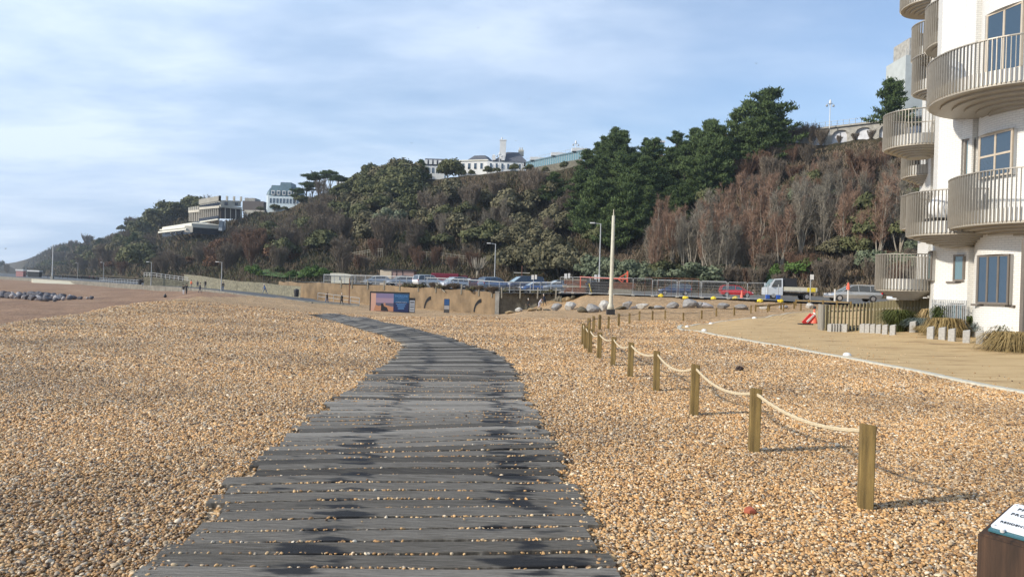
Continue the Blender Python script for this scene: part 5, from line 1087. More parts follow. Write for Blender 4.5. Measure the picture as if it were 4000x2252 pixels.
gm_ = mb.mesh('granite_stub', M['granite']); bm = bmesh.new(); bm.from_mesh(gm_); bmesh.ops.bevel(bm, geom=list(bm.edges), offset=.012, segments=1, affect='EDGES'); bm.to_mesh(gm_); bm.free()
grp1 = [(405, 710), (435, 711), (465, 712), (495, 713), (535, 714), (578, 716)]; grp2 = [(768, 720), (825, 724), (885, 729), (950, 735), (1023, 741), (1108, 747)]; grp3 = [(1530, 787), (1660, 800), (1768, 815), (1930, 837), (2080, 850), (2240, 867)]; grp4 = [(2020, 745), (1345, 690)]
for gi_, (gr, lb) in enumerate(((grp1, 'short granite stub, one of six nearest the slatted fence end'), (grp2, 'short granite stub, one of six in the middle run before the dark spiky plant'), (grp3, 'short granite stub, one of six along the planted bed at the right'), (grp4, 'short granite stub standing back among the garden plants'))):
    for cx_, cy_ in gr:
        x, y = (3100+cx_/2.862)/1.5534, (1050+cy_/2.862)/1.5534; p = GD(x, y) if gi_ < 3 else on(x, 29); o = link('granite_stub', gm_); o.location = p; o.rotation_euler = (0, 0, R(-38)+random.uniform(-.08, .08))
        s_ = (.9+.06*gi_); o.scale = (s_, s_, s_); tag(o, lb, 'bollard', ('first', 'second', 'third', 'rear')[gi_]+' run of granite stubs')
def grass(name, p, r, h, n, mt, label, cat='plant', droop=.5, group=None, seed=0, wd=.012):
    rng = np.random.default_rng(seed); b_ = rng.uniform(0, 6.28, n); rr = rng.uniform(0, r*.35, n); B = np.stack([rr*np.cos(b_), rr*np.sin(b_), np.full(n, -.05)], -1)
    th = b_+rng.normal(0, .5, n); out_ = rng.uniform(.25, 1, n)*r; hh = h*rng.uniform(.6, 1, n); Md = B+np.stack([np.cos(th)*out_*.5, np.sin(th)*out_*.5, hh], -1); Tp = B+np.stack([np.cos(th)*out_, np.sin(th)*out_, hh*(1-droop*rng.uniform(.5, 1.3, n))], -1)
    w_ = np.stack([-np.sin(th), np.cos(th), np.zeros(n)], -1)*wd; V = np.stack([B-w_, B+w_, Md+w_*.8, Md-w_*.8, Tp+w_*.2, Tp-w_*.2], 1).reshape(-1, 3); k = np.arange(n)*6
    Fq = np.concatenate([np.stack([k, k+1, k+2, k+3], -1), np.stack([k+3, k+2, k+4, k+5], -1)]); o = link(name, npmesh(name, V, Fq, M[mt], np.tile(rng.random(n), 2))); o.location = p; return tag(o, label, cat, group)
M['sedge'] = leafmat('tan_sedge', (.13, .09, .035), (.42, .31, .14)); M['spike'] = leafmat('dark_spiky_leaves', (.02, .035, .01), (.09, .10, .03)); M['lav'] = leafmat('blue_grey_leaves', (.06, .08, .075), (.18, .21, .19)); M['straw'] = leafmat('straw', (.22, .15, .07), (.50, .38, .2))
grass('sedge_mound', on(2365+15, 26.6), .85, .75, 1500, 'sedge', 'rounded tan grass mound between the granite stubs', droop=.9, seed=1)
grass('sedge_mound', on(2560, 22.0), 1.15, .62, 2000, 'sedge', 'wide tan grass mound at the right edge of the frame', droop=.9, seed=2)
for x, d, r_, h_, sd2, lb in ((2260, 30.3, .85, 1.0, 3, 'dark spiky plant left of the middle granite stubs\' end'), (2382, 28, .7, 1.15, 4, 'dark spiky plant in front of the low barred door'), (2460, 26.8, .6, .8, 5, 'dark spiky plant under the large ground-floor window'), (2545, 25, .6, .55, 6, 'low dark plant beside the cream panel')):
    grass('spiky_plant', on(x, d), r_, h_, 700, 'spike', lb, droop=.25, seed=sd2, wd=.02)
for x, d, r_, h_, mt, sd2, lb in ((2320, 29.5, .8, .65, 'lav', 7, 'blue-grey shrub between two spiky plants'), (2345, 29.8, .6, 1.0, 'straw', 8, 'straw-coloured feathery grass behind the blue-grey shrub'), (2370, 29.5, .5, .9, 'straw', 9, 'straw-coloured grass tuft near the low door'), (2500, 26, .8, .6, 'lav', 10, 'grey-green shrub behind the right granite stubs'), (2530, 26, .4, .7, 'sedge', 11, 'brown grass tuft below the white wall'), (2335, 28.4, .6, .35, 'sedge', 12, 'low brown ground plant at the bed edge'), (2150, 34.2, .8, .2, 'lav', 13, 'flat green plant at the foot of the slatted fence')):
    grass('garden_plant', on(x, d), r_, h_, 700, mt, lb, droop=.4, seed=sd2, wd=.018)
ft = MB(); fr0 = on(2330, 28.9); 
bf = thing('bar_railing', 'thin upright grey bars in front of the low white wall and barred door', 'railing', fr0)
a_, b_ = on(2345, 28.3)-fr0, on(2430, 26.4)-fr0
for k in range(18): p = a_.lerp(b_, k/17); ft.bar(p+Vector((0, 0, 0)), p+Vector((0, 0, 1.32)), .025)
ft.build('bars', M['steel'], bf); ft = MB(); ft.bar(a_+Vector((0, 0, .15)), b_+Vector((0, 0, .15)), .03); ft.bar(a_+Vector((0, 0, 1.15)), b_+Vector((0, 0, 1.15)), .03); ft.build('rail', M['steel'], bf)
# dome lights on the path, a dropped brick scrap
for x, y, r_, lb in ((2130, 897, .11, 'white dome light on the path kerb, the nearest one'), (1771, 834, .12, 'white dome light just inside the near kerb by the path tip'), (1728, 823.5, .1, 'white dome light at the pointed tip of the path'), (1788, 815.5, .13, 'white dome light on the far kerb near the tip'), (1897, 801.5, .16, 'white dome light on the far kerb, farthest from the tip')):
    mb = MB(); mb.ball((0, 0, .05), (r_, r_, r_*.65), 12, 8); mb.cyl((0, 0, 0), r_*1.1, .04, 12); o = mb.build('dome_light', M['white'], None, True); o.location = GD(x, y); tag(o, lb, 'ground light', 'white dome lights around the path')
mb = MB(); mb.ball((0, 0, .02), (.05, .035, .03), 7, 5, jit=.15); o = mb.build('brick_fragment', mat('brick_red', (.38, .10, .05), .8)); o.location = GD(1885, 1296, .01); tag(o, 'small orange-red brick fragment on the pebbles', 'stone')
mb = MB(); mb.ball((0, 0, .05), (.09, .07, .06), 8, 6, jit=.2); o = mb.build('seaweed_clump', mat('dark_weed', (.03, .015, .01), .7)); o.location = GD(1860, 934, .0); tag(o, 'small dark clump of weed on the shingle', 'debris')
# cone, stacked red road signs
o = thing('traffic_cone', 'red and white traffic cone at the end of the slatted fence', 'cone', GD(2047, 815)); mb = MB(); mb.box((0, 0, .03), (.5, .5, .06)); mb.build('base', M['dark'], o)
for z0, z1, m_ in ((.06, .42, 'orange'), (.42, .70, 'white'), (.70, .96, 'orange')): r0 = .22*(1.15-z0); mb = MB(); mb.tube([(0, 0, z0), (0, 0, z1)], [.2*(1.06-z0), .2*(1.06-z1)], 14); mb.build('cone_band', M[m_], o)
mb = MB(); mb.ball((0, 0, 1.0), .1, 8, 6); mb.build('lamp', M['dark'], o)
o = thing('folded_road_sign', 'red folded road sign leaning against the cone', 'sign', GD(2036, 817), 0, None, .8); mb = MB()
for k in range(2): mb.bar((-.45+k*.3, 0, .1), (.15+k*.2, .1, .72), .07, .3)
mb.build('panel', M['red'], o); mb = MB(); mb.box((-.3, 0, .05), (.9, .5, .1)); mb.build('foot', M['dark'], o); mb = MB(); mb.bar((-.22, -.05, .2), (.30, .05, .72), .06, .12); mb.build('stripe', M['white'], o)
# ================================================================ TALL POLE AND LAMPS
p = GD(1535, 791); o = thing('flag_pole', 'tall cream pole on a black base beside the boulders', 'pole', p); s = p.y/1860
M['polec'] = mat('cream_pole', (.50, .47, .37), .6, 0, .1, 3)
mb = MB(); H_ = 248*s; mb.tube([(0, 0, .35), (0, 0, .7), (0, 0, .9), (0, 0, H_*.55), (0, 0, H_)], [.30, .24, .155, .145, .12], 14); mb.build('shaft', M['polec'], o, True)
mb = MB(); mb.tube([(0, 0, H_), (0, 0, H_+16*s)], [.05, .03], 8); mb.build('tip', M['polec'], o)
mb = MB(); mb.box((0, 0, .18), (.62, .62, .44)); mb.build('base', M['dark'], o)
def lamp(p, h, label, side=-1, r=.09, group=None, arm=.9):
    o = thing('street_lamp', label, 'street lamp', p, group=group); mb = MB(); mb.tube([(0, 0, -.2), (0, 0, 1.2), (0, 0, h)], [r*1.4, r, r*.7], 8); mb.build('post', M['steel'], o)
    mb = MB(); mb.bar((0, 0, h-.05), (side*arm, 0, h+.05), .07); mb.build('arm', M['steel'], o); mb = MB(); mb.box((side*(arm+.2), 0, h+.05), (.6, .25, .14)); mb.build('lantern', M['white'], o); return o
lamp(CP(1243, 118), 7.2, 'slender lamp post behind the parked blue cars, lantern to the left')
lamp(CP(1506, 96), 9.0, 'slender pale lamp post just left of the tall cream pole')
for x, d, h, lb in ((557, 140, 5.4, 'promenade lamp post beside the walkers near the garden wall'), (380, 175, 5.6, 'promenade lamp post at the foot of the ramp'), (260, 262, 6.5, 'promenade lamp post left of the ramp railings'), (195, 330, 7, 'farthest thin promenade lamp post')):
    q_ = D(x, 700, d); lamp(Vector((q_.x, q_.y, -.9)), h, lb, -1, .09, 'promenade lamps', .7)
q_ = D(131, 700, 262); o = thing('mast', 'plain white mast on the distant promenade at the left', 'mast', Vector((q_.x, q_.y, -.8))); mb = MB(); mb.tube([(0, 0, 0), (0, 0, 12.2)], [.2, .12], 8); mb.build('shaft', M['white'], o); mb = MB(); mb.box((0, 0, .4), (.9, .9, 1.2)); mb.build('plinth', M['concrete'], o)
o = thing('timber_lamp_post', 'timber T-shaped post with two pale heads behind the dark people carrier', 'lamp post', CP(1311, 128)); mb = MB(); mb.bar((0, 0, 0), (0, 0, 4.1), .16); mb.build('post', M['rust'], o); mb = MB(); mb.bar((-1.4, 0, 2.9), (1.4, 0, 2.9), .12); mb.build('crossbar', M['hallstone'], o)
# ================================================================ CARS
def paint(name, c, met=.3): m = mat(name, c, .28, met, .04); m.node_tree.nodes['Principled BSDF'].inputs['Coat Weight'].default_value = .8; return m
M['carglass'] = glassmat('car_glass', (.03, .04, .05)); M['screen'] = glassmat('windscreen_glass', (.22, .30, .32), .1)
G = {  # greenhouse outline from rear to front, as shares of length and height
 'hatch': ([(-.485, .60), (-.44, .90), (-.36, .985), (-.08, 1), (.06, .96), (.27, .62)], [(-.5, .45, .60), (-.46, .22, .63), (0, .2, .61), (.24, .2, .62), (.40, .2, .52), (.48, .22, .44), (.5, .3, .36)]),
 'suv': ([(-.485, .60), (-.45, .92), (-.38, .97), (-.05, 1), (.08, .96), (.24, .63)], [(-.5, .4, .60), (-.46, .24, .63), (0, .22, .61), (.24, .22, .64), (.42, .22, .57), (.485, .24, .50), (.5, .32, .40)]),
 'saloon': ([(-.34, .66), (-.20, .95), (-.10, .99), (.02, 1), (.10, .96), (.30, .64)], [(-.5, .4, .60), (-.47, .22, .66), (-.3, .2, .66), (0, .2, .63), (.28, .2, .62), (.42, .2, .54), (.49, .22, .46), (.5, .3, .36)]),
 'estate': ([(-.49, .62), (-.44, .90), (-.40, .97), (-.05, 1), (.06, .96), (.25, .62)], [(-.5, .4, .60), (-.47, .22, .64), (0, .2, .60), (.24, .2, .60), (.42, .2, .50), (.49, .22, .42), (.5, .3, .34)]),
 'mpv': ([(-.49, .58), (-.47, .94), (-.42, .99), (.05, 1), (.16, .93), (.36, .58)], [(-.5, .3, .58), (-.47, .2, .60), (0, .18, .58), (.34, .18, .58), (.44, .18, .48), (.49, .2, .40), (.5, .28, .32)])}
def car(kind, pm_, loc, rz, L, W_, H_, label, rails=False, sc=1.0):
    gh, body = G[kind]; o = thing('parked_car', label, 'car', loc, rz, 'parked cars', sc); mb = MB(); hw = W_/2; vs = []; n = len(body)
    for x, zl, zt in body:
        e_ = 1 if abs(x) < .45 else .86; X_ = x*L
        vs += [(X_, -hw*e_*.92, zl*H_), (X_, -hw*e_, (zl*.45+zt*.55)*H_), (X_, -hw*e_*.9, zt*H_), (X_, hw*e_*.9, zt*H_), (X_, hw*e_, (zl*.45+zt*.55)*H_), (X_, hw*e_*.92, zl*H_)]
    fs = [(0, 1, 2, 3, 4, 5)]+[tuple((n-1)*6+k for k in (5, 4, 3, 2, 1, 0))]
    for i in range(n-1):
        for k in range(6): k2 = (k+1) % 6; fs.append((i*6+k, (i+1)*6+k, (i+1)*6+k2, i*6+k2))
    mb.add(vs, fs); bo = mb.build('body', pm_, o)
    gv = []; m_ = len(gh)
    for x, z in gh: w_ = hw*(.88 if z < .7 else .70+.10*(1-z)*3); gv += [(x*L, -w_, z*H_), (x*L, w_, z*H_)]
    mb = MB(); gf = []; mi = []
    for i in range(m_-1): gf.append((i*2, i*2+1, i*2+3, i*2+2)); mi.append(0 if gh[i][1] > .88 and gh[i+1][1] > .88 else (1 if i == 0 else 2))
    for f, k in zip(gf, mi): mb.add([gv[j] for j in f], [(3, 2, 1, 0)], k)
    mb.add([gv[i*2] for i in range(m_)], [tuple(range(m_))][::1], 1); mb.add([gv[i*2+1] for i in range(m_)], [tuple(reversed(range(m_)))], 1)
    mb.build('cabin', [pm_, M['carglass'], M['screen']], o)
    mb = MB()
    for s__ in (-1, 1):
        idx = 0 if s__ < 0 else 1
        for i in range(m_-1): mb.bar(Vector(gv[i*2+idx])+Vector((0, s__*.01, 0)), Vector(gv[(i+1)*2+idx])+Vector((0, s__*.01, 0)), .07, .07)
        for fx in (-.05, -.27):
            tz = 1.0; mb.bar((fx*L, s__*hw*.885, .62*H_), (fx*L+.02, s__*hw*.71, .965*H_), .05, .09)
    mb.build('pillars', pm_, o)
    for x in (-.31, .31):
        for s__ in (-1, 1):
            r = .165*H_*1.2; mb = MB(); mb.tube([(x*L, s__*(hw-.22), r), (x*L, s__*(hw+.01), r)], r, 16); wh = mb.build('wheel', M['rubber'], o); mb = MB(); mb.tube([(x*L, s__*(hw-.05), r), (x*L, s__*(hw+.025), r)], r*.62, 12); mb.build('rim', M['chrome'], wh)
    for s__ in (-1, 1):
        mb = MB(); mb.box((.475*L, s__*hw*.66, .43*H_), (.16, .34, .13)); mb.build('headlight', M['lamp'], o)
        mb = MB(); mb.box((-.485*L, s__*hw*.72, .56*H_), (.12, .26, .20)); mb.build('tail_light', M['tail'], o)
        mb = MB(); mb.box((.16*L, s__*(hw+.06), .64*H_), (.14, .16, .12)); mb.build('wing_mirror', pm_, o)
    if rails:
        for s__ in (-1, 1): mb = MB(); mb.bar((-.36*L, s__*hw*.62, H_+.04), (.0, s__*hw*.62, H_+.04), .05); mb.build('roof_rail', M['chrome'], o)
    return o
CB = {k: paint(k+'_car_paint', c, m_) for k, c, m_ in (('silver', (.42, .45, .48), .6), ('white', (.62, .65, .68), .1), ('red', (.52, .012, .02), .1), ('darkred', (.16, .02, .03), .3), ('navy', (.03, .05, .11), .3), ('blue', (.05, .14, .36), .4), ('black', (.02, .022, .028), .3), ('steelblue', (.14, .22, .36), .5), ('grey', (.22, .24, .26), .5))}
for kind, c, x, d, rz, L, W_, H_, lb, rl in (
    ('saloon', 'silver', 952, 126, 200, 4.6, 1.8, 1.45, 'silver saloon leftmost in the car park, nose to the left', False),
    ('saloon', 'silver', 1014, 121, 205, 4.8, 1.8, 1.50, 'silver saloon in front of the pink hut, nose to the left', False),
    ('suv', 'white', 1078, 114, 38, 4.5, 1.85, 1.68, 'white sport utility car with red tail lamp, left of the white hatchback', True),
    ('hatch', 'white', 1140, 110, 218, 4.1, 1.75, 1.55, 'white hatchback, nose to the left, in front of the burgundy container', False),
    ('hatch', 'darkred', 1183, 116, 215, 4.0, 1.7, 1.45, 'dark red car half hidden behind the white hatchback', False),
    ('hatch', 'silver', 1200, 124, 200, 4.0, 1.7, 1.45, 'pale silver car between the dark red car and the blue one', False),
    ('suv', 'black', 1218, 122, 205, 4.4, 1.8, 1.62, 'black car behind the blue sport utility car', False),
    ('suv', 'steelblue', 1244, 107, 36, 4.5, 1.85, 1.68, 'blue sport utility car with red tail lamps behind the grey railing', True),
    ('mpv', 'navy', 1318, 108, 205, 5.2, 1.95, 1.95, 'large dark people carrier, pale windscreen facing left', False),
    ('hatch', 'blue', 1347, 102.5, 200, 4.1, 1.75, 1.35, 'low blue car in front of the dark people carrier', False),
    ('saloon', 'silver', 1405, 103, 200, 4.6, 1.8, 1.45, 'silver-blue saloon right of the low blue car', False),
    ('hatch', 'grey', 1462, 100, 200, 4.2, 1.75, 1.5, 'grey car behind the stacked timber', False),
    ('hatch', 'navy', 1697, 96, 172, 4.2, 1.75, 1.52, 'dark blue hatchback seen through the mesh fence, left of the red car', False),
    ('hatch', 'red', 1851, 96, -6, 4.15, 1.75, 1.52, 'bright red hatchback on the road behind the mesh fence', False),
    ('estate', 'silver', 2145, 70, 176, 4.9, 1.85, 1.55, 'silver estate car with roof rails right of the white truck', True),
    ('hatch', 'white', 2300, 66, 178, 4.2, 1.8, 1.25, 'pale car mostly hidden behind the slatted fence', False)):
    car(kind, CB[c], CP(x, d), R(rz), L, W_, H_, lb, rl, 1.1 if x < 1500 else 1.0)
# dropside truck
p = CP(1984, 84); o = thing('dropside_truck', 'white dropside truck with dark cage behind the cab', 'truck', p, R(178)); hw = 1.0
mb = MB(); mb.xprism([(-hw, .45), (hw, .45), (hw, 1.3), (.92, 1.3), (-.92, 1.3), (-hw, 1.3)], 1.0, 2.75)
mb.add([(1.0, -hw, 1.3), (2.75, -hw*.95, 1.15), (2.55, -hw*.9, 1.35), (1.95, -.85, 2.25), (1.0, -.85, 2.35), (1.0, hw, 1.3), (2.75, hw*.95, 1.15), (2.55, hw*.9, 1.35), (1.95, .85, 2.25), (1.0, .85, 2.35)], [(0, 1, 2, 3, 4), (9, 8, 7, 6, 5), (4, 3, 8, 9), (0, 4, 9, 5), (1, 6, 7, 2)]); mb.build('cab', CB['white'], o)
mb = MB(); mb.add([(2.56, -.88, 1.37), (2.56, .88, 1.37), (1.98, .82, 2.24), (1.98, -.82, 2.24)], [(0, 1, 2, 3)]); mb.build('windscreen', M['screen'], o)
for s__ in (-1, 1): mb = MB(); mb.add([(1.15, s__*.99, 1.35), (2.3, s__*.97, 1.35), (1.85, s__*.90, 2.15), (1.15, s__*.89, 2.2)], [(0, 1, 2, 3)]); mb.build('side_window', M['carglass'], o); mb = MB(); mb.box((2.35, s__*1.15, 1.65), (.12, .18, .4)); mb.build('wing_mirror', CB['white'], o)
mb = MB(); mb.box((-.95, 0, .95), (3.7, 2.0, .12)); mb.build('bed', M['steel'], o)
for y_ in (-1.0, 1.0): mb = MB(); mb.box((-.95, y_, 1.2), (3.7, .05, .42)); mb.build('side_board', M['cream'], o)
mb = MB(); mb.box((-2.79, 0, 1.2), (.05, 2.0, .42)); mb.build('tail_board', CB['white'], o)
mb = MB(); mb.box((-2.15, -1.04, 1.15), (.9, .03, .45)); mb.box((-2.15, 1.04, 1.15), (.9, .03, .45)); mb.build('hazard_panel', M['yellow'], o)
mb = MB(); mb.box((.1, 0, 1.85), (1.35, 1.7, 1.1)); mb.build('cage', M['dark'], o)
mb = MB(); mb.box((0, 0, .62), (5.0, .9, .3)); mb.build('chassis', M['dark'], o)
for x_ in (-1.7, 2.0):
    for s__ in (-1, 1): mb = MB(); mb.tube([(x_, s__*.72, .37), (x_, s__*.99, .37)], .37, 16); wh = mb.build('wheel', M['rubber'], o); mb = MB(); mb.tube([(x_, s__*.9, .37), (x_, s__*1.0, .37)], .22, 12); mb.build('rim', M['chrome'], wh)
for s__ in (-1, 1): mb = MB(); mb.box((2.74, s__*.7, .85), (.08, .35, .25)); mb.build('headlight', M['lamp'], o)
# ================================================================ FENCES AND THINGS BY THE CAR PARK
rail0 = fa
def fpt(x):
    a = D(x, 725, 1).x; 
    for i in range(len(fa)-1):
        a0, a1 = fa[i].x/fa[i].y, fa[i+1].x/fa[i+1].y
        if a0 <= a <= a1: return fa[i].lerp(fa[i+1], (a-a0)/(a1-a0))
    return fa[-1]
xs = [811+k*(1412-811)/23 for k in range(24)]
for i in range(23):
    A_, B_ = fpt(xs[i])+Vector((0, .8, .35)), fpt(xs[i+1])+Vector((0, .8, .35)); o = thing('railing_panel', 'grey vertical-bar railing panel along the edge of the car park', 'railing', A_, group='railing panels along the car park'); v_ = B_-A_; hh = 1.15
    mb = MB(); n = max(8, int(v_.length/.20))
    for k in range(1, n): mb.bar(v_*(k/n)+Vector((0, 0, .1)), v_*(k/n)+Vector((0, 0, hh)), .024)
    mb.build('bars', M['steel'], o); mb = MB(); mb.bar(Vector((0, 0, hh)), v_+Vector((0, 0, hh)), .09); mb.bar(Vector((0, 0, .1)), v_+Vector((0, 0, .1)), .05); mb.build('rail', M['steel'], o)
    mb = MB(); mb.bar((0, 0, -.3), (0, 0, hh+.06), .10); mb.build('post', M['steel'], o)
M['oldpost'] = mat('weathered_post', (.30, .27, .21), .85, 0, .2, 5)
for x in (858, 885, 925, 966, 1005, 1052, 1096, 1160, 1237, 1262, 1308, 1352, 1204, 1398):
    p = fpt(x)+Vector((0, -.12, -.5)); mb = MB(); mb.box((0, 0, .55), (.16, .16, 1.5)); o = mb.build('wooden_post', M['oldpost']); o.location = p; o.rotation_euler = (0, random.uniform(-.05, .05), 0); tag(o, 'short weathered post on the rim of the retaining wall', 'post', 'posts on the wall rim')
p = fpt(1096); q_ = fpt(1120); mb = MB(); mb.bar((0, 0, .6), (q_.x-p.x, q_.y-p.y-.1, -.55), .10); o = mb.build('leaning_plank', M['oldpost']); o.location = p+Vector((0, -.3, 0)); tag(o, 'pale plank leaning off a post on the wall rim', 'plank')
# rough growth on the wall rim and the flank wall
for k in range(34):
    x = random.uniform(1010, 1420); p = fpt(x) if x < 1250 else fpt(x)+Vector((0, 1.5, 0)); tree('bshrub' if random.random() < .7 else 'olive', p+Vector((0, random.uniform(-.2, .5), .1)), random.uniform(.6, 1.1), 'low weedy growth along the top of the retaining walls', 'weeds on the wall tops', 1.6, cat='weeds')
def heras(A_, B_, hh, label, grp, mesh=False):
    o = thing('mesh_fence_panel', label, 'fence panel', A_, group=grp); v_ = B_-A_; mb = MB(); z_ = Vector((0, 0, 1))
    mb.tube([z_*.1, z_*(hh-.12), v_*.03+z_*hh, v_*.97+z_*hh, v_+z_*(hh-.12), v_+z_*.1], .028, 6); mb.bar(z_*.15, v_+z_*.15, .04); mb.build('frame', M['steel'], o)
    mb = MB(); n = int(v_.length/.14)
    for k in range(1, n): mb.bar(v_*(k/n)+z_*.15, v_*(k/n)+z_*(hh-.03), .006)
    for k in range(1, 6): mb.bar(z_*(.15+k*hh/6), v_+z_*(.15+k*hh/6), .006)
    mb.build('mesh_infill', M['steel'], o)
    mb = MB(); mb.box((0, 0, .05), (.25, .7, .12)); mb.build('foot', M['concrete'], o)
hx = [1408, 1440, 1484, 1541, 1592, 1641, 1703, 1765, 1831, 1880, 1926]
hz_ = lambda x: Vector((D(x, 735, float(np.interp(x, [1400, 1500, 1600, 1800, 1930], [92, 86.5, 84.5, 82, 80]))).x, float(np.interp(x, [1400, 1500, 1600, 1800, 1930], [92, 86.5, 84.5, 82, 80])), 1.0))
for a_, b_ in zip(hx[:-1], hx[1:]): heras(hz_(a_), hz_(b_)-Vector((.06, 0, 0)), 2.0 if a_ < 1640 else 1.85, 'grey mesh site fence panel between car park and boulders', 'mesh site fence panels')
hx2 = [1656, 1715, 1770, 1840]
for a_, b_ in zip(hx2[:-1], hx2[1:]): heras(hz_(a_)+Vector((.4, 3.0, 0)), hz_(b_)+Vector((.3, 3.0, 0)), 1.95, 'mesh fence panel of the second row behind the first', 'second row of mesh panels')
# dark screened panel, timber stacks, barrier, board
A_ = hz_(1626)+Vector((0, 1.2, 0)); B_ = hz_(1763)+Vector((0, 1.2, 0)); mb = MB(); mb.bar(Vector((0, 0, 2.15)), B_-A_+Vector((0, 0, 2.15)), .05)
for k in range(9): mb.bar((B_-A_)*(k/8)+Vector((0, 0, 0)), (B_-A_)*(k/8)+Vector((0, 0, 2.15)), .04)
o = mb.build('rusty_screen', M['rust']); o.location = A_; tag(o, 'rusty barred screen standing among the mesh panels', 'screen')
for x, w_, h0, h1, lb, mk in ((1452, 2.9, 1.05, 1.75, 'stack of rusty brown timber left of the yellow board', 'rust'), (1515, 3.4, .1, 1.5, 'black heap of stored boards behind the yellow board', 'dark'), (1568, 3.0, .2, 1.6, 'reddish timber stack right of the tall cream pole', 'rust')):
    p = hz_(x)+Vector((0, 2.2, 0)); o = thing('timber_stack', lb, 'timber stack', p); z = 0.05; k = 0
    while z < h1-.1: t_ = random.uniform(.1, .26); mb = MB(); mb.box((random.uniform(-.2, .2), 0, z+t_/2), (w_*random.uniform(.8, 1), 1.2, t_*.9)); mb.build('plank_layer', M[mk] if random.random() < .8 else M['oldpost' if mk == 'rust' else 'dark'], o); z += t_; k += 1
p = hz_(1493)+Vector((0, .8, 0)); mb = MB(); mb.bar((-.12, 0, .1), (-.45, .1, 1.25), .55, .05); o = mb.build('yellow_board', M['yellow']); o.location = p; tag(o, 'yellow warning board leaning against the mesh fence', 'sign'); o.rotation_euler.z = 0
o = thing('height_barrier', 'orange-red height barrier arm with triangular brace', 'barrier', hz_(1590)+Vector((0, 4, 0))); mb = MB(); mb.bar((0, 0, .9), (0, 0, 2.9), .16); mb.build('post', M['orange'], o)
mb = MB(); mb.bar((0, 0, 1.95), (-5.6, 1.2, 2.05), .12); mb.build('arm', M['orange'], o); mb = MB(); mb.bar((0, 0, 2.7), (-1.1, .2, 2.0), .09); mb.bar((0, 0, 1.1), (-1.1, .2, 1.95), .09); mb.bar((-.5, .1, 1.6), (-.5, .1, 2.3), .07); mb.build('brace', M['orange'], o); mb = MB(); mb.bar((-5.5, 1.2, .7), (-5.5, 1.2, 2.05), .1); mb.build('far_post', M['orange'], o)
for x, d, hh, lb in ((1341, 99, 1.9, 'white notice on a post at the left end of the mesh fence'), (1424, 93, 2.1, 'small pair of white notices behind the mesh fence'), (1499, 93, 2.2, 'white notices on the lamp post base')):
    p = CP(x, d); o = thing('notice_post', lb, 'sign', p); mb = MB(); mb.bar((0, 0, 0), (0, 0, hh), .07); mb.build('post', M['steel'], o); mb = MB(); mb.box((-.12, -.05, hh-.15), (.34, .03, .6)); mb.box((.3, -.05, hh-.1), (.28, .03, .6)); mb.build('plate', M['white'], o)
o = thing('road_sign_post', 'grey post with white sign between truck and silver estate car', 'sign', CP(2038, 72)); mb = MB(); mb.bar((0, 0, -.2), (0, 0, 2.45), .08); mb.build('post', M['steel'], o); mb = MB(); mb.box((.1, -.06, 2.25), (.36, .03, .5)); mb.build('plate', M['white'], o)
# bollards near the road
for x, d, mk, lb in ((1909, 80, 'navyb', 'blue-footed slim bollard left of the truck wheel'), (1932, 79, 'navyb', 'blue-footed slim bollard before the truck cab')): pass
for x, lb in ((1958, 'slim grey post with blue foot before the truck bed'), (1931, 'slim grey post with blue foot before the truck cab')):
    o = thing('slim_bollard', lb, 'bollard', CP(x, 77)); mb = MB(); mb.bar((0, 0, .35), (0, 0, 1.5), .07); mb.build('post', M['steel'], o); mb = MB(); mb.box((0, 0, .2), (.34, .34, .42)); mb.build('foot', mat('blue_plastic', (.02, .08, .35), .5), o)
for x, lb in ((2100, 'slim white marker post left of the estate car'), (2133, 'white marker post with red head before the estate car')):
    o = thing('marker_post', lb, 'marker post', CP(x, 67.5)); mb = MB(); mb.bar((0, 0, 0), (0, 0, 1.1), .10); mb.build('post', M['white'], o)
    if x > 2110: mb = MB(); mb.tube([(0, 0, 1.1), (0, 0, 1.45), (0, 0, 1.75)], [.16, .14, .03], 8); mb.build('head', M['orange'], o)
o = thing('traffic_cone', 'orange cone in front of the bright red hatchback', 'cone', CP(1866, 84)); mb = MB(); mb.tube([(0, 0, 0), (0, 0, .9)], [.2, .05], 12); mb.build('cone_band', M['orange'], o); mb = MB(); mb.box((0, 0, .03), (.45, .45, .06)); mb.build('base', M['dark'], o)
# low timber rail by the road
o = thing('rail_fence', 'low timber rail fence between road and path', 'fence', on(2000, 67)); fo = o.location
pts = [on(1901, 64.5), on(1935, 65.5), on(1965, 66), on(1998, 66.5)]; mb = MB()
pts2 = [on(2002, 72), on(2035, 71), on(2070, 70), on(2105, 69), on(2140, 68)]
for lst in (pts, pts2):
    for q_ in lst: mb = MB(); mb.bar(q_-fo+Vector((0, 0, -.1)), q_-fo+Vector((0, 0, .62)), .12); mb.build('post', M['post'], o)
    mb = MB()
    for a_, b_ in zip(lst[:-1], lst[1:]): mb.bar(a_-fo+Vector((0, 0, .5)), b_-fo+Vector((0, 0, .5)), .07, .12)
    mb.build('rail', M['post'], o)
# yellow mooring-style blocks
for x, y, lb in ((1662, 743, 'bright yellow block on the bank, the largest'), (1724, 747, 'small yellow block behind a grey boulder'), (1794, 749.5, 'yellow block on the bank left of the red car'), (1849, 751, 'yellow block on the bank below the red car'), (1911, 752, 'yellow block on the bank beside the truck'), (1962, 754, 'pale yellow block before the truck wheels')):
    p = D(x, y+1, 82 if x < 1900 else 77); p.z = gz(p.x, p.y); mb = MB(); mb.ball((0, 0, .17), (.32, .26, .22), 8, 6, jit=.15); o = thing('yellow_block', lb, 'marker block', p, group='yellow blocks along the bank'); mb.build('top', M['yellow'], o); mb = MB(); mb.box((-.08, 0, .02), (.8, .45, .08)); mb.build('base', M['dark'], o)
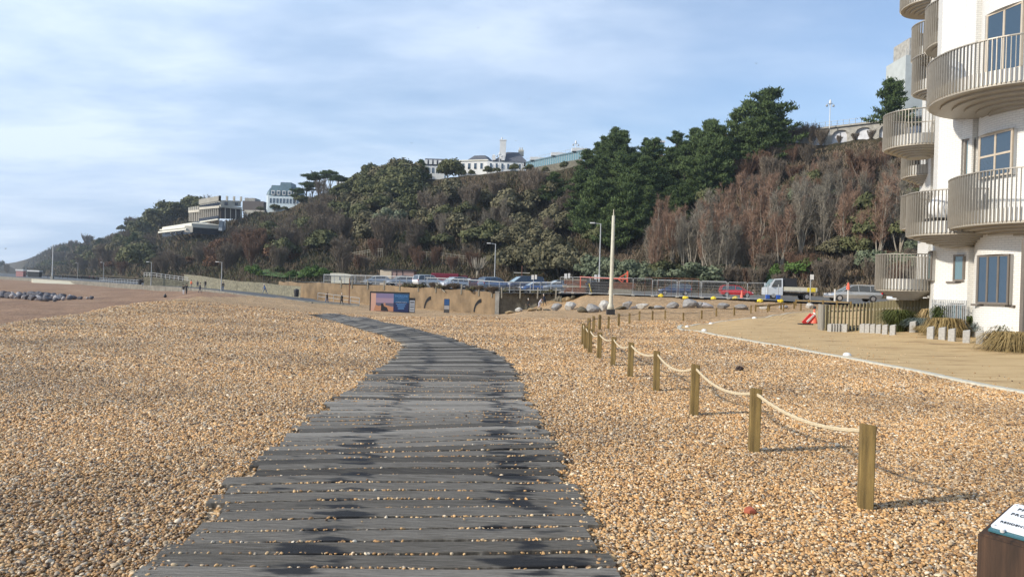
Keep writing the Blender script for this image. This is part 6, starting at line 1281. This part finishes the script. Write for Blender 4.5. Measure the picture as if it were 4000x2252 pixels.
# huts behind the cars
s_ = 140/1860
o = thing('pink_hut', 'pink timber hut with black flat roof behind the saloons', 'hut', CP(996, 146), R(0)); zt = 2.9; mb = MB(); mb.box((1.2, 2, zt/2), (76*s_*.78, 4, zt)); mb.build('wall', mat('pink_boards', (.36, .235, .20), .8, 0, .12, 4, 'Object', (.3, 1, 3)), o)
mb = MB(); mb.box((-2.1, -.05, zt/2), (40*s_*.75, .12, zt)); mb.build('cream_end', mat('cream_boards', (.62, .50, .36), .8, 0, .1, 4, 'Object', (.3, 1, 3)), o); mb = MB(); mb.box((.6, 2, zt+.12), (6.9, 4.6, .24)); mb.build('roof', M['dark'], o)
for x_ in (.0, 1.2): mb = MB(); mb.box((x_, -.02, zt/2), (.10, .1, zt)); mb.build('door_gap', M['dark'], o)
o = thing('burgundy_container', 'burgundy shipping container behind the white hatchback', 'container', CP(1125, 148)); mb = MB(); mb.box((-.6, 1.2, 1.35), (5.4, 2.4, 2.7)); M['burg'] = mat('burgundy_steel', (.22, .018, .04), .5, 0, .12)
for k in range(20): mb.box((-3.1+k*.27, -.02, 1.35), (.12, .06, 2.4))
mb.build('shell', M['burg'], o); mb = MB(); mb.box((3.0, 1.6, 1.2), (1.8, 2.4, 2.4)); mb.build('rear_section', mat('dark_burgundy', (.10, .012, .022), .6), o)
o = thing('pale_kiosk', 'low cream kiosk with curved roof at the left end of the car park', 'kiosk', CP(856, 146), 0, None, .72); mb = MB(); mb.box((0, 1.5, 1.0), (5.2, 3, 2.0)); mb.build('wall', M['cream'], o)
mb = MB(); mb.yprism([(-2.9, 2.0), (3.0, 2.0), (2.6, 2.45), (0, 2.75), (-2.8, 2.7)], -.2, 3.2); mb.build('roof', M['cream'], o); mb = MB(); mb.box((-.2, -.03, 1.3), (.3, .1, .9)); mb.build('window', M['carglass'], o)
# rail fences on the slope
for pts, lb in (([(890, 641), (915, 646), (940, 652), (965, 658)], 'pale rail fence climbing the slope above the kiosk'), ([(1068, 657), (1095, 657), (1125, 656), (1155, 656), (1185, 657)], 'pale rail fence on the slope above the container')):
    q0 = hill(*pts[0]); o = thing('hillside_fence', lb, 'fence', q0); Q = dense([hill(*p)-q0+Vector((0, -2, 1.0)) for p in pts], 12); mb = MB()
    for z in (.6, 1.1):
        for a_, b_ in zip(Q[:-1], Q[1:]): mb.bar(a_+Vector((0, 0, z)), b_+Vector((0, 0, z)), .06)
    mb.build('rail', M['oldpost'], o); mb = MB()
    for a_ in Q: mb.bar(a_+Vector((0, 0, -1)), a_+Vector((0, 0, 1.3)), .10)
    mb.build('posts', M['oldpost'], o)
# ================================================================ BILLBOARD AND SIGNS BEFORE THE WALL
d = 75; s = d/1860; p = GD(929, 783.5); p = Vector((p.x, p.y, 0)); p = D(929, 783.5, d); bb = thing('billboard', 'wide black-framed advertising board with a dusk picture and blue text half', 'billboard', p, R(4)); WB = 99*s; HB_ = 50*s
mb = MB(); mb.box((WB/2, .05, HB_/2), (WB, .16, HB_+.14)); mb.build('frame', M['dark'], bb)
def flat(name, col): m = mat(name, col, .5, 0, 0); return m
def quadp(x0, x1, z0, z1, y, m_, name, par): mb = MB(); mb.add([(x0, y, z0), (x1, y, z0), (x1, y, z1), (x0, y, z1)], [(0, 1, 2, 3)]); return mb.build(name, m_, par)
WP = WB*.60; pic = quadp(.12, WP, .10, HB_-.1, -.034, flat('poster_lilac', (.36, .25, .32)), 'picture', bb)
quadp(.12, .62, .10, HB_-.1, -.040, flat('poster_pink', (.62, .36, .27)), 'curtain', pic); quadp(.62, WP, HB_*.72, HB_-.1, -.038, flat('poster_purple', (.22, .18, .30)), 'cloud', pic)
quadp(.62, WP, .62, .95, -.040, flat('poster_sea', (.12, .11, .16)), 'sea', pic)
mb = MB(); mb.add([(.4, -.044, .12), (WP, -.044, .12), (WP, -.044, .55), (1.5, -.044, .75), (.9, -.044, .62), (.6, -.044, .75)], [(0, 1, 2, 3, 4, 5)]); mb.build('sofa', flat('poster_orange', (.50, .24, .13)), pic)
mb = MB(); mb.add([(1.15, -.048, .15), (1.9, -.048, .13), (1.75, -.048, .5), (1.45, -.048, .62), (1.3, -.048, .9), (1.15, -.048, .85)], [(0, 1, 2, 3, 4, 5)]); mb.build('seated_figure', M['dark'], pic)
mb = MB(); mb.cyl((0, 0, 0), .11, .01, 12); hd = mb.build('figure_head', flat('poster_skin', (.5, .25, .15)), pic); hd.rotation_euler = (R(90), 0, 0); hd.location = (1.5, -.046, .85)
bp = quadp(WP, WB-.06, .08, HB_-.1, -.034, flat('poster_navy', (.012, .022, .085)), 'text_panel', bb); quadp(WP, WB-.06, HB_*.5, HB_-.1, -.038, flat('poster_blue', (.018, .085, .20)), 'sky_half', bp)
M['txt'] = flat('poster_text_blue', (.12, .30, .60)); M['txw'] = flat('poster_text_white', (.45, .50, .58)); cx_ = (WP+WB-.06)/2
text('SHORELINE', .255, (cx_, -.05, HB_-.42), M['txt'], bp, 'lettering', (R(90), 0, 0), 'CENTER'); text('FOLKESTONE', .10, (cx_, -.05, HB_-.57), M['txt'], bp, 'lettering', (R(90), 0, 0), 'CENTER')
text('COMING SOON', .155, (cx_, -.05, HB_*.5), M['txw'], bp, 'lettering', (R(90), 0, 0), 'CENTER')
for k, w_ in enumerate((1.05, .8, .85, .6, .65)): quadp(cx_-w_/2, cx_+w_/2, HB_*.42-k*.12, HB_*.42-k*.12+.05, -.046, M['txt'], 'text_line', bp)
for x in (.2, WB-.2): mb = MB(); mb.bar((x, .2, -.6), (x, .2, HB_*.9), .12); mb.build('leg', M['dark'], bb)
p = D(1029, 786, 77); o = thing('notice_board', 'small white notice board just right of the billboard', 'sign', p, R(10)); mb = MB(); mb.box((.28, .1, .75), (.62, .1, 1.6)); mb.build('frame', M['dark'], o); nb_ = quadp(.02, .54, .1, 1.3, .04, flat('notice_white', (.60, .62, .66)), 'notice_sheet', o)
for z, h_ in ((1.02, .14), (.78, .05), (.55, .09), (.28, .06)): quadp(.08, .48, z, z+h_, .034, flat('notice_ink', (.15, .16, .18)), 'text_line', nb_)
for x_ in (.08, .5): mb = MB(); mb.bar((x_, .18, -.5), (x_, .18, 1.4), .06); mb.build('leg', M['dark'], o)
p = D(1116, 786.5, 84); o = thing('banner_stand', 'narrow upright blue and white banner before the sandy wall', 'sign', p); mb = MB(); mb.box((.3, .1, .8), (.62, .08, 1.62)); mb.build('frame', M['dark'], o); quadp(.02, .58, .9, 1.58, .05, flat('banner_blue', (.02, .08, .22)), 'blue_half', o); quadp(.02, .58, .42, .86, .05, flat('banner_photo', (.35, .33, .32)), 'photo_half', o); quadp(.02, .58, .08, .38, .05, flat('banner_low', (.07, .065, .06)), 'lower_panel', o)
mb = MB(); mb.bar((.3, .18, -.5), (.3, .18, 1.3), .08); mb.build('leg', M['dark'], o)
o = thing('thin_post', 'thin dark post standing before the sandy wall left of the billboard', 'post', on(878, 103)); mb = MB(); mb.bar((0, 0, 0), (0, 0, 3.9), .12); o2 = mb.build('shaft', M['rust'], o)
# ================================================================ BOULDERS
def rockmesh(seed, jag=.22, sub=2, flatt=.75):
    random.seed(seed); bm = bmesh.new(); bmesh.ops.create_icosphere(bm, subdivisions=sub, radius=.5)
    cuts = [(Vector((random.gauss(0, 1), random.gauss(0, 1), random.gauss(0, 1))).normalized(), random.uniform(.24, .42)) for _ in range(9)]
    for v in bm.verts:
        for n_, dd in cuts:
            k = v.co.dot(n_)
            if k > dd: v.co -= n_*(k-dd)
        v.co *= 1+random.uniform(-jag, jag)*.12; v.co.z *= flatt
    me = bpy.data.meshes.new('boulder'); bm.to_mesh(me); bm.free(); return me
def rockmat(nm, c): return mat(nm, c, .85, 0, .3, 5, 'Object', bumpd=.05)
RM = {'white': rockmat('white_limestone', (.46, .44, .40)), 'tan': rockmat('tan_sandstone', (.27, .20, .11)), 'grey': rockmat('grey_rock', (.26, .25, .24)), 'dark': rockmat('dark_mossy_rock', (.10, .085, .055)), 'blue': rockmat('blue_grey_granite', (.115, .112, .125)), 'pale': rockmat('pale_granite_rock', (.33, .31, .31))}
RP = {k: [rockmesh(100+i*7) for i in range(5)] for k in RM}
for k in RP:
    for me in RP[k]: me.materials.append(RM[k])
def rock(mk, x, y, w, h, d, label, grp=None, name='boulder'):
    p = D(x, y, d); p.z = gz(p.x, p.y); o = link(name, random.choice(RP[mk])); kk = 1.3 if name == 'boulder' else 1; W_ = w/1860*d*kk; H_ = h/1860*d*kk; o.scale = (W_*1.12, W_*.8, H_*1.45); o.location = p+Vector((0, 0, H_*.42)); o.rotation_euler = (random.uniform(-.2, .2), random.uniform(-.2, .2), random.uniform(-.5, .5)); return tag(o, label, 'boulder', grp)
def c4(x, y): return (1900+x/3.6257)/1.5534, (900+y/3.6257)/1.5534
def c3(x, y): return (2500+x/2.576)/1.5534, (900+y/2.576)/1.5534
random.seed(21)
BL4 = [('tan', 330, 1178, 130, 40, 'low tan boulder leftmost in the line, by the pier'), ('white', 455, 1178, 90, 60, 'square white boulder second from the left'), ('tan', 630, 1170, 125, 45, 'tan boulder at the feet of the two right-hand people'), ('tan', 755, 1168, 80, 45, 'small mossy boulder beside the stooping person'), ('dark', 850, 1163, 90, 25, 'flat dark boulder right of the stooping person'), ('grey', 975, 1188, 150, 90, 'grey split boulder left of the big white one'), ('white', 1175, 1155, 175, 100, 'leaning white boulder left of the tall pole'), ('dark', 1350, 1138, 120, 70, 'brown boulder between two pale ones'), ('grey', 1490, 1140, 165, 105, 'rough grey boulder close left of the pole'), ('white', 1650, 1125, 150, 130, 'tallest white boulder touching the tall pole'),
       ('dark', 1895, 1110, 130, 40, 'low dark boulder right of the tall pole'), ('grey', 1995, 1150, 115, 105, 'upright grey boulder right of the tall pole'), ('pale', 2085, 1100, 80, 40, 'small pale boulder behind the upright grey one'), ('white', 2205, 1105, 150, 70, 'cream boulder with knobbly top'), ('dark', 2325, 1090, 90, 30, 'small dark boulder beside the cream one'), ('grey', 2440, 1078, 140, 42, 'long low grey boulder'), ('white', 995, 1032, 105, 42, 'white slab lying high on the bank')]
for mk, x, y, w, h, lb in BL4: X_, Y_ = c4(x, y); rock(mk, X_, Y_, w/5.63, h/5.63, 66 if x > 1300 else (72 if y > 1050 else 92), lb)
for mk, x, y, w, h, lb in (('grey', 325, 757, 110, 62, 'dark-veined grey boulder below the largest yellow block'), ('grey', 490, 748, 125, 78, 'largest flat-topped grey boulder in the right half'), ('grey', 603, 760, 75, 55, 'small grey boulder before the smooth one'), ('pale', 660, 750, 120, 45, 'smooth pale grey boulder'), ('grey', 830, 753, 130, 50, 'wide grey boulder below the red car'), ('grey', 1015, 772, 118, 50, 'pitted grey boulder right of the red car'), ('white', 1265, 750, 95, 42, 'white rounded boulder below the truck'), ('pale', 1440, 745, 75, 35, 'small pale boulder under the truck bed'), ('white', 1700, 797, 80, 45, 'white boulder by the road corner, rightmost of the line')):
    X_, Y_ = c3(x, y); rock(mk, X_, Y_, w/4.0, h/4.0, 67, lb)
# rocks tumbled at the broken wall corner
for k in range(7): X_ = 1385+k*9+random.uniform(-3, 3); rock(random.choice(['tan', 'dark']), X_, 775-k*5, 18, 13, 100-k*1.0, 'tumbled tan stone at the broken end of the dark wall', 'stones at the wall end', 'wall_stone')
# rock groyne far left
def c6(x, y): return x/2.14667/1.5534, (850+y/2.14667)/1.5534
random.seed(4); pts = []
for row, (y0, x0, x1, n) in enumerate(((600, 0, 470, 11), (618, -10, 700, 15), (636, -10, 600, 13), (655, 60, 560, 9), (668, 260, 470, 4))):
    for k in range(n): pts.append((x0+(x1-x0)*(k+random.uniform(.2, .8))/n, y0+random.uniform(-5, 5), row))
pts += [(680, 620, 1), (735, 615, 1), (770, 618, 1)]
for x, y, row in pts:
    X_, Y_ = c6(x, y+14); sz = random.uniform(50, 88)*(.95 if x < 620 else .6)/3.5; rock(random.choice(['blue', 'blue', 'pale', 'blue']), X_, Y_, sz, sz*.75, 112-row*4.0, 'angular blue-grey block in the rock groyne on the lower beach', 'rock groyne blocks', 'groyne_rock')
# ================================================================ PROMENADE FURNITURE
def pm_(x, d, z): q_ = D(x, 720, d); return Vector((q_.x, q_.y, z))
o = thing('promenade_handrail', 'pale tubular handrail beside the sandy wall', 'railing', pm_(800, 118, -1.4)); mb = MB(); A_, B_ = Vector((0, 0, 0)), pm_(905, 106, -1.75)-o.location
for k in range(6): p = A_.lerp(B_, k/5); mb.bar(p, p+Vector((0, 0, 1.05)), .06)
mb.build('posts', M['steel'], o); mb = MB()
for z in (.5, 1.05): mb.bar(A_+Vector((0, 0, z)), B_+Vector((0, 0, z)), .05)
mb.build('rail', M['steel'], o)
for x, d, z, lb in ((746, 118, -1.1, 'black litter bin at the left end of the sandy wall'), (351, 178, -.7, 'dark bin on the promenade left of the ramp')):
    o = thing('litter_bin', lb, 'bin', pm_(x, d, z)); mb = MB(); mb.tube([(0, 0, 0), (0, 0, .9), (0, 0, 1.0)], [.36, .4, .4], 12); mb.build('body', M['dark'], o); mb = MB(); mb.tube([(0, 0, 1.0), (0, 0, 1.15), (0, 0, 1.3)], [.42, .4, .1], 12); mb.build('lid', M['dark'], o)
o = thing('access_ramp', 'pale ramp wall with white railing rising to the promenade', 'ramp', pm_(430, 176, -.8)); mb = MB()
mb.yprism([(-6.5, 0), (10, 0), (10, .5), (-4.5, 2.0), (-6.5, 2.0)], 0, 2); mb.build('wall', M['flint'], o); mb = MB()
for a_, b_ in (((-6.5, 2.0), (-4.5, 2.0)), ((-4.5, 2.0), (10, .5))):
    for z in (.5, 1.0): mb.bar((a_[0], 0, a_[1]+z), (b_[0], 0, b_[1]+z), .08)
    n = 3 if b_[0] < 0 else 14
    for k in range(n+1): x_ = a_[0]+(b_[0]-a_[0])*k/n; z_ = a_[1]+(b_[1]-a_[1])*k/n; mb.bar((x_, 0, z_), (x_, 0, z_+1), .07)
mb.build('railing', M['white'], o)
o = thing('beach_railing', 'long low pale railing on the promenade edge left of the ramp', 'railing', pm_(250, 228, -.8)); mb = MB(); E_ = pm_(352, 184, -.75)-o.location
for z in (.55, 1.05): mb.bar(Vector((0, 0, z)), E_+Vector((0, 0, z)), .09)
for k in range(16): p = E_*(k/15); mb.bar(p, p+Vector((0, 0, 1.05)), .08)
mb.build('rails', M['steel'], o)
o = thing('sea_wall_slipway', 'pale concrete slipway block on the beach below the far promenade', 'slipway', pm_(130, 236, -2.2)); mb = MB(); mb.add([(-6.5, 0, 1.5), (17, -6, .9), (15, -9, .2), (-4, -3, .2), (-6.5, 0, -1), (17, -6, -1), (15, -9, -1), (-4, -3, -1)], [(3, 2, 1, 0), (3, 7, 6, 2), (0, 4, 7, 3), (2, 6, 5, 1)]); mb.build('slab', mat('cream_concrete', (.48, .44, .33), .8), o)
M['pinkw'] = mat('faded_pink', (.45, .22, .2), .7)
for x, d, w_, h_, c_, lb in ((48, 330, 3.2, 3.2, 'pinkw', 'small pink and white stall on the far promenade'), (83, 330, 5, 3.0, 'dark', 'dark kiosk with white roof on the far promenade')):
    o = thing('beach_kiosk', lb, 'kiosk', pm_(x, d, -.8)); mb = MB(); mb.box((0, 1, h_*.4), (w_, 2, h_*.8)); mb.build('wall', M[c_], o); mb = MB(); mb.box((0, 1, h_*.9), (w_*1.1, 2.4, h_*.22)); mb.build('roof', M['white'], o)
p = GD(415, 747.5); o = thing('rubbish_sack', 'full black rubbish sack sitting alone on the shingle', 'sack', p); mb = MB(); mb.ball((0, 0, .2), (.24, .22, .26), 12, 9, jit=.06); mb.build('sack_body', M['dark'], o, True); mb = MB(); mb.tube([(0, 0, .4), (.02, 0, .5), (.1, 0, .55)], [.08, .04, .09], 8); mb.build('tied_neck', M['dark'], o)
# ================================================================ PEOPLE
def clothmat(n_, c): return mat(n_, c, .85, 0, .12, 8)
CM = {k: clothmat(k+'_cloth', c) for k, c in (('black', (.012, .012, .014)), ('navy', (.02, .028, .06)), ('denim', (.06, .10, .18)), ('grey', (.10, .10, .11)), ('lilac', (.55, .55, .66)), ('orange', (.65, .14, .05)), ('blue', (.06, .12, .28)), ('maroon', (.09, .012, .02)), ('tan', (.30, .22, .14)), ('white', (.6, .6, .62)))}
M['skin'] = mat('skin', (.46, .29, .21), .6, 0, .05); M['hair_d'] = mat('dark_hair', (.03, .02, .015), .8); M['hair_w'] = mat('pale_hair', (.5, .47, .42), .8); M['shoe'] = mat('shoe', (.03, .03, .03), .7)
def person(p, h, rz, label, top='black', bot='navy', hair='hair_d', stride=.16, bend=0, group=None, arm=.0, coat=False):
    k = h/1.75; J = {}
    lean = Vector((math.sin(bend)*.55, 0, math.cos(bend)*.55)); hip = Vector((0, 0, .93)); ch = hip+lean*.75; nk = hip+lean; hd_ = nk+Vector((math.sin(bend*.7)*.1+.03, 0, .12))
    V = [hip, hip+lean*.35, ch, nk, hd_, hd_+Vector((.02, 0, .10))]; Rr = [(.15, .12), (.14, .105), (.17, .12), (.06, .06), (.085, .10), (.06, .08)]; E = [(0, 1), (1, 2), (2, 3), (3, 4), (4, 5)]
    for s__ in (-1, 1):
        f = s__*stride; b0 = len(V); V += [Vector((f*.15, s__*.09, .86)), Vector((f*.7+.03, s__*.10, .48)), Vector((f*1.25-.02, s__*.10, .09)), Vector((f*1.25+.13, s__*.11, .035))]; Rr += [(.10, .10), (.062, .062), (.042, .045), (.04, .035)]; E += [(0, b0), (b0, b0+1), (b0+1, b0+2), (b0+2, b0+3)]
        b0 = len(V); sw_ = -f*1.0+arm; sh = ch+Vector((0, s__*.19, .06)); V += [sh, sh+Vector((sw_*.4, s__*.06, -.27)), sh+Vector((sw_*1.1+.1, s__*.06, -.50)), sh+Vector((sw_*1.2+.14, s__*.05, -.58))]; Rr += [(.06, .06), (.045, .045), (.032, .032), (.028, .04)]; E += [(2, b0), (b0, b0+1), (b0+1, b0+2), (b0+2, b0+3)]
        for q_ in range(5): b1 = len(V); o_ = Vector((.012*q_-.02, s__*(.0), -.055-.01*(2-abs(q_-2)))) if q_ < 4 else Vector((.045, 0, -.02)); V.append(V[b0+3]+o_); Rr.append((.008, .008)); E.append((b0+3, b1))
    me = bpy.data.meshes.new('sk'); me.from_pydata([v*k for v in V], E, []); o = bpy.data.objects.new('sk', me); COL.objects.link(o); md = o.modifiers.new('s', 'SKIN'); sv_ = me.skin_vertices[0].data
    for i, r in enumerate(Rr): sv_[i].radius = (r[0]*k, r[1]*k)
    sv_[0].use_root = True; md2 = o.modifiers.new('u', 'SUBSURF'); md2.levels = 1; md2.render_levels = 1
    bpy.context.view_layer.update(); dg = bpy.context.evaluated_depsgraph_get(); m2 = bpy.data.meshes.new_from_object(o.evaluated_get(dg)); bpy.data.objects.remove(o); m2.name = 'person_body'
    for x in (CM[top], CM[bot], M['skin'], M['shoe']): m2.materials.append(x)
    hz__ = (V[3].z+.03)*k; hands = [V[9]*k, V[9+13]*k] if False else []
    mids = []
    for pl in m2.polygons:
        c = pl.center/k; d_arm = abs(c.y) > .20
        if c.z > V[3].z+.02 and (Vector(c)-V[4]).length < .24: mi = 2
        elif c.z < .07: mi = 3
        elif c.z < .88 and not d_arm: mi = 1
        elif d_arm and c.z < V[2].z-.42: mi = 2
        else: mi = 0
        pl.material_index = mi; pl.use_smooth = True
    t_ = thing('person', label, 'person', p, rz, group); link('body', m2, t_)
    mb = MB(); q_ = V[5]*k; mb.ball((q_.x-.025*k, 0, q_.z+.0), (.105*k, .095*k, .10*k), 10, 7); mb.build('hair', M[hair], t_, True)
    if coat: mb = MB(); mb.tube([(0, 0, .62*k), (0, 0, .95*k), ch*k], [.22*k, .17*k, .19*k], 12); mb.build('coat', CM[top], t_, True)
    return t_
c_ = lambda x, y: ((1900+x/3.6257)/1.5534, (900+y/3.6257)/1.5534)
def pp(x, y, d, z=None): q_ = D(x, y, d); return Vector((q_.x, q_.y, gz(q_.x, q_.y) if z is None else z))
person(pp(*c_(592, 1130), 98), 1.55, R(190), 'person in black with pale cap walking before the dark flank wall', 'black', 'black', 'hair_w')
person(pp(*c_(745, 1130), 96), 1.45, R(-10), 'person in white and lilac stooping beside a companion at the boulders', 'lilac', 'lilac', 'hair_d', .12, .6)
person(pp(*c_(825, 1138), 96), 1.55, R(160), 'person in dark jacket and tan hat leaning forward at the boulders', 'navy', 'black', 'hair_w', .15, .35, arm=.15)
c5 = lambda x, y: ((1200+x/3.4347)/1.5534, (900+y/3.4347)/1.5534)
person(pp(*c5(265, 960), 106), 1.65, R(170), 'person in dark top and blue jeans walking by the handrail', 'black', 'denim', 'hair_d', .2)
person(pp(*c5(462, 980), 102), 1.65, R(185), 'person in long black coat walking before the sandy wall', 'black', 'black', 'hair_w', .18, coat=True)
person(pp(*c6(1538, 648), 128), 1.65, R(-80), 'left one of two people in black standing together on the shingle', 'black', 'white', 'hair_d', .08)
person(pp(*c6(1562, 648), 128.5), 1.75, R(90), 'right one of two people in black standing together on the shingle', 'black', 'black', 'hair_d', .1)
zp = -.85
person(pp(*c6(1675, 628), 127), 1.75, R(20), 'person in navy jacket walking a little ahead of the couple', 'navy', 'navy', 'hair_d', .18)
person(pp(*c6(1720, 600), 150, zp), 1.78, R(-60), 'broad person in black coat and grey trousers on the promenade', 'black', 'grey', 'hair_w', .14)
person(pp(*c6(1656, 600), 152, zp), 1.7, R(150), 'person in dark grey coat behind the navy-jacketed walker', 'grey', 'grey', 'hair_d', .12)
person(pp(*c6(1603, 575), 158, zp), 1.7, R(60), 'person in an orange top near the ramp', 'orange', 'grey', 'hair_d', .1)
person(pp(*c6(1868, 625), 139, -.95), 1.75, R(100), 'person in black jacket and jeans under the promenade lamp', 'black', 'denim', 'hair_d', .1)
person(pp(*c6(2222, 628), 126, -.95), 1.72, R(180), 'person in blue leaning forward mid-stride by the garden wall', 'blue', 'denim', 'hair_w', .32, .3)
for i, (x, d, t__, b__, lb) in enumerate(((120, 290, 'black', 'navy', 'far walker in black at the mast'), (150, 300, 'navy', 'black', 'far walker in navy, left of a pair past the mast'), (157, 298, 'black', 'black', 'far walker in black, right of a pair past the mast'), (172, 295, 'grey', 'navy', 'lone far walker in grey beyond the pair'), (205, 270, 'black', 'navy', 'far walker in black beside the group with red clothing'), (225, 275, 'maroon', 'black', 'far walker in dark red'), (234, 275, 'maroon', 'black', 'second far walker in dark red'), (243, 272, 'navy', 'grey', 'far walker in navy right of the dark red pair'), (262, 268, 'black', 'black', 'far walker in black right of the group'), (272, 266, 'black', 'navy', 'farthest right walker of the distant group'), (358, 215, 'black', 'black', 'walker in black before the beach railing'), (366, 214, 'grey', 'black', 'walker in grey before the beach railing'), (340, 218, 'black', 'navy', 'walker in black and navy left of the railing pair'), (60, 320, 'grey', 'navy', 'far walker by the pink stall'))):
    q_ = D(x, 705, d); person(Vector((q_.x, q_.y, -.8)), 1.72, random.uniform(0, 6.28), lb, t__, b__, 'hair_d', .15)
# gulls
M['gull'] = mat('gull_grey', (.25, .25, .27), .7)
for x, y, d, lb in ((1202, 71, 330, 'tiny gull high near the top centre of the sky'), (1902, 160, 330, 'tiny gull left of the upper balconies'), (1332, 249, 380, 'tiny gull over the pine stand side of the sky'), (1297, 354, 380, 'tiny gull just above the chimneyed villa'), (1035, 360, 380, 'tiny gull above the ridge trees'), (380, 184, 360, 'tiny gull in the clouds at the left'), (463, 203, 380, 'tiny gull in the clouds right of the left one'), (446, 328, 400, 'tiny gull above the columned hall'), (14, 625, 300, 'tiny gull low over the far left shore')):
    o = thing('gull', lb, 'bird', D(x, y, d), random.uniform(-.6, .6), 'gulls in the sky'); mb = MB(); mb.ball((0, 0, 0), (.13, .3, .12), 8, 6); mb.build('body', M['gull'], o)
    for s__ in (-1, 1): mb = MB(); mb.add([(s__*.08, -.12, .04), (s__*.5, -.05, .28), (s__*.85, .1, .12), (s__*.5, .12, .25), (s__*.08, .15, .04)], [(0, 1, 2, 3, 4)]); mb.build('wing', M['gull'], o)
# ================================================================ HAZE
mb = MB(); mb.box((300, 1480, 140), (5200, 3160, 294)); hz = mb.mesh('haze', [])
hm = bpy.data.materials.new('haze'); hm.use_nodes = True; t = hm.node_tree; t.nodes.clear()
vo = N(t, 'ShaderNodeOutputMaterial'); pv_ = N(t, 'ShaderNodeVolumePrincipled'); pv_.inputs['Color'].default_value = (.74, .86, 1.0, 1); pv_.inputs['Density'].default_value = .00020; pv_.inputs['Anisotropy'].default_value = .3
t.links.new(pv_.outputs[0], vo.inputs['Volume']); hz.materials.append(hm); tag(link('haze', hz), 'thin bluish sea haze over the bay', 'haze', kind='stuff')
